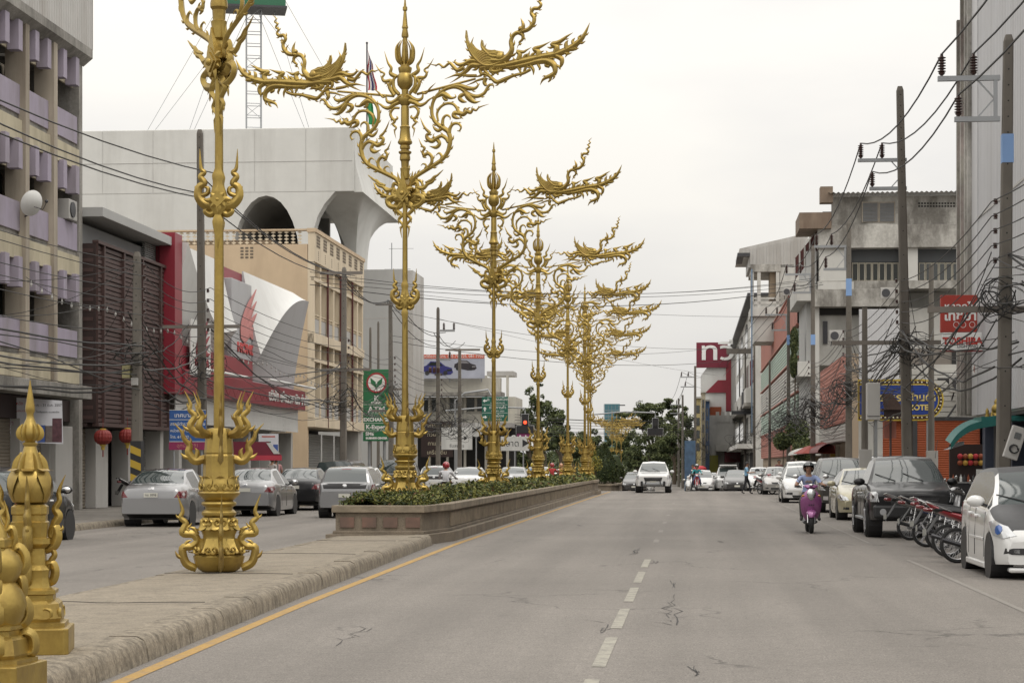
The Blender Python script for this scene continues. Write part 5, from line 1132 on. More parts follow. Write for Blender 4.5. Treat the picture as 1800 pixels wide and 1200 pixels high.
# ---- teal awning, food stall below
ta, q, bx = wall_root('teal_awning', 'curved teal corrugated awning over the food stall', 'awning', 1715, 50)
pts = [(1663, 781), (1675, 765), (1692, 752), (1710, 745), (1730, 741), (1760, 737)]
c_ = crom([q(*p) for p in pts], 4); b = MB(); n = len(c_)
vs = []
for i, (x, z) in enumerate(c_):
    for j in range(13): vs.append((x + .1 * (j / 12), -.9 + j * .16, z + .02 * (j % 2) + .12 * (j / 12)))
b.add(vs, [(i * 13 + j, i * 13 + j + 1, (i + 1) * 13 + j + 1, (i + 1) * 13 + j) for i in range(n - 1) for j in range(12)]); b.build('roof_sheet', M_teal, ta)
b = MB(); vs = []
for x, z in c_: vs += [(x, -.92, z + .03), (x, -.92, z - .14)]
b.add(vs, [(2 * i, 2 * i + 1, 2 * i + 3, 2 * i + 2) for i in range(n - 1)]); b.build('valance', M_teal, ta); bx('cowl', M_teal, 1719, 733, 1742, 744, -.6, .8); bx('eave_beam', M_teal, 1742, 731, 1800, 740, -.5, .6)
b = MB(); a = q(1662, 790); c2 = q(1690, 780); b.prism([(a[0], a[1]), (a[0] + .1, a[1] + .03), (c2[0], c2[1] + .06), (c2[0], c2[1] - .02)], -.5, .5); b.build('gutter', M_steel, ta); bx('post', M_dsteel, 1746, 742, 1749, 880, -.2, -.1)
gs = thing('golden_shrine', 'tiny golden shrine figures standing on the teal awning', 'shrine', P(1752, 732, 50.4), 0)
MB().lathe([(.16, 0), (.14, .06), (.10, .1), (.14, .18), (.12, .26), (.06, .32), (.07, .38), (.02, .46)], 10).build('figure', M_gold, gs, smooth=50); MB().lathe([(.06, 0), (.04, .1), (.05, .14), (.01, .22)], 8, (-.24, 0)).lathe([(.05, 0), (.03, .08), (.01, .16)], 8, (-.14, -.1)).build('small_figures', M_gold, gs, smooth=50)
fs_ = thing('food_stall', 'dark food stall counter with bottles behind the white hatchback', 'stall', G(1700, 905), RC)
pbox('counter', M_dsteel, fs_, -.55, .75, -.4, .4, 0, .98, bevel=.01); pbox('counter_top', M_steel, fs_, -.6, .8, -.45, .45, .985, 1.03)
rnd_ = random.Random(3)
for i in range(9):
    MB().lathe([(.035, 0), (.035, .14), (.012, .19), (.012, .23)], 8).build('bottle', (M_orange, M_glassd, M_wl, M_dsteel)[i % 4], fs_, smooth=True).location = (-.45 + i * .12, rnd_.uniform(-.3, .1), 1.031)
pbox('white_notice', M_wl, fs_, .25, .5, -.2, -.18, 1.1, 1.42); pbox('back_shelf', M_brownd, fs_, -.4, 1.6, 1.0, 1.2, 0, 2.2)
for i in range(10): MB().ball((0, 0, 0), .09, 8, 6).build('hanging_goods', (M_orange, mat('goods_yellow', (.5, .3, .05), .6), M_redink)[i % 3], fs_).location = (-.1 + .16 * (i % 5), .85, 1.62 + .2 * (i // 5))
# electricity meter box on the nearest pole
mb_, q, bx = wall_root('meter_box', 'tilted white meter box strapped to the nearest concrete pole', 'meter', 1783, 38.5)
b = MB().box(-.14, .14, -.12, .04, -.32, .32); o = b.build('case', M_wpil, mb_, bevel=.015); o.location = (0, 0, q(1783, 778)[1]); o.rotation_euler = (0, R(18), 0)
o2 = MB().box(-.06, .06, -.135, -.122, .08, .2).build('window', M_glassd, o); o3 = MB()
for i in range(3): o3.tube([(.08 * math.cos(a) + .01 * i, -.14 - .01 * i, -.12 + .08 * math.sin(a)) for a in [k * .6 + i for k in range(9)]], .012, 5)
o3.build('cable_coil', M_blk, o)
# ---- RC grey metal-topped house with open loggia
rc, q, bx = wall_root('loggia_house', 'pale house with ribbed metal gable and open loggia', 'building', 1345, 175)
b = MB(); pts = [q(1296, 452), q(1300, 437), q(1400, 414), q(1420, 409), q(1420, 470), q(1316, 470), q(1316, 452)]; b.prism(pts, .0, 9); b.build('gable', M_clad, rc)
for i in range(17): bx('gable_rib', M_clad, 1318 + i * 6, 437 - i * 1.2, 1319.3 + i * 6, 465, -.06, -.005)
bx('eave', M_dsteel, 1296, 446, 1318, 452, -.8, 6); bx('side_wall', M_plas, 1371, 465, 1420, 800, .0, 8); bx('beam', M_stain, 1320, 465, 1372, 478, -.3, 8)
for px in (1322, 1334, 1367): bx('loggia_post', M_plas, px - 3, 478, px + 3, 553, -.25, .3)
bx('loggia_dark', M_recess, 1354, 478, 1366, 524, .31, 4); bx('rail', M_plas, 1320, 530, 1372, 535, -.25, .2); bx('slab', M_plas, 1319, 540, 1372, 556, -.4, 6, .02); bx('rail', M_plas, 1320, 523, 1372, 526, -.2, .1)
bx('wall', M_plas, 1326, 556, 1420, 600, .0, 6); bx('blue_pipe', mat('blue_pipe_paint', (.16, .22, .30), .6), 1320, 474, 1322.5, 760, -.5, -.38)
# ---- RD louvred long house along the street
tD = 7.25; sD0, sD1 = SP(1402, tD), SP(1338, tD); rdh = thing('louvred_house', 'long low house with salmon and pale green louvred bands', 'building', ST(sD1, tD, 0), RR); LD = sD1 - sD0
ZD = lambda px, py: ZP(px, py, tD)
zs = [(2.2, 4.5, M_salmon), (4.55, 6.6, M_green), (6.65, 9.0, M_plas), (9.05, 11.2, M_green), (11.25, 14.0, M_salmon)]
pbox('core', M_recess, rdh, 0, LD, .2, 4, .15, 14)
for a, b_, m in zs:
    n = int((b_ - a) / .24)
    if m is M_plas or m is M_green:
        for i in range(n): pbox('louvre', m, rdh, .2, LD - .2, -.05 - .06 * (i % 2) * 0, .15, a + i * .24, a + i * .24 + .17)
    else: shutter(.1, LD - .1, a, b_, 0, m, rdh, .2, 'louvre_band')
    pbox('band_edge', M_salmon, rdh, 0, LD, -.12, .16, b_ - .06, b_ + .03)
# second salmon front nearer, behind the poles
sE0, sE1 = SP(1487, 7.4), SP(1442, 7.4); rsf = thing('salmon_front', 'faded salmon louvred shop front with red awning', 'building', ST(sE1, 7.4, 0), RR); LE = sE1 - sE0
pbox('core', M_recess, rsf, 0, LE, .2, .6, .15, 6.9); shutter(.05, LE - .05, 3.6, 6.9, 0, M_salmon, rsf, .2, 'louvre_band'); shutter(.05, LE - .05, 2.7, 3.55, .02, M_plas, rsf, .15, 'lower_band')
b = MB(); b.grid(lambda u, v: (LE * u, -.05 - 1.3 * math.sin(v * math.pi / 2), 2.15 + .55 * math.cos(v * math.pi / 2)), 2, 8); b.build('curved_awning', mat('dark_red_awning', (.14, .025, .025), .6), rsf, smooth=True)
b = MB(); b.grid(lambda u, v: (-LE * .55 * u, -.05 - 1.3 * math.sin(v * math.pi / 2), 2.15 + .5 * math.cos(v * math.pi / 2)), 2, 8); b.build('pale_awning', M_plas, rsf, smooth=True)
for x in (.4, 4, 8, 12): 
    if x < LE: pbox('pillar', M_pil, rsf, x, x + .35, .0, .4, .15, 2.6)
pbox('yellow_pillar', mat('yellow_wall', (.42, .27, .06), .7), rsf, LE * .45, LE * .45 + .8, -.05, .5, .15, 2.6); shutter(1, LE * .4, .15, 2.5, .3, M_shutg, rsf, .12)
um = thing('parasol', 'red market parasol open on the right pavement', 'parasol', ST(SP(1445, 6.8), 6.8, .15), 0)
MB().lathe([(1.45, 2.05), (1.5, 2.0), (.9, 2.35), (.05, 2.6)][::-1], 10).build('canopy', mat('parasol_red', (.30, .06, .045), .7), um); MB().cyl((0, 0, 0), (0, 0, 2.6), .03, 8).build('pole', M_steel, um)
# ---- RE white house with arches
tE = 7.1; s0, s1 = SP(1328, tE), SP(1284, tE); re_ = thing('arcaded_house', 'white house with a row of tall dark arches under the eave', 'building', ST(s1, tE, 0), RR); LEE = s1 - s0
pbox('wall', M_plas, re_, 0, LEE, 0, 8, 0, 20.3); b = MB().box(-.5, LEE + .5, -.9, 8, 20.3, 20.6); b.build('eave', M_dsteel, re_)
for i in range(6):
    w_ = LEE / 6; x = (i + .5) * w_; ap = arch_profile(x - w_ * .27, x + w_ * .27, 18.0, 19.6, 10); MB().prism([(x - w_ * .27, 15.2)] + ap + [(x + w_ * .27, 15.2)], -.06, -.01).build('arch_window', M_glassd, re_)
    pbox('balcony', M_plas, re_, x - w_ * .4, x + w_ * .4, -1.0, -.02, 8.5, 10.2); pbox('window', M_glassd, re_, x - w_ * .35, x + w_ * .35, -.05, -.01, 11, 14)
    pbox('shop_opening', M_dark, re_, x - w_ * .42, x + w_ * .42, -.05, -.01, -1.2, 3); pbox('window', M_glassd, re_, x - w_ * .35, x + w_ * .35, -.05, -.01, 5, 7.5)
pbox('shop_canopy', M_plas, re_, 0, LEE, -2, -.02, 3.4, 3.9); pbox('upper_slab', M_conc, re_, 0, LEE, -1.2, -.02, 8.1, 8.48)
# ---- far shop with crimson sign
rf_, q, bx = wall_root('electronics_store', 'far store with a crimson rooftop sign and red end wall', 'building', 1260, 290)
bx('sign_board', mat('crimson', (.16, .012, .03), .5), 1224, 602, 1279, 646, -.5, .5); b = MB(); b.prism([q(1232, 660), q(1250, 636), q(1276, 618), q(1276, 800), q(1232, 800)], 0, 8); b.build('white_front', M_whitep, rf_)
bx('red_end', M_red, 1276, 624, 1285, 722, -.3, 6); bx('grey_end', M_clad, 1285, 624, 1293, 722, -.2, 6); bx('fascia', M_orange, 1248, 715, 1268, 730, -.6, -.02); b = MB(); b.prism([q(1240, 690), q(1262, 668), q(1276, 668), q(1276, 690)], -.3, -.02); b.build('chevron', M_red, rf_)
text('ทวี', 3.6, rf_, (q(1261, 618)[0], -.52, q(1261, 619)[1]), (R(90), 0, 0), M_wl, .03, bold=.06, sx=1.3)
bx('lower', M_plas, 1232, 730, 1292, 830, -1.5, 4); bx('maroon_shop', mat('maroon_sign', (.14, .02, .03), .6), 1273, 794, 1306, 812, -3.2, -1.6); bx('canopy', M_plas, 1258, 782, 1302, 793, -4, -1.51); bx('yellow_gate', mat('olive_yellow', (.25, .24, .04), .6), 1243, 800, 1262, 830, -3, -2)
for i in range(5): bx('upper_rail', M_plas, 1258 + i * 9, 724, 1264 + i * 9, 742, -1.6, -1.55)
for i, (a, b_, tp, m) in enumerate(((1222, 1232, 700, 'far_yellow'), (1233, 1240, 690, 'far_cream'), (1240, 1247, 705, 'far_blue'))):
    fb, q, bx = wall_root('far_shophouse', ('far yellowish', 'far cream', 'far blue')[i] + ' shophouse edge beside the crimson sign store', 'building', (a + b_) / 2, 270 + i * 8)
    m_ = mat(m, ((.46, .38, .18), (.48, .43, .33), (.12, .2, .38))[i], .8, dirt=.5, dcol=(.25, .2, .12)); bx('front', m_, a, tp, b_, 830, 0, 8); bx('cornice', M_plas, a - 1, tp - 3, b_ + 1, tp, -.4, 8)
    for k_ in range(4): bx('window', M_glassd, a + 2, tp + 12 + k_ * 22, b_ - 2, tp + 26 + k_ * 22, -.05, -.005)
mu = thing('mural_wall', 'blue painted mural wall on the far right corner', 'wall', P(1213, 817, 200) - Vector((0, 0, EYE)), RC)
pbox('wall', mat('mural_blue', (.075, .13, .21), .75, var=.7, scale=2, dirt=.7, dcol=(.06, .12, .2), streak=1, dthr=.55), mu, -.55, .55, 0, .4, -1.3, 4.0, bevel=.02)
# far tower
ft = thing('glass_tower', 'distant teal glass tower above the conical trees', 'building', P(1076, 817, 900), 0)
hw = 13.5 / F * 900; pbox('tower', mat('teal_glass', (.05, .14, .17), .2, var=.2, scale=.1), ft, -hw, hw, 0, 8, -3, 27.6)
for i in range(9): pbox('floor_band', mat('tower_band', (.14, .2, .22), .5), ft, -hw - .03, hw + .03, -.12, -.02, 2 + i * 2.8, 2.5 + i * 2.8)
for i in range(5): pbox('mullion', mat('tower_band', (.14, .2, .22)), ft, -hw + i * hw / 2.2, -hw + i * hw / 2.2 + .25, -.16, -.13, -2, 27)
pbox('roof_arm', M_dsteel, ft, hw - 1, hw + 2.5, 1, 1.6, 26.8, 27.3)

for lab, px, py, Y in (('air conditioner on the stained apartments under the casement windows', 1560, 525, 126.2), ('air conditioner low on the stained apartments beside the salmon front', 1470, 600, 126.0), ('air conditioner on the loggia house wall', 1385, 520, 174.2), ('air conditioner high on the white wall by the hotel sign', 1690, 690, 75.2)):
    a_ = thing('air_conditioner', lab, 'air conditioner', P(px, py, Y), RC, 'air conditioners'); pbox('case', M_wpil, a_, -.45, .45, -.25, .25, 0, .7, bevel=.03); MB().cyl((-.12, -.255, .35), (-.12, -.29, .35), .26, 16).build('fan_grille', M_dsteel, a_); [MB().bar((q_, -.1, -.02), (q_, .5, -.25), .05).build('bracket', M_dsteel, a_) for q_ in (-.3, .3)]
# ================================================================ utility poles and cables
M_pole = mat('pole_concrete', (.155, .14, .12), .9, var=.25, scale=2, dirt=.55, dcol=(.07, .06, .05), streak=.15, dthr=.5)
M_wire = mat('black_cable', (.018, .017, .016), .6); M_insul = mat('brown_porcelain', (.06, .03, .025), .3); M_band = mat('blue_band', (.20, .33, .58), .6, var=.1)
M_cab = mat('grey_cable', (.04, .038, .035), .6)
ins_me = MB().lathe([(.02, -.1), (.03, 0), (.045, .01), (.075, .05), (.04, .06)] + [(r_, .06 + i * .055 + d) for i in range(6) for r_, d in ((.04, 0), (.085, .015), (.085, .025), (.04, .04))] + [(.03, .40), (.03, .44)], 10).mesh('insulator', M_insul, smooth=30)
rk_me = MB().lathe([(.02, -.06), (.05, -.05), (.03, -.02), (.055, 0), (.03, .02), (.05, .05), (.02, .06)], 8).mesh('spool_insulator', M_insul, smooth=30)
POLES = {}
def pole(key, label, px, t, top, side, arms=(), band=None, lean=0.0, w0=.26, rack=True, zb=None, holes=True, group='concrete utility poles'):
    Y = YT(px, t); X = (px - CX) / F * Y; s, _ = toST((X, Y)); z0 = zg(s) + .15 if zb is None else zb; H = EYE + (HZ - top) * Y / F - z0
    r = thing('utility_pole', label, 'utility pole', (X, Y, z0), RC, group); POLES[key] = dict(s=s, t=t, z0=z0, H=H, ins=[], rack=[], lean=lean)
    sh = lambda z: lean * z / H
    b = MB(); vs = []
    for z, w_ in ((0, w0), (H - .12, w0 * .62), (H, w0 * .4)):
        c = w_ * .12
        for x, y in ((w_ / 2, -w_ / 2 + c), (w_ / 2, w_ / 2 - c), (w_ / 2 - c, w_ / 2), (-w_ / 2 + c, w_ / 2), (-w_ / 2, w_ / 2 - c), (-w_ / 2, -w_ / 2 + c), (-w_ / 2 + c, -w_ / 2), (w_ / 2 - c, -w_ / 2)): vs.append((x + sh(z), y, z))
    b.add(vs, [(i * 8 + j, i * 8 + (j + 1) % 8, (i + 1) * 8 + (j + 1) % 8, (i + 1) * 8 + j) for i in range(2) for j in range(8)] + [tuple(range(16, 24))]); b.build('shaft', M_pole, r)
    if holes and w0 > .2:
        hb = MB(); z = 1.2
        while z < H - .2: w_ = w0 * (1 - .38 * z / H); hb.cyl((sh(z), -w_ / 2 - .003, z), (sh(z), -w_ / 2 + .01, z), .018, 6); z += .32 if z > H - 3 else .7
        tag(hb.build('bolt_holes', M_dark, r), kind='stuff')
    if band: za, zc = [EYE + (HZ - q) * Y / F - z0 for q in band]; w_ = w0 * (1 - .38 * za / H) + .02; pbox('band', M_band, r, -w_ / 2 + sh(za), w_ / 2 + sh(za), -w_ / 2, w_ / 2, zc, za)
    for (py, pxs, insx) in arms:      # cross-arm towards the road
        z = EYE + (HZ - py) * Y / F - z0; x0 = (pxs - px) / F * Y
        pbox('cross_arm', M_steel, r, min(x0, .05), max(x0, -.05), -.05, .05, z - .05, z + .05)
        for ix in insx:
            x = (ix - px) / F * Y; link('insulator', ins_me, r, loc=(x, 0, z + .07)); POLES[key]['ins'].append((x, z + .5))
    if len(arms) == 2:
        zs_ = [EYE + (HZ - a[0]) * Y / F - z0 for a in arms]; sg = -1 if arms[0][1] < px else 1
        MB().box(sg * .14 - .04, sg * .14 + .04, -.04, .04, zs_[1], zs_[0]).bar((sg * .16, 0, sum(zs_) / 2), (sg * .5, 0, zs_[0] - .03), .03).bar((sg * .16, 0, sum(zs_) / 2), (sg * .5, 0, zs_[1] + .03), .03).build('arm_brace', M_steel, r)
    if rack:
        for i in range(5):
            z = 5.7 + i * .3 - z0
            if z < H - .2: link('spool_insulator', rk_me, r, loc=(-.22 * side + sh(z), -.05, z))
    return r
pole('A', 'nearest right pole, concrete with a blue band and three big insulators', 1762, 6.3, 62, 1, ((137, 1650, (1657, 1712)), (209, 1679, (1686,))), (237, 287), .12, .30)
pole('B', 'tall right pole leaning slightly in front of the stained apartments', 1597, 6.3, 152, 1, ((281, 1509, (1514, 1551)), (331, 1529, (1534,))), None, -.25, .32)
pole('C', 'right pole with a blue band left of the junction cabinet', 1492, 6.3, 388, 1, ((433, 1432, (1436, 1462)), (473, 1448, (1452,))), (490, 520), 0, .28)
pole('D', 'right pole before the balconies of the stained apartments', 1429, 6.3, 432, 1, ((482, 1380, (1383, 1407)), (514, 1394, (1397,))), (588, 606), 0, .28)
pole('E', 'right pole with a blue band before the louvred house', 1386, 6.3, 523, 1, ((553, 1345, (1347, 1366)), (580, 1356, (1358,))), (589, 606), 0, .28)
pole('F', 'short right pole without arms in front of the louvred bands', 1353, 6.3, 633, 1, (), None, 0, .24)
pole('G', 'right pole of the transformer pair, left one', 1310, 6.3, 610, 1, (), None, 0, .28, rack=False)
pole('G2', 'right pole of the transformer pair, right one', 1326, 6.6, 540, 1, (), None, 0, .28, rack=False)
pole('H', 'far right pole beside the crimson sign store', 1262, 6.0, 650, 1, ((664, 1238, (1240, 1252)), (682, 1246, (1247,))), None, 0, .26, rack=False)
pole('I', 'far right pole in front of the yellowish shophouse', 1222, 5.5, 645, 1, ((672, 1200, (1202, 1212)), (687, 1207, (1208,))), None, 0, .26, rack=False, zb=-1.2) if False else None
def fpole(key, label, px, Y, top, arm=0):
    p = P(px, HZ, Y); H = EYE + (HZ - top) * Y / F + 1.2; r = thing('utility_pole', label, 'utility pole', (p.x, p.y, -1.2), RC, 'concrete utility poles')
    b = MB(); b.lathe([(.17, 0), (.11, H)], 8); b.build('shaft', M_pole, r, smooth=True)
    if arm:
        for z in (H - 1.2, H - 2.2): pbox('cross_arm', M_steel, r, -1.5 if arm < 0 else -.1, .1 if arm < 0 else 1.5, -.06, .06, z, z + .1)
        for x, z in ((-1.4, H - 1.1), (-.7, H - 1.1), (-1.0, H - 2.1)): link('insulator', ins_me, r, loc=(x, 0, z + .05))
    POLES[key] = dict(s=toST(p)[0], t=toST(p)[1], z0=-1.2, H=H, ins=[(-1.4, H - .6), (-.7, H - .6), (-1.0, H - 1.6)], rack=[], lean=0)
fpole('I', 'far right pole in front of the yellowish shophouse', 1222, 205, 643, -1); fpole('J', 'far thin pole above the pickup, right of the rain tree', 1200, 235, 694, -1); fpole('K', 'far thin pole above the pickup, beside the rain tree', 1193, 250, 700, 0)
for i, (px, Y, top, lab) in enumerate(((1520, 64, 541, 'slim pole beside the grey junction cabinet'), (1637, 70, 466, 'slim pole standing before the casement windows'))):
    p = P(px, HZ, Y); r = thing('slim_pole', lab, 'pole', (p.x, p.y, .15), RC); MB().lathe([(.12, 0), (.085, 1.4 + (HZ - top) * Y / F)], 8).build('shaft', M_pole, r, smooth=True); pbox('base_box', M_wpil, r, -.2, .2, -.3, -.13, 1.0, 1.9, bevel=.01)
# transformer platform
tp = thing('transformer_platform', 'transformer platform between two poles with heavy cross beams', 'transformer', ST(POLES['G']['s'] - .4, 6.3, 0), RC)
Yg = ST(POLES['G']['s'], 6.3).y; zz = lambda py: EYE + (HZ - py) * Yg / F
pbox('cross_beam', M_wood, tp, -2.2, 2.5, -.1, .1, zz(622), zz(613)); pbox('deck', M_dsteel, tp, -1.6, 1.4, -.5, .5, zz(728), zz(722))
MB().lathe([(.55, zz(721)), (.55, zz(690)), (.4, zz(688)), (.4, zz(684))], 12, (.1, 0)).build('tank', M_dsteel, tp, smooth=30)
for x in (-.9, -.5, .9): link('insulator', ins_me, tp, loc=(x, 0, zz(722) + .1))
# left side
tL = -14.95
pole('l1', 'short left pole with black and yellow stripes before the slatted building', 241, tL, 443, -1, (), None, 0, .30)
pole('l2', 'tall bare left pole just behind the nearest lamp post', 357, tL, 228, -1, (), None, -.1, .28)
pole('l3', 'left pole with a wooden cross-arm before the beige building', 603, tL, 470, -1, (), None, .05, .30)
pole('l4', 'left pole with a short cross-arm before the grey block', 688, tL, 528, -1, (), None, -.05, .28)
pole('l5', 'left pole with stepped arms beside the billboard', 770, tL, 540, -1, (), None, 0, .28)
pole('l6', 'left pole with a cross-arm in front of the billboard', 808, -14.6, 612, -1, (), None, 0, .28, rack=False)
pole('h1', 'left of two short poles carrying cables above the bank sign', 651, -19.9, 575, -1, (), None, 0, .2, rack=False); pole('h2', 'right of two short poles carrying cables above the bank sign', 665, -19.9, 565, -1, (), None, 0, .2, rack=False)
def cross(key, z, x0, x1, m=M_wood, h_=.12):
    d = POLES[key]; p = ST(d['s'], d['t'], 0); r = [o for o in COL.objects if o.name.startswith('utility_pole') and (o.location - Vector((p.x, p.y, d['z0']))).length < .05][0]
    pbox('cross_arm', m, r, x0, x1, -.09, .03, z - d['z0'], z - d['z0'] + h_); return r
r = cross('l3', POLES['l3']['H'] - .15, -1.0, .85); cross('l4', POLES['l4']['H'] - .1, -.8, .1); cross('l6', POLES['l6']['H'] - .1, -.9, 1.3)
cross('l5', POLES['l5']['H'] - 1.3, 0, 1.0, M_steel); cross('l5', POLES['l5']['H'] - 3.0, 0, .75, M_steel); cross('l2', 5.75, -1.25, 1.15, M_wood, .1); cross('l3', 5.6, -.9, 1.2); cross('l4', 4.2, -1, 1.4); cross('A', 4.65, -1.5, 1.2); cross('B', 5.05, -2.2, 1.0); cross('h1', 6.2, -.4, 2.2); cross('h1', 7.0, -.4, 1.4)
for k_, x, z in (('l5', .35, -1.2), ('l5', .95, -1.2), ('l5', .7, -2.9)): link('insulator', ins_me, cross('l5', POLES['l5']['H'] - 5.5, -.1, .1), loc=(x, 0, POLES['l5']['H'] - POLES['l5']['z0'] + z))
# stripes, boxes and transformer on the left poles
r = cross('l1', 4.2, -.1, .1); w_ = .29
for i in range(4): b = MB(); z = .6 + i * .38; b.prism([(-w_ / 2, z), (w_ / 2, z - .12), (w_ / 2, z + .08), (-w_ / 2, z + .2)], -w_ / 2 - .012, -w_ / 2 - .004); b.build('hazard_stripe', mat('hazard_yellow', (.42, .28, .03), .7), r)
pbox('stripe_ground', M_blk, r, -w_ / 2 - .003, w_ / 2 + .003, -w_ / 2 - .003, w_ / 2 + .003, .35, 2.05); pbox('yellowed_box', mat('yellowed_plastic', (.34, .31, .16), .6), r, -.38, -.16, -.15, .1, 3.75, 4.1, bevel=.01); pbox('small_box', M_wpil, r, -.1, .08, -.26, -.15, 3.55, 3.75, bevel=.01)
r = cross('l5', POLES['l5']['H'] - 3.9, -.2, .2); 
for q in (-.35, .0, .35): MB().lathe([(.07, 0), (.09, .05), (.09, .3), (.05, .36)], 10, (q * .7 - .2, -.2)).build('cutout_insulator', M_insul, r, smooth=30).location = (0, 0, POLES['l5']['H'] - 3.9)
# ---------------------------------------------------------------- cables
WN = 0
def wire(p0, p1, sag, r=.014, m=None, label='thin black cable strung along the street poles', group='street cables', n=9, wob=0.0, stuff=None):
    if ' %s' in label: pass
    p0 = Vector(p0); p1 = Vector(p1); pts = []
    ph = random.uniform(0, 9)
    for i in range(n + 1):
        u = i / n; q = p0.lerp(p1, u); q.z -= sag * 4 * u * (1 - u)
        if wob: q += Vector((noise.noise((u * 5, ph, 0)), noise.noise((u * 5, ph, 3)), noise.noise((u * 5, ph, 7)))) * wob
        pts.append(q)
    if stuff is not None: stuff.tube(pts, r, 5, cap=False); return None
    o = MB().tube(pts, r, 5, cap=False).build('cable', m or M_wire, smooth=True, fix=False); tag(o, label, 'cable', group); return o
def at(key, z, dx=0.0):
    d = POLES[key]; p = ST(d['s'], d['t'] + dx, z); return p
PN = dict(vr='the frame edge', A='the nearest right pole', B='the leaning pole', C='the cabinet pole', D='the balcony pole', E='the louvre pole', F='the short pole', G='the transformer poles', H='the store pole', I='the shophouse pole', J='the rain tree pole', vl='the frame edge', l1='the striped pole', l2='the tall left pole', l3='the beige building pole', l4='the grey block pole', l5='the billboard pole', l6='the arrow sign pole')
def span(a, b_): return 'between %s and %s' % (PN[a], PN[b_])
VIRT_R = dict(s=17, t=6.3); VIRT_L = dict(s=30, t=-15.0)
POLES['vr'] = dict(s=15, t=6.3, z0=.15, H=10, ins=[(-1.25, 9.95), (-.55, 9.95), (-.9, 9.0)], rack=[], lean=0)
POLES['vl'] = dict(s=27, t=-15.0, z0=.15, H=10, ins=[], rack=[], lean=0)
rc_ = ['vr', 'A', 'B', 'C', 'D', 'E', 'H', 'I', 'J']
for a, b_ in zip(rc_, rc_[1:]):
    for i in range(3):
        ia, ib = POLES[a]['ins'][i], POLES[b_]['ins'][i]
        wire(at(a, ia[1] + POLES[a]['z0'], ia[0]), at(b_, ib[1] + POLES[b_]['z0'], ib[0]), .55, .020, label='thick high-voltage line ' + 'between %s and %s' % (PN[a], PN[b_]), group='right high-voltage lines ' + a)
rl = ['vr', 'A', 'B', 'C', 'D', 'E', 'F', 'G', 'H', 'I', 'J']
FARC = MB()
def low(lst, side, nl, zlo, zhi, tele, lab1, g1, lab2, g2, rr=.012):
    for a, b_ in zip(lst, lst[1:]):
        far = POLES[a]['s'] > 140
        for i in range(nl if not far else 3):
            z = zlo + (zhi - zlo) * i / max(1, nl - 1); wire(at(a, z, -.22 * side), at(b_, z, -.22 * side), random.uniform(.25, .5), rr, label='low-voltage line ' + span(a, b_), group=g1 + ' ' + a)
        for i in range((tele + (14 if side > 0 and a not in ('vr', 'A') else 0)) if not far else max(9, tele // 2)):
            za, zc = random.uniform(3.5, 6.0), random.uniform(3.5, 6.0)
            wire(at(a, za, random.uniform(-.45, .35)), at(b_, zc, random.uniform(-.45, .35)), random.uniform(.15, .9), random.choice((.009, .012, .016, .024)), random.choice((M_wire, M_wire, M_cab)), 'drooping telephone cable ' + span(a, b_), g2 + ' ' + a, 11, .12, stuff=FARC if (a in ('D', 'E', 'F', 'G', 'H', 'I', 'l4', 'l5') and i > 5) else None)
low(rl, 1, 5, 5.7, 6.9, 15, 'low-voltage line on spool insulators along the right pavement', 'right low-voltage lines', 'drooping telephone cable in the tangle along the right poles', 'right telephone cables')
ll = ['vl', 'l1', 'l2', 'l3', 'l4', 'l5', 'l6']
low(ll, -1, 5, 5.6, 7.0, 13, 'low-voltage line running along the left poles', 'left low-voltage lines', 'drooping telephone cable in the tangle along the left poles', 'left telephone cables', .011)
for (pa, za, pb, zb_) in (('vl', 9.6, 'l2', 10.5), ('vl', 9.0, 'l2', 9.9), ('vl', 8.9, 'l2', 9.7), ('l2', 10.5, 'l3', 9.75), ('l2', 9.9, 'l3', 9.7), ('l2', 9.7, 'l3', 9.65), ('l3', 9.75, 'l4', 9.8), ('l3', 9.7, 'l4', 9.75), ('l3', 9.65, 'l4', 9.7), ('l4', 9.8, 'l5', 9.4), ('l4', 9.75, 'l5', 9.2), ('l4', 9.7, 'l5', 8.6), ('l5', 9.4, 'l6', 9.4), ('l5', 9.2, 'l6', 9.3)):
    wire(at(pa, za, random.uniform(-.3, .6)), at(pb, zb_, random.uniform(-.3, .6)), .55, .020, label='thick high-voltage line ' + span(pa, pb), group='left high-voltage lines ' + pa)
tag(FARC.build('far_cables', M_wire, smooth=True, fix=False), 'mass of far telephone cables sagging between the distant poles', 'cables', kind='stuff')
# lines slung across the street
for (x0, y0, Y0, x1, y1, Y1, sg, r_) in ((545, 478, 80, 1442, 487, 104, .9, .013), (545, 486, 80, 1442, 491, 104, .75, .012), (560, 496, 80, 1445, 497, 104, .7, .012), (545, 500, 80, 1447, 500, 104, 1.0, .017), (690, 512, 98, 1387, 556, 128, .4, .010), (690, 545, 98, 1322, 610, 165, .8, .012), (690, 590, 98, 1322, 600, 165, 1.0, .012), (690, 600, 98, 1322, 628, 165, .9, .016), (770, 560, 115, 1262, 660, 200, .3, .01)):
    wire(P(x0, y0, Y0), P(x1, y1, Y1), sg, r_, label='cable slung across the street from left poles to right poles', group='cables across the street', n=16)
for i in range(8):
    wire(P(905, 728 + i * 5, 165), P(1222, 735 + i * 4, 205), random.uniform(.1, .5), .02, label='cable slung low across the far junction', group='cables across the far junction')
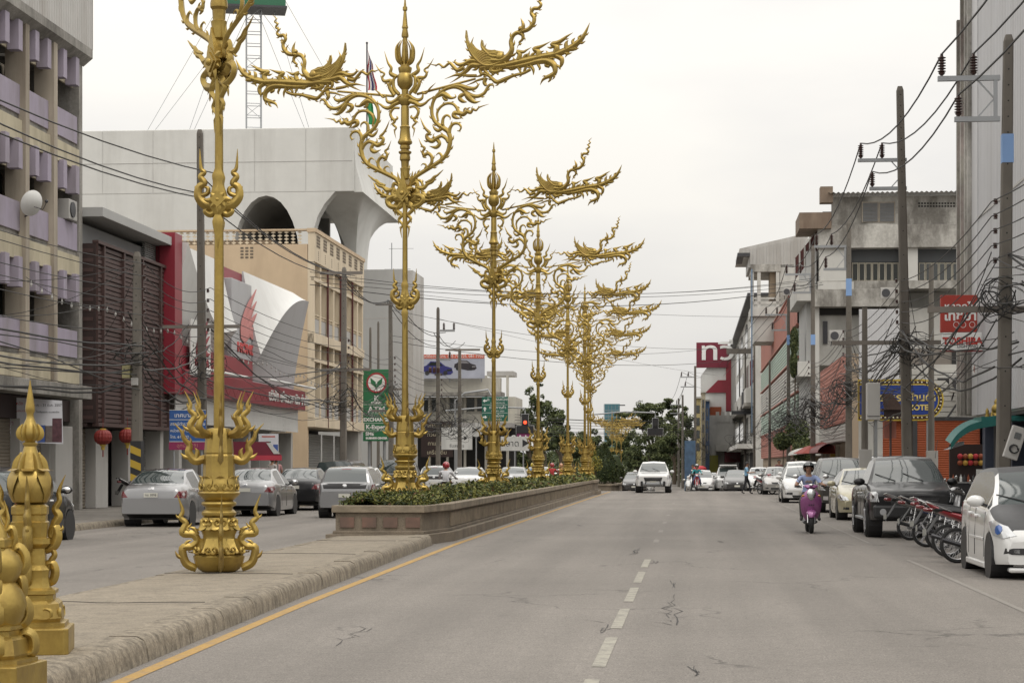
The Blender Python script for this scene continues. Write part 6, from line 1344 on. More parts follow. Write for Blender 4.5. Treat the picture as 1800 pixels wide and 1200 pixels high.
# service drops to houses on both sides
for i in range(14):
    k_ = random.choice(('A', 'B', 'C', 'D', 'E')); d = POLES[k_]; wire(at(k_, random.uniform(4.2, 7)), ST(d['s'] + random.uniform(2, 14), 7.3 + random.uniform(.3, 1.2), random.uniform(3.5, 6.5)), random.uniform(.1, .8), .010, random.choice((M_wire, M_cab)), 'service cable dropping from a right pole to the houses', 'right service cables')
for i in range(14):
    k_ = random.choice(('l1', 'l2', 'l3', 'l4')); d = POLES[k_]; wire(at(k_, random.uniform(4.2, 7)), ST(d['s'] + random.uniform(-10, 9), -18.4, random.uniform(3.3, 6.5)), random.uniform(.1, .6), .009, random.choice((M_wire, M_cab)), 'service cable dropping from a left pole to the houses', 'left service cables')
# coils and knots of spare cable on the poles
def knot(key, z, n, rad, label):
    d = POLES[key]; c = ST(d['s'] - .15, d['t'], z); b = MB(); rn = random.Random(sum(map(ord, key)) + int(z * 10))
    for i in range(n):
        ph = rn.uniform(0, 6); r1, r2 = rn.uniform(.5, 1) * rad, rn.uniform(.3, .8) * rad; off = Vector((rn.uniform(-.5, .5) * rad * 1.6, rn.uniform(-.3, .1), rn.uniform(-.6, .4) * rad)); tl_ = rn.uniform(-.6, .6)
        pts = [c + off + Vector((r1 * math.cos(a + ph), .12 * math.sin(a * 1.3), r2 * math.sin(a + ph) + tl_ * r1 * math.cos(a + ph))) for a in [k * .55 for k in range(rn.randrange(8, 13))]]
        b.tube(pts, rn.choice((.008, .011, .016)), 5, cap=False)
    o = b.build('cable_coil', M_wire, smooth=True, fix=False); tag(o, label, 'cable', kind='stuff'); return o
for k_, z, n, rad, lab in (('A', 4.9, 14, .42, 'the nearest right pole'), ('B', 4.9, 18, .45, 'the tall leaning right pole'), ('C', 4.6, 22, .55, 'the banded right pole'), ('D', 4.4, 30, .8, 'the right pole by the balconies'), ('E', 4.3, 30, .9, 'the right pole by the louvred house'), ('F', 3.9, 14, 1.0, 'the short right pole'), ('G', 3.8, 40, 1.4, 'the transformer poles'), ('H', 3.2, 14, 1.4, 'the far right pole'), ('I', 3.0, 14, 1.5, 'the farthest right pole'),
                        ('l1', 4.6, 8, .4, 'the striped left pole'), ('l2', 4.7, 10, .5, 'the tall left pole'), ('l3', 4.4, 14, .6, 'the left pole by the beige building'), ('l4', 5.2, 8, .5, 'the left pole by the bank sign'), ('l5', 4.2, 16, .9, 'the stepped left pole'), ('l6', 4.0, 16, 1.0, 'the left pole before the billboard')):
    knot(k_, z, n, rad, 'knotted coil of spare cable on ' + lab)
# string of bulbs across the left houses
sl_ = thing('string_lights', 'string of small bulbs hung across the left house fronts', 'string lights')
p0, p1 = ST(48, -16.4, 6.2), ST(96, -16.2, 5.1); b = MB(); pts = []
for i in range(61):
    u = i / 60; q_ = p0.lerp(p1, u); q_.z -= .25 * abs(math.sin(u * 7 * math.pi)) ; pts.append(q_)
b.tube(pts, .008, 4, cap=False).build('cord', M_wire, sl_); bm2 = MB().lathe([(.012, 0), (.018, -.05), (.035, -.1), (.02, -.15)], 6).mesh('bulb', mat('bulb_glass', (.35, .34, .32), .2))
for i in range(0, 60): link('bulb', bm2, sl_, loc=pts[i].lerp(pts[i + 1], .5))
# ---------------------------------------------------------------- traffic lights and direction sign
def signal(label, px, py, Y, k=1.0, lit=True):
    r = thing('traffic_light', label, 'traffic light', P(px, py, Y), 0); M_wt = M_wl
    pbox('lamp_case', M_blk, r, -.24 * k, .24 * k, -.1, .1, -.1 * k, .75 * k, bevel=.02); pbox('countdown_case', M_blk, r, -.65 * k, .65 * k, -.1, .1, -.7 * k, -.12 * k, bevel=.02)
    for bx_ in ((-.27, .27, -.13, .78), (-.69, .69, -.74, -.09)): pbox('white_border', mat('signal_border', (.5, .5, .5), .6), r, bx_[0] * k, bx_[1] * k, .05, .09, bx_[2] * k, bx_[3] * k)
    o = MB().lathe([(.13 * k, 0), (.13 * k, .03), (.08 * k, .05)], 14).build('lens', mat('red_lens', (1, .06, .02), .3, emit=3.0) if lit else M_dark, r); o.location = (0, -.1, .12 * k); o.rotation_euler = (R(90), 0, 0)
    MB().tube([(0, .12, .7 * k), (0, .3, 1.2 * k), (-2.5, .3, 1.3 * k), (-6, .3, 1.0 * k)], .06, 6).build('mast_arm', M_steel, r); return r
signal('red traffic light on an arm left of the lamp posts', 923, 745, 150); signal('dark traffic light over the far junction above the pickup', 1152, 750, 170, 1.0, False)
ds = thing('direction_sign', 'green direction sign with three arrows behind the lamp posts', 'sign', P(870, 740, 145), 0); hw = 23 / F * 145; hh = 43 / F * 145
pbox('panel', mat('sign_green', (.01, .105, .07), .5), ds, -hw, hw, -.04, .04, 0, hh, bevel=.01)
for i, (s_, s2, ar) in enumerate((('อ. เมือง', 'MUEANG', 2), ('ย่านการค้า', 'BUSINESS AREA', 1), ('อ. สวรรคโลก', 'SAWANKHALOK', 0))):
    z = hh * (i + .5) / 3; text(s_, .3, ds, (.2, -.045, z + .1), (R(90), 0, 0), M_wl, .004); text(s2, .14, ds, (.2, -.045, z - .16), (R(90), 0, 0), M_wl, .004)
    a = MB(); c_ = (-hw + .22, z); d = ((-1, 0), (0, 1), (1, 0))[2 - i if i != 1 else 1]; e = (-d[1], d[0])
    a.prism([(c_[0] + d[0] * p * .16 + e[0] * q2 * .16, c_[1] + d[1] * p * .16 + e[1] * q2 * .16) for p, q2 in ((1, 0), (0, .8), (0, .3), (-1, .3), (-1, -.3), (0, -.3), (0, -.8))], -.048, -.042); a.build('arrow', M_wl, ds)
    if i: pbox('divider', M_wl, ds, -hw + .03, hw - .03, -.046, -.041, hh * i / 3, hh * i / 3 + .02)
MB().tube([(-.3, .1, 1.9), (-.5, .12, 2.3), (-2.2, .15, 2.05), (-2.9, .15, 1.5), (-2.9, .15, -4.2)], .07, 8).build('mast_arm', M_steel, ds, smooth=True)
# small arrow signs and boards at the left junction
def board(label, px, py, Y, w_, h_, m, lines, tm):
    r = thing('street_sign', label, 'sign', P(px, py, Y), 0); pbox('panel', m, r, -w_ / 2, w_ / 2, -.03, .03, 0, h_, bevel=.01)
    for i, s_ in enumerate(lines): text(s_, h_ / len(lines) * .6, r, (0, -.034, h_ * (1 - (i + .5) / len(lines))), (R(90), 0, 0), tm, .003)
    MB().cyl((0, .06, -4.5), (0, .06, h_), .05).build('post', M_steel, r)
M_wb = mat('white_board', (.5, .5, .48), .6, dirt=.3)
board('white arrow sign with black lettering behind the planter', 803, 790, 135, 2.1, 1.5, M_wb, ('บ้านสวน', '————▶', 'รับสมัคร'), M_blk); board('white arrow sign pointing right between two lamp posts', 905, 792, 140, 2.0, 1.0, M_wb, ('ตลาด ▶',), M_blk)
board('dark menu board full of text at the left junction', 768, 803, 150, 2.4, 2.7, M_brownd, ('อาหารตามสั่ง', 'ก๋วยเตี๋ยว', 'กาแฟสด', 'เครื่องดื่ม'), M_cream); board('magenta roadside board behind the third planter post', 907, 775, 160, 1.4, 2.0, mat('board_magenta', (.22, .03, .12), .6), (' ',), M_wl) if False else None
board('narrow magenta advertising board beyond the planter', 908 + 12, 790, 150, 1.0, 1.5, mat('board_magenta', (.22, .03, .12), .6), ('SALE',), M_wl)
rsn = thing('round_street_sign', 'round white sign with dark strokes left of the direction sign', 'sign', P(837, 770, 140), 0); o = MB().lathe([(.5, 0), (.5, .06)], 24).build('disc', M_wb, rsn); o.location = (0, 0, .6); o.rotation_euler = (R(90), 0, 0); MB().bar((-.3, -.08, .4), (.3, -.08, .8), .03, .08).bar((-.3, -.08, .75), (.2, -.08, .5), .03, .06).build('strokes', M_blk, rsn); MB().cyl((0, .08, -3), (0, .08, 1), .05).build('post', M_steel, rsn)
# ================================================================ planting
M_leafs = [mat('leaf_mid', (.070, .085, .022), .6, var=.35, scale=3, spec=.35), mat('leaf_light', (.17, .17, .04), .6, var=.3, scale=3, spec=.35), mat('leaf_dark', (.028, .042, .014), .6, var=.3, scale=3, spec=.3), mat('leaf_red', (.12, .06, .03), .6, var=.3, spec=.3)]
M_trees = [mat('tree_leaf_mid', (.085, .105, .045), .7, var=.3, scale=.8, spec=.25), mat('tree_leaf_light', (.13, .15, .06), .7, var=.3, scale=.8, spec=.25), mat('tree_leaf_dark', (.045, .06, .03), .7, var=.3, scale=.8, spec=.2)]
M_bark = mat('bark', (.09, .07, .05), .9, var=.3, scale=4)
def leaf(mb, p, size, rn, up=.4, m=0):
    n = Vector((rn.gauss(0, 1), rn.gauss(0, 1), rn.gauss(0, 1) + up)).normalized(); a = n.orthogonal().normalized(); a.rotate(Matrix.Rotation(rn.uniform(0, 6.28), 3, n)); b = n.cross(a); l = size * rn.uniform(.7, 1.3); w_ = l * rn.uniform(.4, .6)
    mb.add([p - a * l * .5, p + b * w_ * .5 + n * l * .08, p + a * l * .5, p - b * w_ * .5 + n * l * .08], [(0, 1, 2, 3)], m)
rn = random.Random(11)
hd = MB(); body = MB()
ss = [38.9 + .35 * i for i in range(204)]
def hz(s, t): return .80 + .16 * noise.noise((s * .9, t * 1.3, 0)) + .10 * noise.noise((s * 2.3, t * 2.6, 4)) + .10
cols_ = [-6.85 + i * .19 for i in range(9)]
vs = [ST(s, t, hz(s, t) - .06 - (.12 if j in (0, 8) else 0)) for s in ss for j, t in enumerate(cols_)]
body.add(vs, [(i * 9 + j, i * 9 + j + 1, (i + 1) * 9 + j + 1, (i + 1) * 9 + j) for i in range(len(ss) - 1) for j in range(8)])
hb_ = tag(body.build('shrub_mass', M_leafs[2], smooth=True), 'dense body of low shrubs filling the planter', 'shrubs', kind='stuff')
for s_a, s_b, dens, size in ((38.8, 46, 2600, .075), (46, 60, 1100, .10), (60, 80, 330, .16), (80, 110, 170, .22)):
    for _ in range(int((s_b - s_a) * dens)):
        s, t = rn.uniform(s_a, s_b), rn.uniform(-6.9, -5.18) + .04 * rn.gauss(0, 1)
        cl_ = noise.noise((s * .5, t * .8, 8)); u = rn.random(); m = 2 if u < .18 else (1 if u < .56 + .3 * cl_ else (3 if u > .97 else 0))
        z = hz(s, t) + rn.uniform(-.12, .07) + (.12 * rn.random() if rn.random() < .06 else 0) - (.08 if t > -5.3 or t < -6.8 else 0)
        leaf(hd, ST(s, t, z), size, rn, .8, m)
tag(hd.build('planter_shrubs', M_leafs, fix=False), 'low leafy shrubs packed along the top of the planter', 'shrubs', kind='stuff')
def tree(name, label, px, Y, pyb, trunk_h, blobs, nleaf, size, spread=1.0, mats=None, group=None):
    base = P(px, pyb, Y); r = thing(name, label, 'tree', base, 0, group); rn = random.Random(int(px * 7 + Y)); k = Y / F
    b = MB(); b.tube([(0, 0, -1.5), (.1, 0, trunk_h * .5), (0, .1, trunk_h)], [.3, .24, .18], 8)
    for (bx_, bz, rx, rz) in blobs: b.tube([(0, .1, trunk_h * .8), (bx_ * k * .4, .3, trunk_h + (bz * k - trunk_h) * .35), (bx_ * k * .9, 0, bz * k - rz * k * .3)], [.16, .11, .05], 6)
    b.build('trunk', M_bark, r, smooth=True); c = MB()
    tot = sum(q[2] * q[3] for q in blobs)
    for (bx_, bz, rx, rz) in blobs:
        n = int(nleaf * rx * rz / tot); sub = [(Vector((rn.gauss(0, .55), rn.gauss(0, .55), rn.gauss(0, .5))), rn.uniform(.18, .34)) for _ in range(14)]
        for i in range(n):
            ce, sr = rn.choice(sub); d = Vector((rn.gauss(0, 1), rn.gauss(0, 1), rn.gauss(0, 1))).normalized() * (rn.random() ** .4) * sr * 1.15; q = ce + d
            if q.length > 1.12: continue
            p = Vector((bx_ * k + q.x * rx * k, q.y * rx * k * .9, bz * k + q.z * rz * k)); u = rn.random()
            leaf(c, p, size, rn, .5, 1 if (d.z > .05 and u < .6) else (2 if d.z < -.05 and u < .7 else 0))  # light and shade painted in: paler leaves on clump tops, darker ones underneath
    c.build('crown', mats or M_trees, r, fix=False); return r
# blobs in photo pixels from the base: (dx, dz, rx, rz)
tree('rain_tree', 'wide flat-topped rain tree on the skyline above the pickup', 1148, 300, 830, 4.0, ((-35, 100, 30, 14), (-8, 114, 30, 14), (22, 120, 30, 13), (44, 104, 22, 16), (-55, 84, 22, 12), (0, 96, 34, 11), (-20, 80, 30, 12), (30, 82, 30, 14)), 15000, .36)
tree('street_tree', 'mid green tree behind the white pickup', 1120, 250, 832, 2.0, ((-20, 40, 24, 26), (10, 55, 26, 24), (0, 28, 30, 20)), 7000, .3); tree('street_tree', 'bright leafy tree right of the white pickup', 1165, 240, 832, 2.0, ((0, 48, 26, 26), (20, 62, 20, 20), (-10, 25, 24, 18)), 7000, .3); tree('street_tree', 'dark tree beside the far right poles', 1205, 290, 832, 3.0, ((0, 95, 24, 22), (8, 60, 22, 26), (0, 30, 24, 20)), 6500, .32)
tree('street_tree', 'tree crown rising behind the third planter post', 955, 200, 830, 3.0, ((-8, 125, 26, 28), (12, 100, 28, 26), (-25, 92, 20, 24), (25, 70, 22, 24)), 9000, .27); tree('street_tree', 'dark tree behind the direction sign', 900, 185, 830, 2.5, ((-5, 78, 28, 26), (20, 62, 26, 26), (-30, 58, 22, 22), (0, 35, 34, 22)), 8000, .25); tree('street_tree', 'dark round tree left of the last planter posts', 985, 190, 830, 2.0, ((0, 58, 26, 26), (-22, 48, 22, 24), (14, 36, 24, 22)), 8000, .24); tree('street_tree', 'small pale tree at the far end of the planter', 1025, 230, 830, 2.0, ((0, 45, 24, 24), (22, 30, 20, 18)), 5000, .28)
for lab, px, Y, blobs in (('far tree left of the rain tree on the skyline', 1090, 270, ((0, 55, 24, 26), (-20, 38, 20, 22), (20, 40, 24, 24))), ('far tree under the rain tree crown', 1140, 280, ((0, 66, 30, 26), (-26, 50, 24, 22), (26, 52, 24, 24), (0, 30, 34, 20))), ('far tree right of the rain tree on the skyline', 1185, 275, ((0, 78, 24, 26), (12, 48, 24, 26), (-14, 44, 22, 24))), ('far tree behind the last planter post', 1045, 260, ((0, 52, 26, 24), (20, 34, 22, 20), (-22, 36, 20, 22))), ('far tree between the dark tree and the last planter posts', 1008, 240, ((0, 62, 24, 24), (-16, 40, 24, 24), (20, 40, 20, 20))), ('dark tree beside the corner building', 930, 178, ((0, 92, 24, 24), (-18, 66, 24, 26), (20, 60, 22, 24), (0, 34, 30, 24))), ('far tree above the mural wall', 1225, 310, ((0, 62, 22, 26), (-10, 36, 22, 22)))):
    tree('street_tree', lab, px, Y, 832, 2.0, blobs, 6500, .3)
# two clipped conical trees
for i, (px, Y, k_) in enumerate(((1063, 147, 1.0), (1077, 156, .85))):
    p = P(px, HZ, Y); r = thing('clipped_tree', 'clipped dark conical tree in the far planter, %s one' % ('left taller', 'right lower')[i], 'tree', (p.x, p.y, zg(147) + .55), 0, 'clipped conical trees'); c = MB(); rn = random.Random(i)
    for _ in range(6500):
        u = rn.random() ** .8; z = .15 + 2.75 * k_ * u; rr = (1.12 * (1 - u ** 2.2) + .02) * k_ * (.86 + .2 * rn.random()); a = rn.uniform(0, 6.283); leaf(c, Vector((rr * math.cos(a), rr * math.sin(a), z)), .13, rn, .2, rn.choice((0, 2, 2)))
    c.build('crown', M_leafs, r, fix=False); MB().lathe([(.9 * k_, .3), (1.0 * k_, .7), (.9 * k_, 1.5), (.55 * k_, 2.2), (.1, 2.75 * k_)], 12).build('inner_mass', M_leafs[2], r, smooth=True); MB().cyl((0, 0, -.6), (0, 0, .5), .1, 8).build('trunk', M_bark, r)
dw = MB(); rn = random.Random(5)
for _ in range(16000):
    u = rn.random(); Y = 300 + 60 * rn.random(); px = 860 + 380 * u; h_ = 3.6 + 2.2 * noise.noise((px * .03, Y * .02, 0)) + 1.2 * noise.noise((px * .11, Y * .05, 5)); p = P(px, HZ, Y); p.z = -1.4 + (h_ + 1.4) * rn.random() ** .7; leaf(dw, p, .6, rn, .4, rn.choice((0, 0, 1, 2, 2)))
tag(dw.build('distant_wood', M_trees, fix=False), 'low belt of distant trees closing the end of the street', 'trees', kind='stuff')
# creeper beside the louvred house, bush under it
def clump(name, label, cat, items, n, size, mats=M_trees):
    r = thing(name, label, cat); c = MB(); rn = random.Random(len(label))
    for (px, py, Y, rx, rz) in items:
        o = P(px, py, Y)
        for _ in range(n):
            d = Vector((rn.gauss(0, 1), rn.gauss(0, 1), rn.gauss(0, 1))).normalized() * rn.random() ** .4; leaf(c, o + Vector((d.x * rx * Y / F, d.y * .7, d.z * rz * Y / F)), size, rn, .4, rn.choice((0, 1, 2)))
    c.build('foliage', mats, r, fix=False); st = MB()
    for (px, py, Y, rx, rz) in items: o = P(px, py, Y); st.tube([(o.x, o.y, .1), (o.x + .1, o.y, o.z)], [.06, .03], 6)
    st.build('stem', M_bark, r); return r
clump('creeper', 'green creeper climbing between the louvred house and the apartments', 'plant', [(1396, 600, 128, 7, 26), (1395, 640, 128, 6, 24)], 1400, .2); clump('bush', 'leafy bush on the right pavement below the creeper', 'plant', [(1402, 760, 126, 22, 26), (1412, 790, 125, 20, 22), (1375, 775, 127, 16, 16)], 1600, .2)
clump('garden_bush', 'yellow-green flowering shrub beyond the planter end', 'plant', [(1046, 815, 140, 14, 14), (1040, 800, 141, 9, 12)], 900, .14, [M_leafs[1], M_leafs[0], mat('leaf_yellow', (.3, .25, .03), .6)])
# ================================================================ vehicles
M_tyre = mat('tyre_rubber', (.018, .018, .018), .85, obj=True); M_rim = mat('alloy_rim', (.45, .45, .46), .35, metal=.8, obj=True); M_rimd = mat('dark_rim', (.05, .05, .055), .4, metal=.6, obj=True)
M_trim = mat('black_trim', (.02, .02, .021), .5, obj=True); M_chrome = mat('chrome', (.6, .6, .6), .15, metal=1.0, obj=True)
M_wind = mat('car_glass', (.03, .042, .042), .04, obj=True, spec=.8, coat=1.0, var=.02); M_lampc = mat('headlamp', (.55, .56, .57), .12, obj=True, coat=1.0, metal=.4); M_tail = mat('tail_lamp', (.14, .008, .012), .2, obj=True, coat=1.0)
M_wside = mat('tinted_glass', (.018, .022, .022), .10, obj=True, spec=.45, var=.02)
M_plate = mat('number_plate', (.55, .54, .48), .5, obj=True); M_amber = mat('amber_lamp', (.5, .2, .03), .2, obj=True)
def paint(name, col, metal=.0, rough=.3, coat=1.0, spec=.5): return mat('paint_' + name, col, rough, metal=metal, obj=True, coat=coat, var=.04, spec=spec)
def wheel_meshes(r_, w_, rim_m, spokes=10):
    t = MB(); prof = [(r_ * .66, -w_ / 2 * .9), (r_ * .9, -w_ / 2), (r_ * .98, -w_ / 2 * .8), (r_, -w_ / 2 * .4), (r_, w_ / 2 * .4), (r_ * .98, w_ / 2 * .8), (r_ * .9, w_ / 2), (r_ * .66, w_ / 2 * .9)]
    n = 24; vs = []
    for a_, z in prof:
        for j in range(n): a = 2 * math.pi * j / n; vs.append((a_ * math.cos(a), z, a_ * math.sin(a)))
    k = len(prof); t.add(vs, [(i * n + j, i * n + (j + 1) % n, (i + 1) * n + (j + 1) % n, (i + 1) * n + j) for i in range(k - 1) for j in range(n)])
    tm = t.mesh('tyre', M_tyre, smooth=True)
    q = MB()
    for rr, y0, y1 in ((.68, -.45, -.40), (.60, -.40, -.40)): pass
    vs = []
    for a_, z in ((r_ * .66, -w_ * .44), (r_ * .71, -w_ * .51), (r_ * .65, -w_ * .50), (r_ * .60, -.02)):
        for j in range(n): a = 2 * math.pi * j / n; vs.append((a_ * math.cos(a), z, a_ * math.sin(a)))
    q.add(vs, [(i * n + j, i * n + (j + 1) % n, (i + 1) * n + (j + 1) % n, (i + 1) * n + j) for i in range(3) for j in range(n)])
    for j in range(spokes):
        a = 2 * math.pi * j / spokes; q.bar((r_ * .1 * math.cos(a), -w_ * .47, r_ * .1 * math.sin(a)), (r_ * .66 * math.cos(a), -w_ * .49, r_ * .66 * math.sin(a)), r_ * .12, .03, up=(0, 1, 0))
    q.cyl((0, -w_ * .30, 0), (0, -w_ * .51, 0), r_ * .17, 12)
    d = MB().cyl((0, -.015, 0), (0, .03, 0), r_ * .62, 18)
    return tm, q.mesh('rim', rim_m, smooth=30), d.mesh('brake_backing', M_trim)
WM = {}
def wheels(r_, w_, rim_m, sp):
    key = (r_, w_, rim_m.name, sp)
    if key not in WM: WM[key] = wheel_meshes(r_, w_, rim_m, sp)
    return WM[key]
def lin(tab, x):
    if x <= tab[0][0]: return tab[0][1]
    for (a, p), (b, q) in zip(tab, tab[1:]):
        if x <= b: return p + (q - p) * (x - a) / (b - a) if b > a else q
    return tab[-1][1]
def smooth_tab(tab, n=4): return crom(tab, n)
def car(label, S_, pm, loc, rz, roof_m=None, hood_m=None, plate='กข 1234', low=False, rim=None, group='cars', extras=()):
    """S_ : dict with the proportions. x forward, y left, z up"""
    L, Wd, H = S_['L'], S_['W'], S_['H']; r = thing(S_.get('name', 'car'), label, S_.get('cat', 'car'), loc, rz, group)
    hl = L / 2; top = S_['top']; belt = S_['belt']; wr_, ww, clr = S_['wr'], S_['wt'], S_['clr']; axf, axr = S_['ax']; Rr = wr_ + .055
    xc, xrf, xrr, xrb = S_['cowl'], S_['rf'], S_['rr'], S_['rb']
    def half(x):
        e = 1.0
        df = hl - x; dr = x + hl
        rf = S_.get('rfnt', .75); rrr = S_.get('rrear', .55)
        if df < rf: e = min(e, 1 - S_.get('nf', .22) * (1 - df / rf) ** 2.2)
        if dr < rrr: e = min(e, 1 - S_.get('nr', .13) * (1 - dr / rrr) ** 2.2)
        return Wd / 2 * e
    def low_z(x):
        z = clr
        df, dr = hl - x, x + hl
        if df < .5: z = clr + .04 + .02 * (1 - df / .5)
        if dr < .5: z = clr + .06 + .10 * (1 - dr / .5)
        return z
    xs = {-hl, hl, xc, xrf, xrr, xrb}
    for a in S_['xs']: xs.add(a)
    for ax in (axf, axr):
        for i in range(11): xs.add(ax + Rr * math.cos(math.pi * i / 10))
        xs.add(ax - Rr - .02); xs.add(ax + Rr + .02)
    n = 26
    for i in range(n + 1): xs.add(-hl + L * i / n)
    for d in (.012, .04, .09, .16, .26): xs.add(hl - d); xs.add(-hl + d)
    xs = sorted(xs); fx = []
    for x in xs:
        if not fx or x - fx[-1] > .008 or x in (xc, xrf, xrr, xrb) or x in S_['xs']:
            if fx and x - fx[-1] <= .008: fx[-1] = x
            else: fx.append(x)
    xs = fx; zroof = H; rings = []
    for x in xs:
        zt = lin(top, x); w_ = half(x); zb = low_z(x); zs = min(lin(belt, x), zt - .025); h = zt - zs; fr_ = max(0, min(1, h / (zroof - lin(belt, 0))))
        arch = None
        for ax in (axf, axr):
            if abs(x - ax) < Rr: arch = wr_ + math.sqrt(max(0, Rr * Rr - (x - ax) ** 2)) * 1.0
        z2 = zb if arch is None else max(zb, arch); yin = .82 * w_ if arch is None else w_ - .26
        zm = z2 + (zs - z2) * .42; wt = Wd / 2 * ww; y5 = w_ * (.955 if fr_ > .05 else .93)
        endr = min(1, min(hl - x, x + hl) / .12)   # rounding of the ends
        zcen = lambda a: a
        y6 = y5 + (wt - y5) * fr_; z6 = zs + h * (.86 if fr_ > .3 else .55); y7 = y6 - .045 - .045 * (1 - fr_) * (1 if fr_ > .06 else 2); z7 = zs + h * .965
        flare = S_.get('flare', 0) if arch is not None else 0
        rings.append([(0, zb if arch is None else max(zb, .25)), (yin, z2), (w_ * .975 + flare, z2 + .004), (w_ * 1.0 + flare * .8, z2 + (zm - z2) * .35), (w_, zm), (w_ * .99, zs - (zs - zm) * .5), (y5 + .012, zs - .015), (y5 - .006, zs + min(.012, h * .2)), (y6, z6), (y7, z7), (y7 * .55, zs + h * .993), (0, zt + .004 + .012 * fr_)])
    K = len(rings[0]); verts = []; vid = {}
    def V(i, j, sd):
        if j in (0, K - 1): sd = 1
        key = (i, j, sd)
        if key not in vid: vid[key] = len(verts); verts.append((xs[i], sd * rings[i][j][0], rings[i][j][1]))
        return vid[key]
    parts = {}
    def put(nm, f): parts.setdefault(nm, []).append(f)
    doors = S_.get('doors', ()); pil = S_.get('pillars', ())
    for i in range(len(xs) - 1):
        xm = (xs[i] + xs[i + 1]) / 2
        for j in range(K - 1):
            for sd in (1, -1):
                q = (V(i, j, sd), V(i + 1, j, sd), V(i + 1, j + 1, sd), V(i, j + 1, sd))
                q = q if sd > 0 else q[::-1]; q = tuple(dict.fromkeys(q)); nm = 'body'
                if len(q) < 3: continue
                if j == 7 and xrb + S_.get('cp', .28) < xm < xc - S_.get('ap', .12) and not any(abs(xm - p_) < .04 for p_ in pil): nm = 'side_window.' + ('L' if sd > 0 else 'R') + str(sum(xm > p_ for p_ in pil))
                elif j >= 9 and xrf < xm < xc: nm = 'windscreen'
                elif j >= 9 and xrb < xm < xrr: nm = 'rear_window'
                elif j >= 8 and xrr <= xm <= xrf and roof_m: nm = 'roof'
                elif j >= 7 and xc < xm < hl - .1 and hood_m: nm = 'bonnet'
                elif j in (1, 2, 3, 4, 5, 6):
                    for di, (a, b_) in enumerate(doors):
                        if a < xm < b_ and not any(abs(xm - ax) < Rr + .01 for ax in (axf, axr)): nm = 'door.' + ('L' if sd > 0 else 'R') + str(di)
                if j == 0: nm = 'underbody'
                put(nm, q)
    for side, i in ((0, 0), (1, len(xs) - 1)):
        ring = [V(i, j, 1) for j in range(K)] + [V(i, j, -1) for j in range(K - 2, 0, -1)]; put('body', tuple(ring if side else ring[::-1]))
    mm = {'body': pm, 'windscreen': M_wind, 'rear_window': M_wind, 'roof': roof_m or pm, 'bonnet': hood_m or pm, 'underbody': M_trim}
    allm = MB().add(verts, [f for fs in parts.values() for f in fs]); bvh = BVHTree.FromPolygons([Vector(v) for v in verts], [f for fs in parts.values() for f in fs])
    # one shared shading: normals from the whole shell
    whole = allm.mesh('shell', pm, smooth=40, fix=False)
    for nm, fs in parts.items():
        base = nm.split('.')[0]; used = sorted({i for f in fs for i in f}); mp_ = {u: k_ for k_, u in enumerate(used)}
        b = MB(); b.v = [verts[u] for u in used]; b.f = [tuple(mp_[i] for i in f) for f in fs]; b.m = [0] * len(fs)
        m = M_wside if base == 'side_window' else M_wind if 'window' in base or base == 'windscreen' else M_lampc if base == 'headlight' else M_tail if base == 'tail_light' else mm.get(base, pm)
        b.build(base, m, r, smooth=38, fix=False)
    def cast(o, d):
        h_ = bvh.ray_cast(Vector(o), Vector(d)); return h_[0]
    def decal(nm, poly, ax, m, off=.008, parent=None, rings_=3, thick=0):
        """conforming patch: poly in (y,z) for front/rear (ax=+1/-1) or (x,z) for sides (ax='L'/'R')"""
        P_ = [];
        for a, b_ in zip(poly, poly[1:] + poly[:1]):
            for k_ in range(3): P_.append((a[0] + (b_[0] - a[0]) * k_ / 3, a[1] + (b_[1] - a[1]) * k_ / 3))
        cx_ = sum(p_[0] for p_ in P_) / len(P_); cz_ = sum(p_[1] for p_ in P_) / len(P_); vs = []; nP = len(P_)
        def hit(u, v):
            if ax in (1, -1): o = (ax * 5, u, v); d = (-ax, 0, 0)
            else: sg = 1 if ax == 'L' else -1; o = (u, sg * 4, v); d = (0, -sg, 0)
            h_ = cast(o, d)
            if ax in (1, -1):
                for _ in range(14):
                    if h_ is not None and ax * h_.x > hl - .85: break
                    u *= .985; v -= .018; h_ = cast((ax * 5, u, v), d)
            if h_ is None: h_ = Vector((ax * hl * .97, u, v)) if ax in (1, -1) else Vector((u, (1 if ax == 'L' else -1) * Wd / 2, v))
            return h_ - Vector(d) * off
        for k_ in range(rings_): f_ = 1 - k_ / rings_; vs += [hit(cx_ + (p_[0] - cx_) * f_, cz_ + (p_[1] - cz_) * f_) for p_ in P_]
        vs.append(hit(cx_, cz_)); fs = [(k_ * nP + j, k_ * nP + (j + 1) % nP, (k_ + 1) * nP + (j + 1) % nP, (k_ + 1) * nP + j) for k_ in range(rings_ - 1) for j in range(nP)] + [((rings_ - 1) * nP + j, (rings_ - 1) * nP + (j + 1) % nP, rings_ * nP) for j in range(nP)]
        ed = [hit(*p_) for p_ in P_]; bk = [v + Vector(((-ax if ax in (1, -1) else 0), (0 if ax in (1, -1) else (-1 if ax == 'L' else 1)), 0)) * (off + .01) for v in ed]; o_ = len(vs); vs += bk; fs += [(j, (j + 1) % nP, o_ + (j + 1) % nP, o_ + j) for j in range(nP)]
        return MB().add(vs, fs).build(nm, m, parent or r, smooth=40)
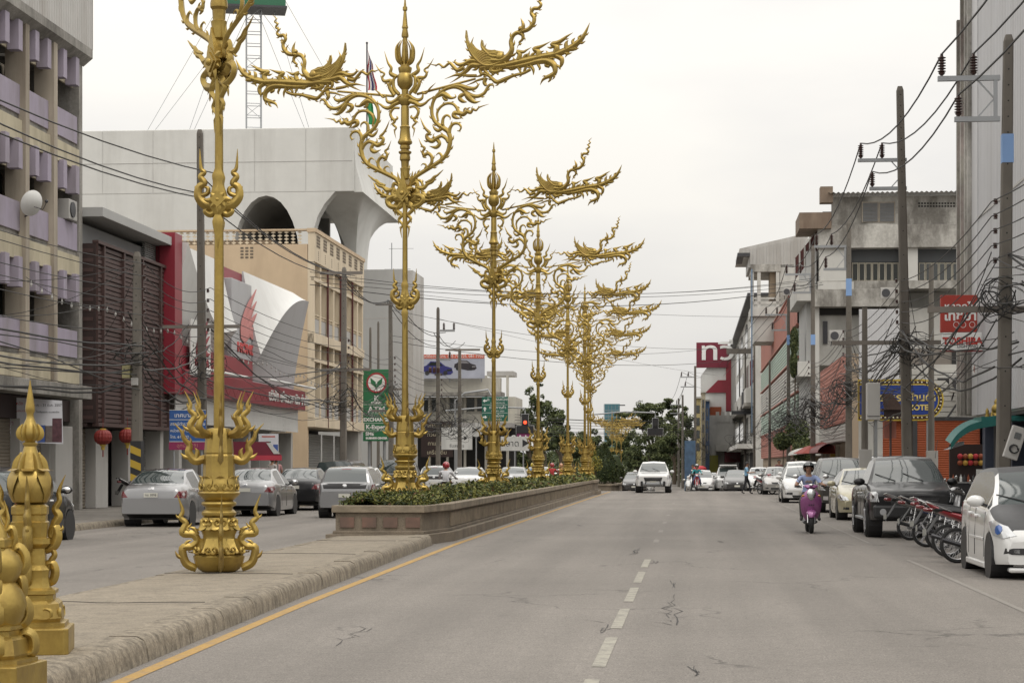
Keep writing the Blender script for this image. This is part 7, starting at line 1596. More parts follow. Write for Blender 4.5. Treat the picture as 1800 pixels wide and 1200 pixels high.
    def corner(nm, sd, ax, poly, m, off=.012, th=R(42)):
        """lamp that wraps round a corner: cast from a three-quarter direction"""
        d = Vector((-ax * math.cos(th), -sd * math.sin(th), 0)); h = Vector((-ax * math.sin(th), sd * math.cos(th), 0)); C = Vector((ax * (hl - .25), sd * (Wd / 2 - .12), 0)); P_ = []
        for a, b_ in zip(poly, poly[1:] + poly[:1]):
            for k_ in range(5): P_.append((a[0] + (b_[0] - a[0]) * k_ / 5, a[1] + (b_[1] - a[1]) * k_ / 5))
        cx_ = sum(p_[0] for p_ in P_) / len(P_); cz_ = sum(p_[1] for p_ in P_) / len(P_); last = [None]
        def hit(u, v):
            o = C + h * u + Vector((0, 0, v)) - d * 3; g = cast(o, d)
            if g is None or (g - o).length > 3.7: g = (last[0] + Vector((0, 0, 0))) if last[0] is not None else o + d * 3
            last[0] = g; return g - d * off
        nP = len(P_); n_r = 4; vs = [hit(cx_, cz_)]; rows = []
        for k_ in range(1, n_r + 1): rows += [hit(cx_ + (p_[0] - cx_) * k_ / n_r, cz_ + (p_[1] - cz_) * k_ / n_r) for p_ in P_]
        vs += rows; fs = [(0, 1 + j, 1 + (j + 1) % nP) for j in range(nP)] + [(1 + k_ * nP + j, 1 + (k_ + 1) * nP + j, 1 + (k_ + 1) * nP + (j + 1) % nP, 1 + k_ * nP + (j + 1) % nP) for k_ in range(n_r - 1) for j in range(nP)]
        o_ = len(vs); e0 = 1 + (n_r - 1) * nP; vs += [vs[e0 + j] + d * (off + .015) for j in range(nP)]; fs += [(e0 + j, o_ + j, o_ + (j + 1) % nP, e0 + (j + 1) % nP) for j in range(nP)]
        return MB().add(vs, fs).build(nm, m, r, smooth=45)
    for sd in (1, -1):
        for nm, ax, key, mm_ in (('headlight', 1, 'hp', M_lampc), ('tail_light', -1, 'tp', M_tail)):
            if S_.get(key):
                corner(nm, sd, ax, S_[key], mm_)
                q_ = S_[key]; cx_ = sum(a for a, _ in q_) / len(q_); cz_ = sum(b_ for _, b_ in q_) / len(q_); kk = S_.get('lens', .06)
                if not low: corner('lens', sd, ax, [(cx_ + kk * math.cos(t_), cz_ + kk * .8 * math.sin(t_)) for t_ in [i * math.pi / 4 for i in range(8)]], S_.get('lm', M_chrome) if ax > 0 else MATDEC['white'], .02)
    def seam(path, side):
        pts = []
        for u, v in path: h_ = cast((u, side * 4, v), (0, -side, 0)); pts.append((h_ or Vector((u, side * Wd / 2, v))) + Vector((0, side * .001, 0)))
        return MB().tube(pts, .0045, 4).build('door_seam', M_trim, r)
    # wheels
    tm, rm, bk_ = wheels(wr_, S_.get('ww', .2), rim or M_rim, S_.get('sp', 10)); trk = Wd / 2 - .115 + S_.get('trk', 0)
    for ax in (axf, axr):
        for sd in (1, -1):
            wl = link('wheel', bk_, r, loc=(ax, sd * trk, wr_), rot=(0, 0, math.pi if sd > 0 else 0)); link('tyre', tm, wl); link('rim', rm, wl)
            MB().lathe([(Rr - .015, 0), (Rr - .015, .3)], 20).build('wheel_well', M_trim, r).matrix_local = Matrix.Translation((ax, sd * (Wd / 2 - .30), wr_)) @ Matrix.Rotation(R(-90 if sd > 0 else 90), 4, 'X')
    if not low:
        for di, (a, b_) in enumerate(doors):
            for sd in (1, -1):
                zb = lin(belt, a); seam([(a, clr + .12), (a, clr + .35), (a, zb - .03)], sd); 
                if di == len(doors) - 1 or True: seam([(b_, clr + .12), (b_, clr + .35), (b_, lin(belt, b_) - .03)], sd)
                zc = lin(belt, a) - .13; h_ = cast((a + .16, sd * 4, zc), (0, -sd, 0))
                if h_: MB().box(-.09, .09, -.02, .02, -.017, .017).build('door_handle', S_.get('hm', pm), r, bevel=.008).location = h_ + Vector((0, sd * .015, 0))
    for f in S_.get('front', ()): 
        nm, poly, mname, mirror_ = f; decal(nm, poly, 1, MATDEC[mname] if mname != 'paint' else pm)
        if mirror_: decal(nm, [(-a, b_) for a, b_ in poly], 1, MATDEC[mname] if mname != 'paint' else pm)
    for f in S_.get('rear', ()):
        nm, poly, mname, mirror_ = f; decal(nm, poly, -1, MATDEC[mname] if mname != 'paint' else pm)
        if mirror_: decal(nm, [(-a, b_) for a, b_ in poly], -1, MATDEC[mname] if mname != 'paint' else pm)
    for f in S_.get('side', ()):
        nm, poly, mname = f
        for sd in 'LR': decal(nm, poly, sd, MATDEC[mname] if mname != 'paint' else pm)
    # mirrors
    xm = xc - .28 - S_.get('mx', 0); zm = lin(belt, xm) + .06
    for sd in (1, -1):
        y = half(xm) * .955; mo_ = MB().ball((0, 0, 0), (.085, .13, .085), 10, 6).build('mirror', S_.get('mm', pm), r, smooth=True); mo_.location = (xm, sd * (y + .13), zm + .05); MB().bar((xm + .02, sd * (y - .04), zm - .02), (xm, sd * (y + .08), zm + .02), .05, .04).build('mirror_arm', M_trim, r); MB().ball((-.045, 0, 0), (.05, .105, .065), 10, 6).build('mirror_glass', M_chrome, mo_, smooth=True)
    # plates
    for ax, pz in ((1, S_.get('pf')), (-1, S_.get('pr'))):
        if pz is None: continue
        h_ = cast((ax * 5, 0, pz), (-ax, 0, 0)); x = (h_.x if h_ else ax * hl) + ax * .018
        po = pbox('number_plate', M_plate, r, x - .008, x + .008, -.175, .175, pz - .055, pz + .055)
        if not low: text(plate, .085, r, (x + ax * .01, 0, pz), (R(90), 0, R(90 * ax)), M_blk, .001, name='plate_lettering')
    if not low:   # wipers
        for yy in (.35, -.25):
            h1, h2 = cast((xc - .02, yy, 4), (0, 0, -1)), cast((xc - .22, yy - .42, 4), (0, 0, -1))
            if h1 and h2: MB().bar(h1 + Vector((0, 0, .012)), h2 + Vector((0, 0, .012)), .012, .014).build('wiper', M_trim, r)
    for fn in extras: fn(r, cast, decal)
    bpy.data.meshes.remove(whole)
    return r
MATDEC = dict(lamp=M_lampc, tail=M_tail, trim=M_trim, chrome=M_chrome, amber=M_amber, glass=M_wind, plate=M_plate, blue=mat('blue_lens', (.05, .12, .35), .1, obj=True, coat=1.0), white=mat('reverse_lamp', (.5, .48, .48), .2, obj=True), red=mat('badge_red', (.3, .02, .02), .4, obj=True))
# --- proportions
def sedan(L=4.3, W=1.7, H=1.46, **k):
    h = L / 2
    d = dict(L=L, W=W, H=H, clr=.17, wr=.30, wt=.66, ax=(h - .82, -h + .88), cowl=h - 1.18, rf=h - 1.98, rr=-h + 1.35, rb=-h + .62, cp=.34, ap=.16,
             top=smooth_tab([(-h, .72), (-h + .05, .98), (-h + .35, 1.06), (-h + .62, 1.09), (-h + 1.02, H - .13), (-h + 1.35, H - .025), (0.05, H), (h - 1.98, H - .06), (h - 1.6, 1.22), (h - 1.18, .985), (h - .8, .90), (h - .3, .78), (h - .06, .66), (h, .55)]),
             belt=[(-h, .86), (-h + .6, .97), (h - 1.1, .90), (h - .3, .72), (h, .5)], xs=(), doors=((-h + 1.42, -.08), (-.06, h - 1.32)), pillars=(-.1,), pf=.42, pr=.80,
             front=[('grille', [(-.34, .56), (.34, .56), (.42, .65), (-.42, .65)], 'trim', False), ('lower_grille', [(-.45, .27), (.45, .27), (.42, .36), (-.42, .36)], 'trim', False), ('fog_lamp', [(.55, .30), (.72, .31), (.70, .38), (.55, .37)], 'trim', True), ('badge', [(-.06, .57), (.06, .57), (.06, .64), (-.06, .64)], 'chrome', False)],
             rear=[('bumper_slot', [(-.55, .22), (.55, .22), (.6, .30), (-.6, .30)], 'trim', False), ('badge', [(-.07, .93), (.07, .93), (.07, 1.0), (-.07, 1.0)], 'chrome', False)], hm=None)
    d['hp'] = [(-.30, .57), (-.02, .555), (.24, .63), (.32, .73), (.06, .725), (-.22, .65)]; d['tp'] = [(-.27, .74), (.08, .72), (.20, .84), (.14, .92), (-.18, .89)]
    d['hm'] = M_chrome; d.update(k); return d
def hatch(L=3.83, W=1.675, H=1.525, **k):
    h = L / 2
    d = dict(L=L, W=W, H=H, clr=.15, wr=.29, wt=.68, ax=(h - .73, -h + .65), cowl=h - .86, rf=h - 1.72, rr=-h + .42, rb=-h + .14, cp=.30, ap=.10,
             top=smooth_tab([(-h, .78), (-h + .03, .98), (-h + .14, 1.05), (-h + .26, 1.30), (-h + .42, H - .07), (-h + .9, H - .01), (-.1, H), (h - 1.72, H - .07), (h - 1.3, 1.28), (h - .86, 1.01), (h - .5, .90), (h - .2, .76), (h - .04, .62), (h, .52)]),
             belt=[(-h, .95), (-h + .4, 1.02), (h - .9, .92), (h - .3, .72), (h, .5)], xs=(), doors=((-h + 1.2, -.12), (-.10, h - 1.12)), pillars=(-.14, .78), pf=.42, pr=.66, nf=.20, mx=.12, hx=.70,
             front=[('grille', [(-.26, .62), (.26, .62), (.30, .69), (-.30, .69)], 'trim', False), ('lower_grille', [(-.4, .22), (.4, .22), (.45, .32), (-.45, .32)], 'trim', False), ('fog_recess', [(.42, .34), (.72, .35), (.70, .43), (.42, .43)], 'trim', True), ('fog_lamp', [(.52, .365), (.60, .365), (.60, .415), (.52, .415)], 'lamp', True), ('badge', [(-.05, .63), (.05, .63), (.05, .69), (-.05, .69)], 'chrome', False)],
             rear=[('spoiler_lamp', [(-.14, 1.42), (.14, 1.42), (.14, 1.45), (-.14, 1.45)], 'tail', False), ('badge', [(-.06, .92), (.06, .92), (.06, 1.0), (-.06, 1.0)], 'chrome', False), ('rear_hatch_trim', [(-.62, .86), (.62, .86), (.66, 1.02), (-.66, 1.02)], 'trim', False)])
    d['hp'] = [(-.27, .60), (-.06, .555), (.18, .59), (.36, .77), (.22, .80), (-.10, .72)]; d['tp'] = [(-.12, .72), (.12, .74), (.20, 1.0), (.02, .98)]; d['lens'] = .055
    d['hm'] = None; d.update(k); return d
def pickup(L=5.1, W=1.8, H=1.74, **k):
    h = L / 2
    d = dict(name='pickup_truck', cat='pickup', L=L, W=W, H=H, clr=.33, wr=.38, ww=.26, wt=.70, ax=(h - .86, -h + 1.15), cowl=h - 1.42, rf=h - 2.05, rr=-.78, rb=-.92, cp=.1, ap=.14, flare=.045, sp=6, trk=.03,
             top=smooth_tab([(-h, .75), (-h + .02, 1.05), (-h + .1, 1.10), (-1.1, 1.10)], 2) + smooth_tab([(-.92, 1.14), (-.88, 1.45), (-.78, H - .04), (-.5, H), (.2, H), (h - 2.05, H - .08), (h - 1.7, 1.42), (h - 1.42, 1.18), (h - .9, 1.12), (h - .25, 1.04), (h - .05, .99), (h, .90)]),
             belt=[(-h, 1.0), (-.9, 1.05), (h - 1.3, 1.08), (h - .3, .97), (h, .86)], xs=(-1.0,), doors=((-.72, .02), (.04, h - 1.55)), pillars=(0.03,), pf=.62, pr=.62, nf=.14, nr=.05, rrear=.2, rfnt=.55,
             front=[('grille', [(-.46, .66), (.46, .66), (.52, .86), (-.52, .86)], 'trim', False), ('grille_bar', [(-.46, .73), (.46, .73), (.46, .75), (-.46, .75)], 'chrome', False), ('grille_bar', [(-.48, .80), (.48, .80), (.48, .82), (-.48, .82)], 'chrome', False), ('lower_grille', [(-.5, .42), (.5, .42), (.5, .56), (-.5, .56)], 'trim', False), ('fog_lamp', [(.6, .50), (.74, .50), (.74, .62), (.6, .62)], 'white', True)],
             rear=[('tailgate_panel', [(-.66, .66), (.66, .66), (.66, 1.04), (-.66, 1.04)], 'paint', False), ('bumper', [(-.8, .46), (.8, .46), (.8, .60), (-.8, .60)], 'chrome', False)])
    d['hp'] = [(-.22, .77), (.12, .77), (.20, .98), (-.06, .99), (-.18, .94)]; d['tp'] = [(-.14, .72), (.08, .72), (.08, 1.03), (-.12, 1.03)]
    d['hm'] = M_chrome; d.update(k); return d
def suv(L=4.7, W=1.84, H=1.8, **k):
    h = L / 2
    d = dict(L=L, W=W, H=H, clr=.28, wr=.36, ww=.25, wt=.72, ax=(h - .88, -h + .95), cowl=h - 1.35, rf=h - 2.05, rr=-h + .35, rb=-h + .12, cp=.22, ap=.15, flare=.03,
             top=smooth_tab([(-h, .9), (-h + .03, 1.1), (-h + .12, 1.18), (-h + .22, 1.5), (-h + .35, H - .06), (-h + .9, H), (0, H), (h - 2.05, H - .08), (h - 1.7, 1.46), (h - 1.35, 1.17), (h - .9, 1.1), (h - .3, 1.0), (h - .05, .94), (h, .86)]),
             belt=[(-h, 1.05), (h - 1.3, 1.05), (h - .3, .93), (h, .82)], xs=(), doors=((-h + 1.45, -.1), (-.08, h - 1.5)), pillars=(-.1, -1.2), pf=.55, pr=.8, nf=.18,
             front=[('grille', [(-.42, .66), (.42, .66), (.46, .82), (-.46, .82)], 'trim', False), ('grille_bar', [(-.42, .73), (.42, .73), (.42, .75), (-.42, .75)], 'chrome', False), ('lower_grille', [(-.5, .38), (.5, .38), (.5, .5), (-.5, .5)], 'trim', False), ('fog_lamp', [(.58, .42), (.74, .42), (.74, .54), (.58, .54)], 'white', True)],
             rear=[])
    d['hp'] = [(-.28, .73), (.14, .75), (.26, .89), (-.10, .89)]; d['tp'] = [(-.1, .85), (.1, .87), (.12, 1.16), (-.06, 1.16)]
    d['hm'] = None; d.update(k); return d
P_sil = paint('silver', (.27, .27, .275), .55, .3); P_sil2 = paint('silver_warm', (.40, .39, .37), .5, .3); P_blk = paint('black', (.010, .010, .011), 0, .35, .45, .25); P_wht = paint('white', (.62, .62, .61)); P_bei = paint('pale_gold', (.40, .365, .245), .35, .32); P_dgr = paint('dark_grey', (.06, .058, .056), .4, .3, .6); P_grey = paint('mid_grey', (.17, .17, .18), .5); P_navy = paint('navy', (.010, .012, .022), 0, .35, .45, .25); P_mat = mat('carbon_bonnet', (.035, .035, .037), .42, obj=True, var=.15, scale=8)
RF, RB = R(-90) - AS, R(90) - AS       # facing the camera / facing away
def put(px, py, dt=0.0): p = G(px, py); return p
# ---- right kerb, nearest first
def jazz_extra(r, cast, decal):
    pbox('side_skirt', P_wht, r, -.95, .85, -.85, -.80, .11, .2, bevel=.02); pbox('side_skirt', P_wht, r, -.95, .85, .80, .85, .11, .2, bevel=.02); pbox('front_lip', P_wht, r, 1.72, 1.9, -.66, .66, .10, .17, bevel=.03); pbox('side_moulding', P_wht, r, -.55, .75, -.855, -.838, .50, .54, bevel=.008)
FX = lambda px, t_: SP(px, t_)
def car_at(label, spec, pm, s, t, away=False, **k): return car(label, spec, pm, ST(s, t, zg(s)), (RB if away else RF) + k.pop('yaw', 0), **k)
sJ = toST(G(1735, 1011))[0]
car_at('white hatchback with a matt black bonnet parked at the right edge', hatch(lens=.085, lm=MATDEC['blue']), P_wht, sJ + .73 - 3.83 / 2 + 1.915, 4.92, hood_m=P_mat, roof_m=P_mat, rim=M_rimd, plate='', group='cars parked at the right kerb', extras=(jazz_extra,), yaw=R(0))
sD = toST(G(1545, 942))[0]
def dmax_extra(r, cast, decal):
    MB().box(2.42, 2.62, -.86, .86, .42, .70).build('bull_bumper', M_trim, r, bevel=.05); text('ISUZU', .10, r, (2.60, 0, .80), (R(90), 0, R(90)), M_chrome, .004, bold=.004); MB().cyl((1.0, .62, 1.7), (.75, .7, 2.1), .006, 5).build('aerial', M_trim, r)
    for sd in (1, -1):
        pbox('side_step', M_steel, r, -.8, .95, sd * .92 - .05, sd * .92 + .05, .36, .41, bevel=.01)
        o = MB().lathe([(.07, 0), (.07, .02)], 14).build('fog_lamp', M_lampc, r); o.matrix_local = Matrix.Translation((2.615, sd * .66, .56)) @ Matrix.Rotation(R(90), 4, 'Y')
car_at('black pickup with a big black bumper parked behind the motorcycles', pickup(front=pickup()['front'][:3], W=1.84), P_blk, sD + 1.3, 4.70, plate='', group='cars parked at the right kerb', extras=(dmax_extra,))
car_at('pale gold sedan parked behind the black pickup', sedan(), P_bei, toST(G(1475, 913))[0] + 1.3, 4.95, plate='กบ 5172', group='cars parked at the right kerb')
car_at('grey SUV with a sunshade parked behind the pale gold sedan', suv(), P_dgr, 67.5, 5.0, group='cars parked at the right kerb')
car_at('white hatchback whose side shows left of the scooter rider', hatch(), P_wht, 84, 4.55, group='cars parked at the right kerb'); car_at('white SUV standing behind the scooter rider', suv(H=1.72), P_wht, 91, 5.0, group='cars parked at the right kerb')
car_at('silver sedan parked right of the man in the blue shirt', sedan(L=4.2), P_sil2, 107.5, 4.6, plate='กค 882', group='cars parked at the right kerb')
car_at('white sedan parked behind the man in the blue shirt', sedan(), P_wht, 123, 4.2, low=True, group='cars parked at the right kerb')
for lab, sp_, pm, s, t_ in (('dark sedan past the crest on the right', sedan(), P_dgr, 131, 2.95), ('white SUV with a roof rack past the crest', suv(), P_wht, 139, 2.55), ('silver sedan past the crest left of the roof-rack SUV', sedan(), P_sil, 147, 1.5), ('white hatchback past the crest beside the man in black', hatch(), P_wht, 137, .75), ('pale sedan farthest past the crest on the right', sedan(), P_sil2, 156, .4), ('dark hatchback far past the crest on the right', hatch(), P_dgr, 163, 3.2)):
    car_at(lab, sp_, pm, s, t_, low=True, group='cars past the crest', extras=(lambda r, c, d: pbox('roof_rack', M_wl, r, -.8, .6, -.6, .6, 1.84, 1.93, bevel=.02),) if 'roof rack' in lab and 'left' not in lab else ())
def hilux_extra(r, cast, decal):
    pbox('bonnet_scoop', M_trim, r, .88, 1.12, -.26, .26, 1.15, 1.215, bevel=.02); pbox('skid_bar', M_steel, r, 2.50, 2.62, -.62, .62, .44, .58, bevel=.03)
    MB().tube([(2.6, -.42, .5), (2.66, -.36, .78), (2.66, .36, .78), (2.6, .42, .5)], .035, 8).build('nudge_bar', M_trim, r); 
    for sd in (.62, -.62): pbox('bumper_clamp', M_trim, r, 2.5, 2.65, sd - .06, sd + .06, .4, .66, bevel=.02)
car_at('white pickup driving towards the camera in the road centre', pickup(W=1.9), P_wht, toST(G(1148, 866))[0] + 2.4, toST(G(1148, 866))[1], plate='', group='moving cars', extras=(hilux_extra,))
car_at('dark silver sedan following the white pickup', sedan(), P_dgr, 142, -4.0, low=True, group='moving cars', plate=''); car_at('white sedan behind the dark silver sedan', sedan(), P_wht, 150, -3.6, low=True, group='moving cars'); car_at('white van with a red load behind the pickup', suv(H=1.9, W=1.75), P_wht, 165, .7, low=True, group='moving cars', extras=(lambda r, c, d: MB().ball((0, 0, 2.0), (.9, .6, .28), 10, 6).build('red_load', M_redink, r),))
# ---- left carriageway, all facing away
car_at('black hatchback at the left edge behind the golden pillars', hatch(L=4.0, W=1.72, H=1.5), P_blk, toST(G(122, 948))[0] - 1.27, -13.72, True, group='cars at the left kerb', plate='')
car_at('silver sedan seen from behind beside the nearest lamp post', sedan(), P_sil, toST(G(247, 924))[0] + 1.25, -13.45, True, plate='ทข 3898', group='cars at the left kerb')
car_at('silver sedan half hidden by the nearest lamp post', sedan(), P_sil, toST(G(428, 906))[0] + 1.2, -13.4, True, plate='', group='cars at the left kerb'); car_at('black sedan parked before the dealer', sedan(), P_blk, toST(G(492, 896))[0] + 1.25, -13.45, True, plate='', group='cars at the left kerb'); car_at('black pickup with a covered bed parked past the dealer', pickup(top=smooth_tab([(-2.55, .8), (-2.53, 1.2), (-2.4, 1.62), (-2.2, 1.70), (-.5, 1.72), (.2, 1.74), (.5, 1.66), (.85, 1.42), (1.13, 1.18), (1.65, 1.12), (2.3, 1.02), (2.49, .88), (2.55, .70)]), rr=-2.3, rb=-2.52, cp=.15), P_navy, toST(G(540, 889))[0] + 2.3, -13.4, True, plate='', group='cars at the left kerb')
def h_extra(r, c, d): text('H', .13, r, (-1.93, 0, .95), (R(90), 0, R(-90)), M_chrome, .004)
car_at('silver grey hatchback driving away beside the planter', hatch(L=3.7), P_sil, toST(G(580, 909))[0] + 1.0, toST(G(566, 909))[1] + .82, True, plate='', group='cars queuing left of the planter', extras=())
for lab, sp_, pm, px, Y, t_ in (('white sedan queuing behind the second lamp post', sedan(), P_wht, 768, 92, -10.2), ('silver sedan queuing nearer the junction', sedan(), P_sil, 818, 106, -9.4), ('white hatchback queuing left of the silver sedan', hatch(), P_wht, 0, 99, -12.6), ('white sedan partly hidden by the second lamp post', sedan(), P_wht, 0, 80, -13.2), ('grey SUV parked beyond the black pickups', suv(), P_dgr, 0, 92, -13.5), ('white sedan farthest up the queue', sedan(), P_wht, 0, 118, -9.0), ('pale sedan waiting at the junction', sedan(), P_sil2, 0, 128, -10.0)):
    car_at(lab, sp_, pm, Y, t_, True, low=True, group='cars queuing left of the planter')
# ================================================================ motorcycles and people
M_seat = mat('seat_vinyl', (.015, .015, .016), .6, obj=True); M_eng = mat('engine_alloy', (.20, .20, .20), .45, metal=.7, obj=True); M_brown_skin = mat('skin', (.30, .165, .105), .6, obj=True, var=.08)
def ell_loft(mb, path, m=0, n=10):
    """path: (x, y, z, half width y, half height z) swept along x-z"""
    c = crom(path, 4); vs = []
    for i, (x, y, z, wy, hz_) in enumerate(c):
        a = c[max(i - 1, 0)]; b = c[min(i + 1, len(c) - 1)]; d = Vector((b[0] - a[0], 0, b[2] - a[2])).normalized(); nrm = Vector((-d.z, 0, d.x))
        for j in range(n): th = 2 * math.pi * j / n; vs.append(Vector((x, y + wy * math.cos(th), z)) + nrm * hz_ * math.sin(th))
    K = len(c); mb.add(vs, [(i * n + j, i * n + (j + 1) % n, (i + 1) * n + (j + 1) % n, (i + 1) * n + j) for i in range(K - 1) for j in range(n)] + [tuple(range(n - 1, -1, -1)), tuple((K - 1) * n + j for j in range(n))], m); return mb
def moto_wheel(r_, w_, rim_m, parent, loc, spokes=28):
    t = MB(); n = 26; prof = [(r_ - .05, -w_ * .4), (r_ - .02, -w_ * .5), (r_, -w_ * .2), (r_, w_ * .2), (r_ - .02, w_ * .5), (r_ - .05, w_ * .4)]
    vs = [(a * math.cos(2 * math.pi * j / n), z, a * math.sin(2 * math.pi * j / n)) for a, z in prof for j in range(n)]; k = len(prof)
    t.add(vs, [(i * n + j, i * n + (j + 1) % n, ((i + 1) % k) * n + (j + 1) % n, ((i + 1) % k) * n + j) for i in range(k) for j in range(n)])
    wl = t.build('wheel', M_tyre, parent, smooth=True); wl.location = loc
    q = MB(); q.tube([((r_ - .055) * math.cos(a), 0, (r_ - .055) * math.sin(a)) for a in [2 * math.pi * j / 24 for j in range(25)]], .016, 6)
    if spokes > 8:
        for j in range(spokes): a = 2 * math.pi * j / spokes; q.cyl((.04 * math.cos(a + .5), .03 * (-1) ** j, .04 * math.sin(a + .5)), ((r_ - .055) * math.cos(a), 0, (r_ - .055) * math.sin(a)), .0035, 4)
    else:
        for j in range(spokes): a = 2 * math.pi * j / spokes; q.bar((.03 * math.cos(a), 0, .03 * math.sin(a)), ((r_ - .05) * math.cos(a), 0, (r_ - .05) * math.sin(a)), .035, .025, up=(0, 1, 0))
    q.cyl((0, -.05, 0), (0, .05, 0), .055, 10); q.build('rim', rim_m, wl, smooth=40); return wl
def underbone(label, loc, rz, pm, pm2, lean=.08, group='motorcycles parked at the right kerb', spokes=28, steer=.3):
    r = thing('motorcycle', label, 'motorcycle', loc, rz, group); r.rotation_euler = (lean, 0, rz); R_ = .28
    moto_wheel(R_, .075, M_rim, r, (0, 0, R_), spokes); fr = (1.22, 0, R_)
    fw = moto_wheel(R_, .07, M_rim, r, fr, spokes); fw.rotation_euler = (0, 0, steer)
    hd = (.96, 0, .98)
    for sd in (-.07, .07): MB().cyl((1.22, sd, .28), (1.06, sd, .80), .022, 8).build('fork', M_chrome, r, smooth=True)
    b = MB(); pts = [(fr[0] + .33 * math.cos(a), 0, fr[2] + .33 * math.sin(a), .055, .012) for a in (R(20), R(50), R(80), R(110), R(140), R(165))]; ell_loft(b, pts).build('front_fender', pm, r, smooth=True)
    b = MB(); ell_loft(b, [(1.10, 0, .92, .06, .05), (1.06, 0, .80, .13, .06), (1.00, 0, .62, .19, .05), (.90, 0, .45, .17, .06), (.78, 0, .36, .10, .05)]).build('leg_shield', pm, r, smooth=True)
    ell_loft(MB(), [(.95, 0, .66, .09, .06), (.75, 0, .56, .08, .07), (.50, 0, .58, .09, .07), (.30, 0, .64, .11, .07)]).build('frame_cover', pm2, r, smooth=True)
    ell_loft(MB(), [(1.15, 0, .98, .06, .05), (1.08, 0, 1.02, .11, .07), (.98, 0, 1.04, .12, .06), (.90, 0, 1.02, .09, .04)]).build('headlight_cowl', pm, r, smooth=True)
    ell_loft(MB(), [(1.17, 0, .97, .05, .04), (1.19, 0, .98, .07, .05), (1.195, 0, .985, .03, .02)]).build('headlight', M_lampc, r, smooth=True)
    ell_loft(MB(), [(.55, 0, .73, .09, .04), (.35, 0, .76, .13, .05), (.05, 0, .80, .13, .05), (-.25, 0, .84, .10, .05), (-.36, 0, .86, .06, .03)]).build('seat', M_seat, r, smooth=True)
    ell_loft(MB(), [(.42, 0, .62, .11, .08), (.15, 0, .70, .13, .075), (-.15, 0, .79, .11, .06), (-.36, 0, .89, .065, .04), (-.48, 0, .97, .025, .018)]).build('tail_cowl', pm, r, smooth=True)
    ell_loft(MB(), [(-.40, 0, .84, .06, .04), (-.50, 0, .85, .05, .035), (-.53, 0, .85, .02, .02)]).build('tail_light', M_tail, r, smooth=True)
    MB().tube([(-.10, .11, .80), (-.35, .12, .90), (-.50, .09, .96), (-.50, -.09, .96), (-.35, -.12, .90), (-.10, -.11, .80)], .013, 6).build('grab_rail', M_chrome, r, smooth=True)
    b = MB(); b.grid(lambda u, v: (-.30 - .24 * v, (u - .5) * .15, .74 - .34 * v + .03 * (1 - (2 * u - 1) ** 2)), 4, 6); b.build('rear_fender', M_trim, r, smooth=True); pbox('number_plate', MATS.get('dull_plate') or mat('dull_plate', (.25, .25, .23), .6), r, -.53, -.52, -.08, .08, .44, .54)
    MB().ball((.45, 0, .38), (.18, .13, .12), 10, 6).cyl((.42, -.16, .36), (.42, .16, .36), .09, 12).cyl((.55, 0, .40), (.72, 0, .44), .07, 10).build('engine', M_eng, r, smooth=30)
    MB().bar((0, .10, .28), (.45, .09, .36), .025, .035).bar((0, -.10, .28), (.45, -.09, .36), .025, .035).build('swing_arm', M_rimd, r)
    for sd in (-.12, .12):
        s_ = MB().cyl((.02, sd, .30), (.10, sd, .66), .012, 6); s_.tube([(.035 + .066 * u + .022 * math.cos(u * 44), sd + .022 * math.sin(u * 44), .36 + .24 * u) for u in [i / 40 for i in range(41)]], .006, 4); s_.build('shock_absorber', M_chrome, r)
    MB().tube([(.55, -.12, .30), (.3, -.15, .22), (.05, -.17, .26), (-.30, -.18, .36)], [.016, .018, .034, .036], 8).build('exhaust', M_rimd, r, smooth=True)
    MB().tube([(1.0, .33, 1.04), (.98, .2, 1.06), (1.0, 0, 1.02), (.98, -.2, 1.06), (1.0, -.33, 1.04)], .013, 6).build('handlebar', M_trim, r, smooth=True)
    for sd in (-1, 1):
        MB().cyl((.99, sd * .24, 1.04), (.99, sd * .36, 1.04), .02, 8).build('grip', M_seat, r); MB().tube([(1.0, sd * .22, 1.05), (.97, sd * .27, 1.15), (.93, sd * .30, 1.24)], .007, 5).build('mirror_stem', M_chrome, r); MB().ball((.92, sd * .31, 1.27), (.02, .065, .04), 10, 6).build('mirror', M_chrome, r, smooth=True)
        MB().cyl((.30, sd * .2, .30), (.30, sd * .34, .30), .015, 6).build('foot_peg', M_seat, r)
    MB().tube([(.40, .12, .25), (.34, .26, .02)], .012, 6).build('side_stand', M_trim, r); return r
P_red = paint('red', (.24, .012, .02)); P_pinkm = paint('pink', (.42, .10, .17)); P_bluem = paint('blue', (.02, .05, .20)); P_purp = paint('purple', (.30, .09, .25), .35, .25); P_whm = paint('bike_white', (.55, .55, .56))
HB = -AS + R(4)
for (px, py, a, b_, lab, st, dy) in ((1600, 949, P_sil, P_bluem, 'silver and blue motorcycle parked beside the black pickup', .3, 10), (1629, 961, P_navy, P_bluem, 'navy blue motorcycle, second from the black pickup', .5, 1), (1652, 967, P_pinkm, P_whm, 'pink and white motorcycle in the middle of the parked row', .2, 14), (1667, 979, P_blk, P_red, 'black and red motorcycle, second from the white hatchback', .4, -4), (1683, 989, P_red, P_blk, 'dark red motorcycle parked against the white hatchback', .1, 8)):
    p = G(px, py); underbone(lab, (p.x, p.y, 0), HB + R(dy), a, b_, lean=-.10, steer=st, spokes=28 if dy % 2 == 0 else 6)
p = G(1325, 868); underbone('red and black motorcycle beside the man in the blue shirt', (p.x + .4, p.y + .5, 0), -AS + R(-60), P_red, P_blk, group='far motorcycles'); p = P(224, 817, 67); underbone('dark motorcycle parked in the doorway of the slatted building', (p.x, p.y, .15), -AS + R(60), P_blk, P_navy, group='far motorcycles')
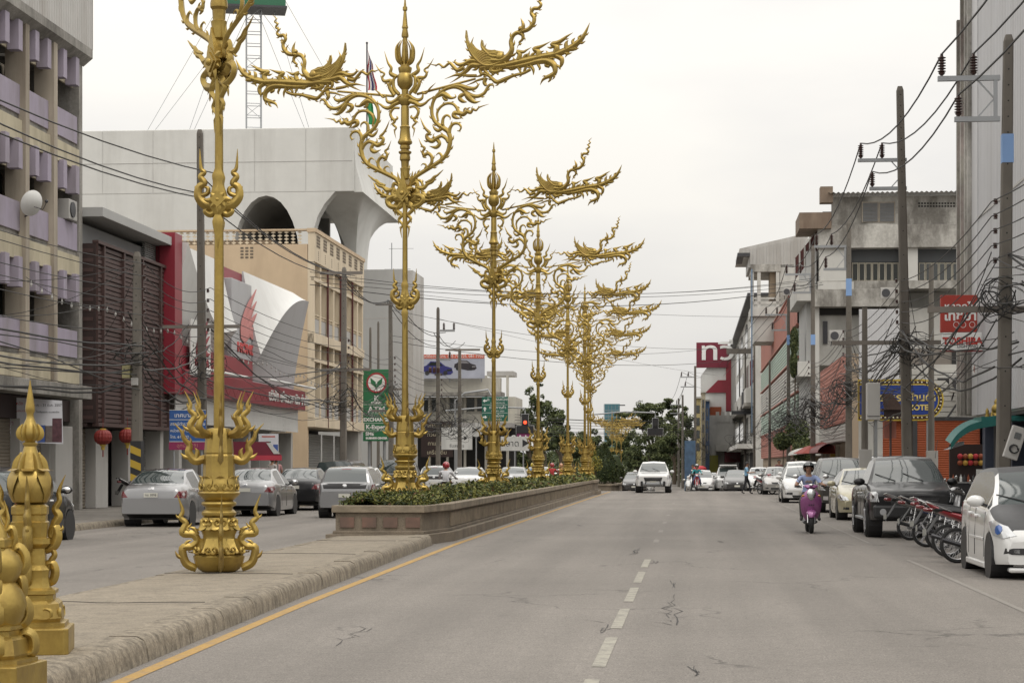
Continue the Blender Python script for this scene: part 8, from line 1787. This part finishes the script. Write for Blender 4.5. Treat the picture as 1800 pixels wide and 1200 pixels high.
def person(label, loc, rz, J, rad, cols, helmet=None, hair=(.012, .011, .011), tilt=0.0, cat='person', bag=None, mouth=True):
    """J: joint -> (x, y, z) with x forward; built as one skinned surface"""
    order = [('pelvis', None), ('spine', 'pelvis'), ('chest', 'spine'), ('neck', 'chest'), ('jaw', 'neck'), ('skull', 'jaw'), ('crown', 'skull')]
    for s_ in 'LR': order += [('shoulder' + s_, 'chest'), ('elbow' + s_, 'shoulder' + s_), ('wrist' + s_, 'elbow' + s_), ('palm' + s_, 'wrist' + s_), ('hip' + s_, 'pelvis'), ('knee' + s_, 'hip' + s_), ('ankle' + s_, 'knee' + s_), ('toe' + s_, 'ankle' + s_)]
    names = [n for n, _ in order]; me = bpy.data.meshes.new('person'); me.from_pydata([J[n] for n in names], [(names.index(a), names.index(b_)) for a, b_ in order if b_], [])
    o = bpy.data.objects.new('tmp', me); COL.objects.link(o); sk = o.modifiers.new('s', 'SKIN'); o.modifiers.new('u', 'SUBSURF').levels = 2
    if not me.skin_vertices: me.skin_vertices  # layer comes with the modifier
    bm = bmesh.new(); bm.from_mesh(me); lay = bm.verts.layers.skin.verify(); bm.verts.ensure_lookup_table()
    for v, n in zip(bm.verts, names):
        q = rad.get(n) or rad.get(n.rstrip('LR')) or .06; v[lay].radius = q if isinstance(q, tuple) else (q, q); v[lay].use_root = (n == 'pelvis')
    bm.to_mesh(me); bm.free(); o.modifiers['s'].use_smooth_shade = True
    dg = bpy.context.evaluated_depsgraph_get(); ev_ = bpy.data.meshes.new_from_object(o.evaluated_get(dg)); bpy.data.objects.remove(o); bpy.data.meshes.remove(me)
    mats_ = [M_brown_skin, mat('cloth_%s' % str(cols[0]), cols[0], .85, obj=True, var=.15, scale=9, bump=.2), mat('cloth_%s' % str(cols[1]), cols[1], .85, obj=True, var=.15, scale=9, bump=.2), mat('shoe_dark', (.03, .028, .026), .7, obj=True)]
    ev_.materials.clear(); [ev_.materials.append(m) for m in mats_]
    seg = [(Vector(J[a]), Vector(J[b_]), a) for a, b_ in order if b_]
    short = cols[2] if len(cols) > 2 else True
    def cls(a, u):
        if a in ('jaw', 'skull', 'crown'): return 0
        if a == 'neck': return 0 if u > .55 else 1
        if a.startswith('palm'): return 0
        if a.startswith('wrist'): return 0 if short else 1
        if a.startswith('elbow'): return (1 if u < .75 else 0) if short else 1
        if a.startswith('toe'): return 3
        if a[:4] in ('hip' + a[3:4], 'knee') or a.startswith('hip') or a.startswith('knee'): return 2
        if a.startswith('ankle'): return 2 if u < .85 else 3
        if a == 'spine': return 2 if u < .25 else 1
        return 1
    for pl_ in ev_.polygons:
        c = pl_.center; best = None
        for A, B, nm in seg:
            u = max(0, min(1, (c - B).dot(A - B) / max(1e-6, (A - B).length_squared))); d = (c - (B + (A - B) * u)).length - .02 * (nm in ('chest', 'spine'))
            if best is None or d < best[0]: best = (d, nm, u)
        pl_.material_index = cls(best[1], best[2]); pl_.use_smooth = True
    r = thing('person', label, cat, loc, rz); link('body', ev_, r)
    hd_ = Vector(J['skull']); fw = Vector((1, 0, 0)); fw.rotate(Matrix.Rotation(tilt, 3, 'Z')); hd = hd_
    sidev = Vector((-fw.y, fw.x, 0)); f = MB()
    f.ball(hd + fw * .098 + Vector((0, 0, -.015)), (.018, .014, .024), 8, 5)
    for sd in (-1, 1): f.ball(hd + sidev * sd * .092 + Vector((0, 0, -.01)), (.02, .015, .03), 8, 5)
    f.build('nose_and_ears', M_brown_skin, r, smooth=True)
    for sd in (-1, 1): MB().ball(hd + fw * .086 + sidev * sd * .034 + Vector((0, 0, .015)), (.012, .016, .009), 8, 5).build('eye', M_dark, r)
    MB().ball(hd + fw * .088 + Vector((0, 0, -.058)), (.01, .026, .007), 8, 5).build('mouth', mat('lips', (.22, .08, .06), .6), r)
    if helmet:
        b = MB(); n, k_ = 18, 9
        b.add([(hd.x + .14 * math.sin(t_) * math.cos(a) - .01 * fw.x, hd.y + .135 * math.sin(t_) * math.sin(a), hd.z + .02 + .145 * math.cos(t_)) for t_ in [i * R(132) / k_ for i in range(k_ + 1)] for a in [j * 2 * math.pi / n for j in range(n)]],
              [(i * n + j, i * n + (j + 1) % n, (i + 1) * n + (j + 1) % n, (i + 1) * n + j) for i in range(k_) for j in range(n) if not (i >= 5 and min((j + .5) / n, 1 - (j + .5) / n) < .17)])
        b.build('helmet', mat('helmet_%s' % str(helmet), helmet, .2, coat=1.0, obj=True), r, smooth=True)
        b = MB(); b.add([(hd.x + .150 * math.sin(t_) * math.cos(a), hd.y + .146 * math.sin(t_) * math.sin(a), hd.z + .02 + .15 * math.cos(t_)) for t_ in (R(52), R(62), R(72)) for a in [-1.25 + j * .25 for j in range(11)]], [(i * 11 + j, i * 11 + j + 1, (i + 1) * 11 + j + 1, (i + 1) * 11 + j) for i in range(2) for j in range(10)]); b.build('visor', M_wind, r, smooth=True)
        MB().tube([hd + sidev * .10 + Vector((0, 0, -.07)), hd + fw * .05 + Vector((0, 0, -.13)), hd - sidev * .10 + Vector((0, 0, -.07))], .008, 5).build('chin_strap', M_blk, r)
    else:
        b = MB(); n, k_ = 14, 7
        b.add([(hd.x - .018 * fw.x + .108 * math.sin(t_) * math.cos(a), hd.y - .018 * fw.y + .102 * math.sin(t_) * math.sin(a), hd.z + .02 + .118 * math.cos(t_)) for t_ in [i * R(115) / k_ for i in range(k_ + 1)] for a in [tilt + j * 2 * math.pi / n for j in range(n)]],
              [(i * n + j, i * n + (j + 1) % n, (i + 1) * n + (j + 1) % n, (i + 1) * n + j) for i in range(k_) for j in range(n) if not (i >= 4 and min((j + .5) / n, 1 - (j + .5) / n) < .16)]); b.build('hair', mat('hair', hair, .6, obj=True), r, smooth=True)
    for s_ in 'LR':   # five fingers, curled
        w_, p_ = Vector(J['wrist' + s_]), Vector(J['palm' + s_]); d = (p_ - w_).normalized(); up = Vector((0, 0, 1)); sx = d.cross(up); sx = sx.normalized() if sx.length > .1 else Vector((0, 1, 0)); cu = d.cross(sx).normalized(); cu = cu if cu.z < 0 or abs(d.z) > .7 else -cu; h = MB()
        for i, ln in enumerate((.062, .072, .068, .054)):
            o_ = p_ + sx * (i - 1.5) * .019; h.tube([o_, o_ + d * ln * .5, o_ + d * ln * .75 + cu * ln * .45, o_ + d * ln * .45 + cu * ln * .8], [.009, .009, .008, .006], 6)
        th = (1 if s_ == 'L' else -1); o_ = w_.lerp(p_, .35) - sx * .032; h.tube([o_, o_ - sx * .022 + d * .022, o_ - sx * .02 + d * .05 + cu * .015], [.011, .010, .007], 6); tag(h.build('fingers', M_brown_skin, r, smooth=True), kind=None)
    return r
RAD = dict(pelvis=(.135, .115), spine=(.13, .10), chest=(.145, .105), neck=.052, jaw=.062, skull=(.088, .098), crown=.058, shoulder=.062, elbow=.043, wrist=.028, palm=(.036, .02), hip=.088, knee=.058, ankle=.042, toe=.036)
def stand(step=.0, armL=None, armR=None, bend=0.0):
    J = dict(pelvis=(0, 0, .94), spine=(.0 + bend * .3, 0, 1.13), chest=(.02 + bend * .7, 0, 1.33), neck=(.02 + bend, 0, 1.46), jaw=(.05 + bend * 1.2, 0, 1.53), skull=(.045 + bend * 1.3, 0, 1.60), crown=(.03 + bend * 1.3, 0, 1.67))
    for s_, q in (('L', 1), ('R', -1)):
        st = step * q; J['shoulder' + s_] = (.01 + bend * .7, q * .185, 1.385); J['elbow' + s_] = (-.03 - st * .3 + bend * .7, q * .225, 1.12); J['wrist' + s_] = (.06 - st * .5 + bend, q * .22, .90); J['palm' + s_] = (.09 - st * .55 + bend, q * .215, .82)
        J['hip' + s_] = (0, q * .095, .88); J['knee' + s_] = (.04 + st * .55, q * .10, .49); J['ankle' + s_] = (st - .02, q * .10, .085 + max(0, -st) * .1); J['toe' + s_] = (st + .13, q * .115, .035 + max(0, -st) * .03)
    if armL: J['elbowL'], J['wristL'], J['palmL'] = armL
    if armR: J['elbowR'], J['wristR'], J['palmR'] = armR
    return J
# --- purple scooter with rider coming towards the camera
p = G(1426, 937); sc_ = thing('scooter', 'purple scooter ridden towards the camera', 'scooter', (p.x, p.y, 0), R(-90) - AS * .5 + R(-2)); Rr = .225
# origin under the front wheel; x forward
for x, rr in ((0, .235), (-1.2, .23)): moto_wheel(rr, .095, M_rimd, sc_, (x, 0, rr), 6)
for sd in (-.075, .075): MB().cyl((0, sd, .24), (-.10, sd, .52), .02, 8).build('fork', M_chrome, sc_, smooth=True)
ell_loft(MB(), [(.20, 0, .36, .05, .03), (.16, 0, .44, .10, .05), (.02, 0, .50, .115, .05), (-.14, 0, .46, .09, .03)]).build('front_fender', P_purp, sc_, smooth=True)
ell_loft(MB(), [(-.06, 0, 1.00, .07, .05), (-.04, 0, .90, .17, .07), (-.05, 0, .76, .235, .075), (-.09, 0, .60, .235, .08), (-.16, 0, .44, .20, .07), (-.22, 0, .30, .12, .05)], n=14).build('front_shield', P_purp, sc_, smooth=True)
ell_loft(MB(), [(-.02, 0, 1.00, .05, .03), (.03, 0, .93, .10, .03), (.03, 0, .83, .085, .03), (.02, 0, .76, .03, .02)], n=14).build('chrome_crest', M_chrome, sc_, smooth=True); ell_loft(MB(), [(.04, 0, .955, .04, .02), (.06, 0, .90, .07, .03), (.05, 0, .82, .05, .025)], n=12).build('headlight', M_lampc, sc_, smooth=True)
for yy in (-.05, 0, .05): ell_loft(MB(), [(.03, yy, .66, .009, .02), (.035, yy, .63, .011, .02)]).build('vent_slot', M_trim, sc_)
ell_loft(MB(), [(-.15, 0, .26, .16, .05), (-.45, 0, .24, .17, .05), (-.75, 0, .27, .17, .06)]).build('floorboard', M_trim, sc_, smooth=True); ell_loft(MB(), [(-.62, 0, .45, .13, .14), (-.85, 0, .55, .18, .14), (-1.15, 0, .62, .17, .12), (-1.45, 0, .70, .09, .07)]).build('rear_body', P_purp, sc_, smooth=True)
ell_loft(MB(), [(-.60, 0, .70, .12, .04), (-.85, 0, .73, .15, .05), (-1.15, 0, .77, .14, .05), (-1.38, 0, .80, .08, .03)]).build('seat', M_seat, sc_, smooth=True); ell_loft(MB(), [(-.5, 0, .25, .09, .08), (-.9, 0, .28, .1, .1), (-1.2, 0, .26, .08, .07)]).build('engine', M_eng, sc_, smooth=True)
ell_loft(MB(), [(-.10, 0, 1.02, .10, .05), (-.14, 0, 1.07, .17, .045), (-.20, 0, 1.06, .12, .03)]).build('handlebar_cowl', P_purp, sc_, smooth=True); MB().tube([(-.24, .33, 1.06), (-.18, .2, 1.09), (-.15, 0, 1.06), (-.18, -.2, 1.09), (-.24, -.33, 1.06)], .014, 6).build('handlebar', M_chrome, sc_, smooth=True)
for sd in (-1, 1):
    MB().cyl((-.20, sd * .24, 1.08), (-.25, sd * .36, 1.055), .019, 8).build('grip', M_seat, sc_); MB().tube([(-.17, sd * .2, 1.09), (-.14, sd * .27, 1.2), (-.14, sd * .32, 1.26)], .008, 5).build('mirror_stem', M_chrome, sc_); o = MB().ball((-.15, sd * .34, 1.29), (.02, .07, .05), 12, 6).build('mirror', M_chrome, sc_, smooth=True)
    ell_loft(MB(), [(.0, sd * .17, .87, .03, .025), (-.02, sd * .19, .84, .03, .02)]).build('indicator', M_amber, sc_, smooth=True)
MB().ball((-.02, 0, 1.10), (.05, .06, .03), 10, 6).build('chrome_visor', M_chrome, sc_, smooth=True)
J = dict(pelvis=(-.92, 0, .86), spine=(-.93, 0, 1.03), chest=(-.90, 0, 1.21), neck=(-.88, 0, 1.34), jaw=(-.85, 0, 1.405), skull=(-.855, 0, 1.475), crown=(-.87, 0, 1.54))
for s_, q in (('L', 1), ('R', -1)):
    J['shoulder' + s_] = (-.88, q * .18, 1.265); J['elbow' + s_] = (-.66, q * .30, 1.09); J['wrist' + s_] = (-.36, q * .325, 1.10); J['palm' + s_] = (-.27, q * .31, 1.10); J['hip' + s_] = (-.86, q * .10, .82); J['knee' + s_] = (-.42, q * .20, .72); J['ankle' + s_] = (-.42, q * .19, .36); J['toe' + s_] = (-.27, q * .21, .30)
rdr = person('rider in light blue T-shirt and dark helmet on the purple scooter', sc_.location.copy(), sc_.rotation_euler.z, J, RAD, ((.27, .33, .52), (.06, .055, .05), True), helmet=(.02, .02, .022))
b = MB(); 
for i in range(5): b.ball((-.775 + .004 * i, -.06 + .03 * i, 1.16 + .02 * (i % 2)), (.012, .03, .028), 6, 4)
b.build('shirt_print', mat('print_grey_tee', (.22, .18, .17), .8), rdr)
# --- man in blue shirt walking, woman in black crossing, others
p = G(1312, 868); Jm = stand(.22, armL=((.10, .22, 1.13), (.36, .16, 1.16), (.44, .12, 1.17)), armR=((.08, -.23, 1.13), (.34, -.16, 1.15), (.42, -.12, 1.16))); pm_ = person('man in a light blue shirt and dark trousers holding a cap', (p.x, p.y, 0), R(-8), Jm, RAD, ((.22, .40, .56), (.018, .018, .022), True))
cp = thing('cap', 'black cap held by the man in the light blue shirt', 'cap', (p.x + .58, p.y - .02, 1.22), R(-8)); MB().lathe([(.13, 0), (.135, .03), (.11, .09), (.05, .13), (0.005, .14)], 14).build('crown', M_blk, cp, smooth=True); b = MB(); b.prism([(.1, -.09), (.24, -.06), (.24, .06), (.1, .09)], 0, .015, 'z'); b.build('peak', M_blk, cp)
Y = 126; pp = P(1219, 817, Y); Jb = stand(.2); person('pedestrian in black crossing the road past the crest', (pp.x, Y, zg(toST(pp)[0])), R(200), Jb, RAD, ((.012, .012, .014), (.014, .014, .016), False))
def rider_on(bike_loc, rz, label, cols, helmet):
    J = dict(pelvis=(.18, 0, .90), spine=(.18, 0, 1.07), chest=(.23, 0, 1.25), neck=(.26, 0, 1.38), jaw=(.30, 0, 1.45), skull=(.30, 0, 1.52), crown=(.28, 0, 1.58))
    for s_, q in (('L', 1), ('R', -1)):
        J['shoulder' + s_] = (.25, q * .18, 1.30); J['elbow' + s_] = (.52, q * .28, 1.13); J['wrist' + s_] = (.86, q * .31, 1.07); J['palm' + s_] = (.95, q * .31, 1.07); J['hip' + s_] = (.24, q * .11, .86); J['knee' + s_] = (.62, q * .20, .68); J['ankle' + s_] = (.36, q * .24, .36); J['toe' + s_] = (.50, q * .25, .32)
    return person(label, bike_loc, rz, J, RAD, cols, helmet=helmet)
for lab, lab2, s, t_, away, pc, cols, hl_ in (('red motorcycle beside the white pickup', 'rider in teal on the motorcycle beside the white pickup', 124, .35, False, P_red, ((.03, .22, .24), (.05, .07, .14), False), (.4, .4, .42)),
                                         ('dark motorcycle queuing behind the second lamp post', 'rider in white with a red helmet behind the second lamp post', 73, -9.05, True, P_blk, ((.55, .55, .57), (.03, .03, .05), False), (.28, .01, .02)),
                                         ('grey motorcycle queuing between the third and second lamp posts', 'rider in blue with a yellow helmet in the left queue', 103, -8.2, True, P_grey, ((.10, .22, .40), (.05, .05, .05), True), (.5, .38, .03)),
                                         ('red motorcycle waiting behind the third planter post', 'rider in red waiting behind the third planter post', 113, -7.9, True, P_red, ((.35, .03, .03), (.04, .04, .05), True), (.3, .02, .02)),
                                         ('orange motorcycle waiting behind the fourth planter post', 'rider in orange waiting behind the fourth planter post', 121, -7.9, True, P_red, ((.5, .16, .08), (.04, .04, .05), True), (.45, .2, .1))):
    l = ST(s, t_, zg(s)); rz_ = (R(90) if away else R(-90)) - AS; underbone(lab, l, rz_, pc, P_blk, lean=0, group='ridden motorcycles', spokes=6, steer=0); rider_on(l, rz_, lab2, cols, hl_)
for lab, px, Y, rz_, cols in (('person in a pale top standing before the dealer shutters, left one', 478, 86, R(70), ((.45, .42, .40), (.05, .05, .07), True)), ('person in a pink top standing before the dealer shutters, right one', 487, 87, R(120), ((.42, .22, .22), (.06, .05, .05), True)), ('person in white on the right pavement by the kiosk', 1393, 112, R(-100), ((.5, .47, .48), (.1, .1, .12), True)), ('person in dark red on the right pavement by the kiosk', 1369, 115, R(-80), ((.15, .05, .05), (.04, .04, .05), True))):
    pp = P(px, 817, Y); s, t_ = toST(pp); person(lab, (pp.x, Y, .15), rz_, stand(.08), RAD, cols)
bpy.context.view_layer.update()
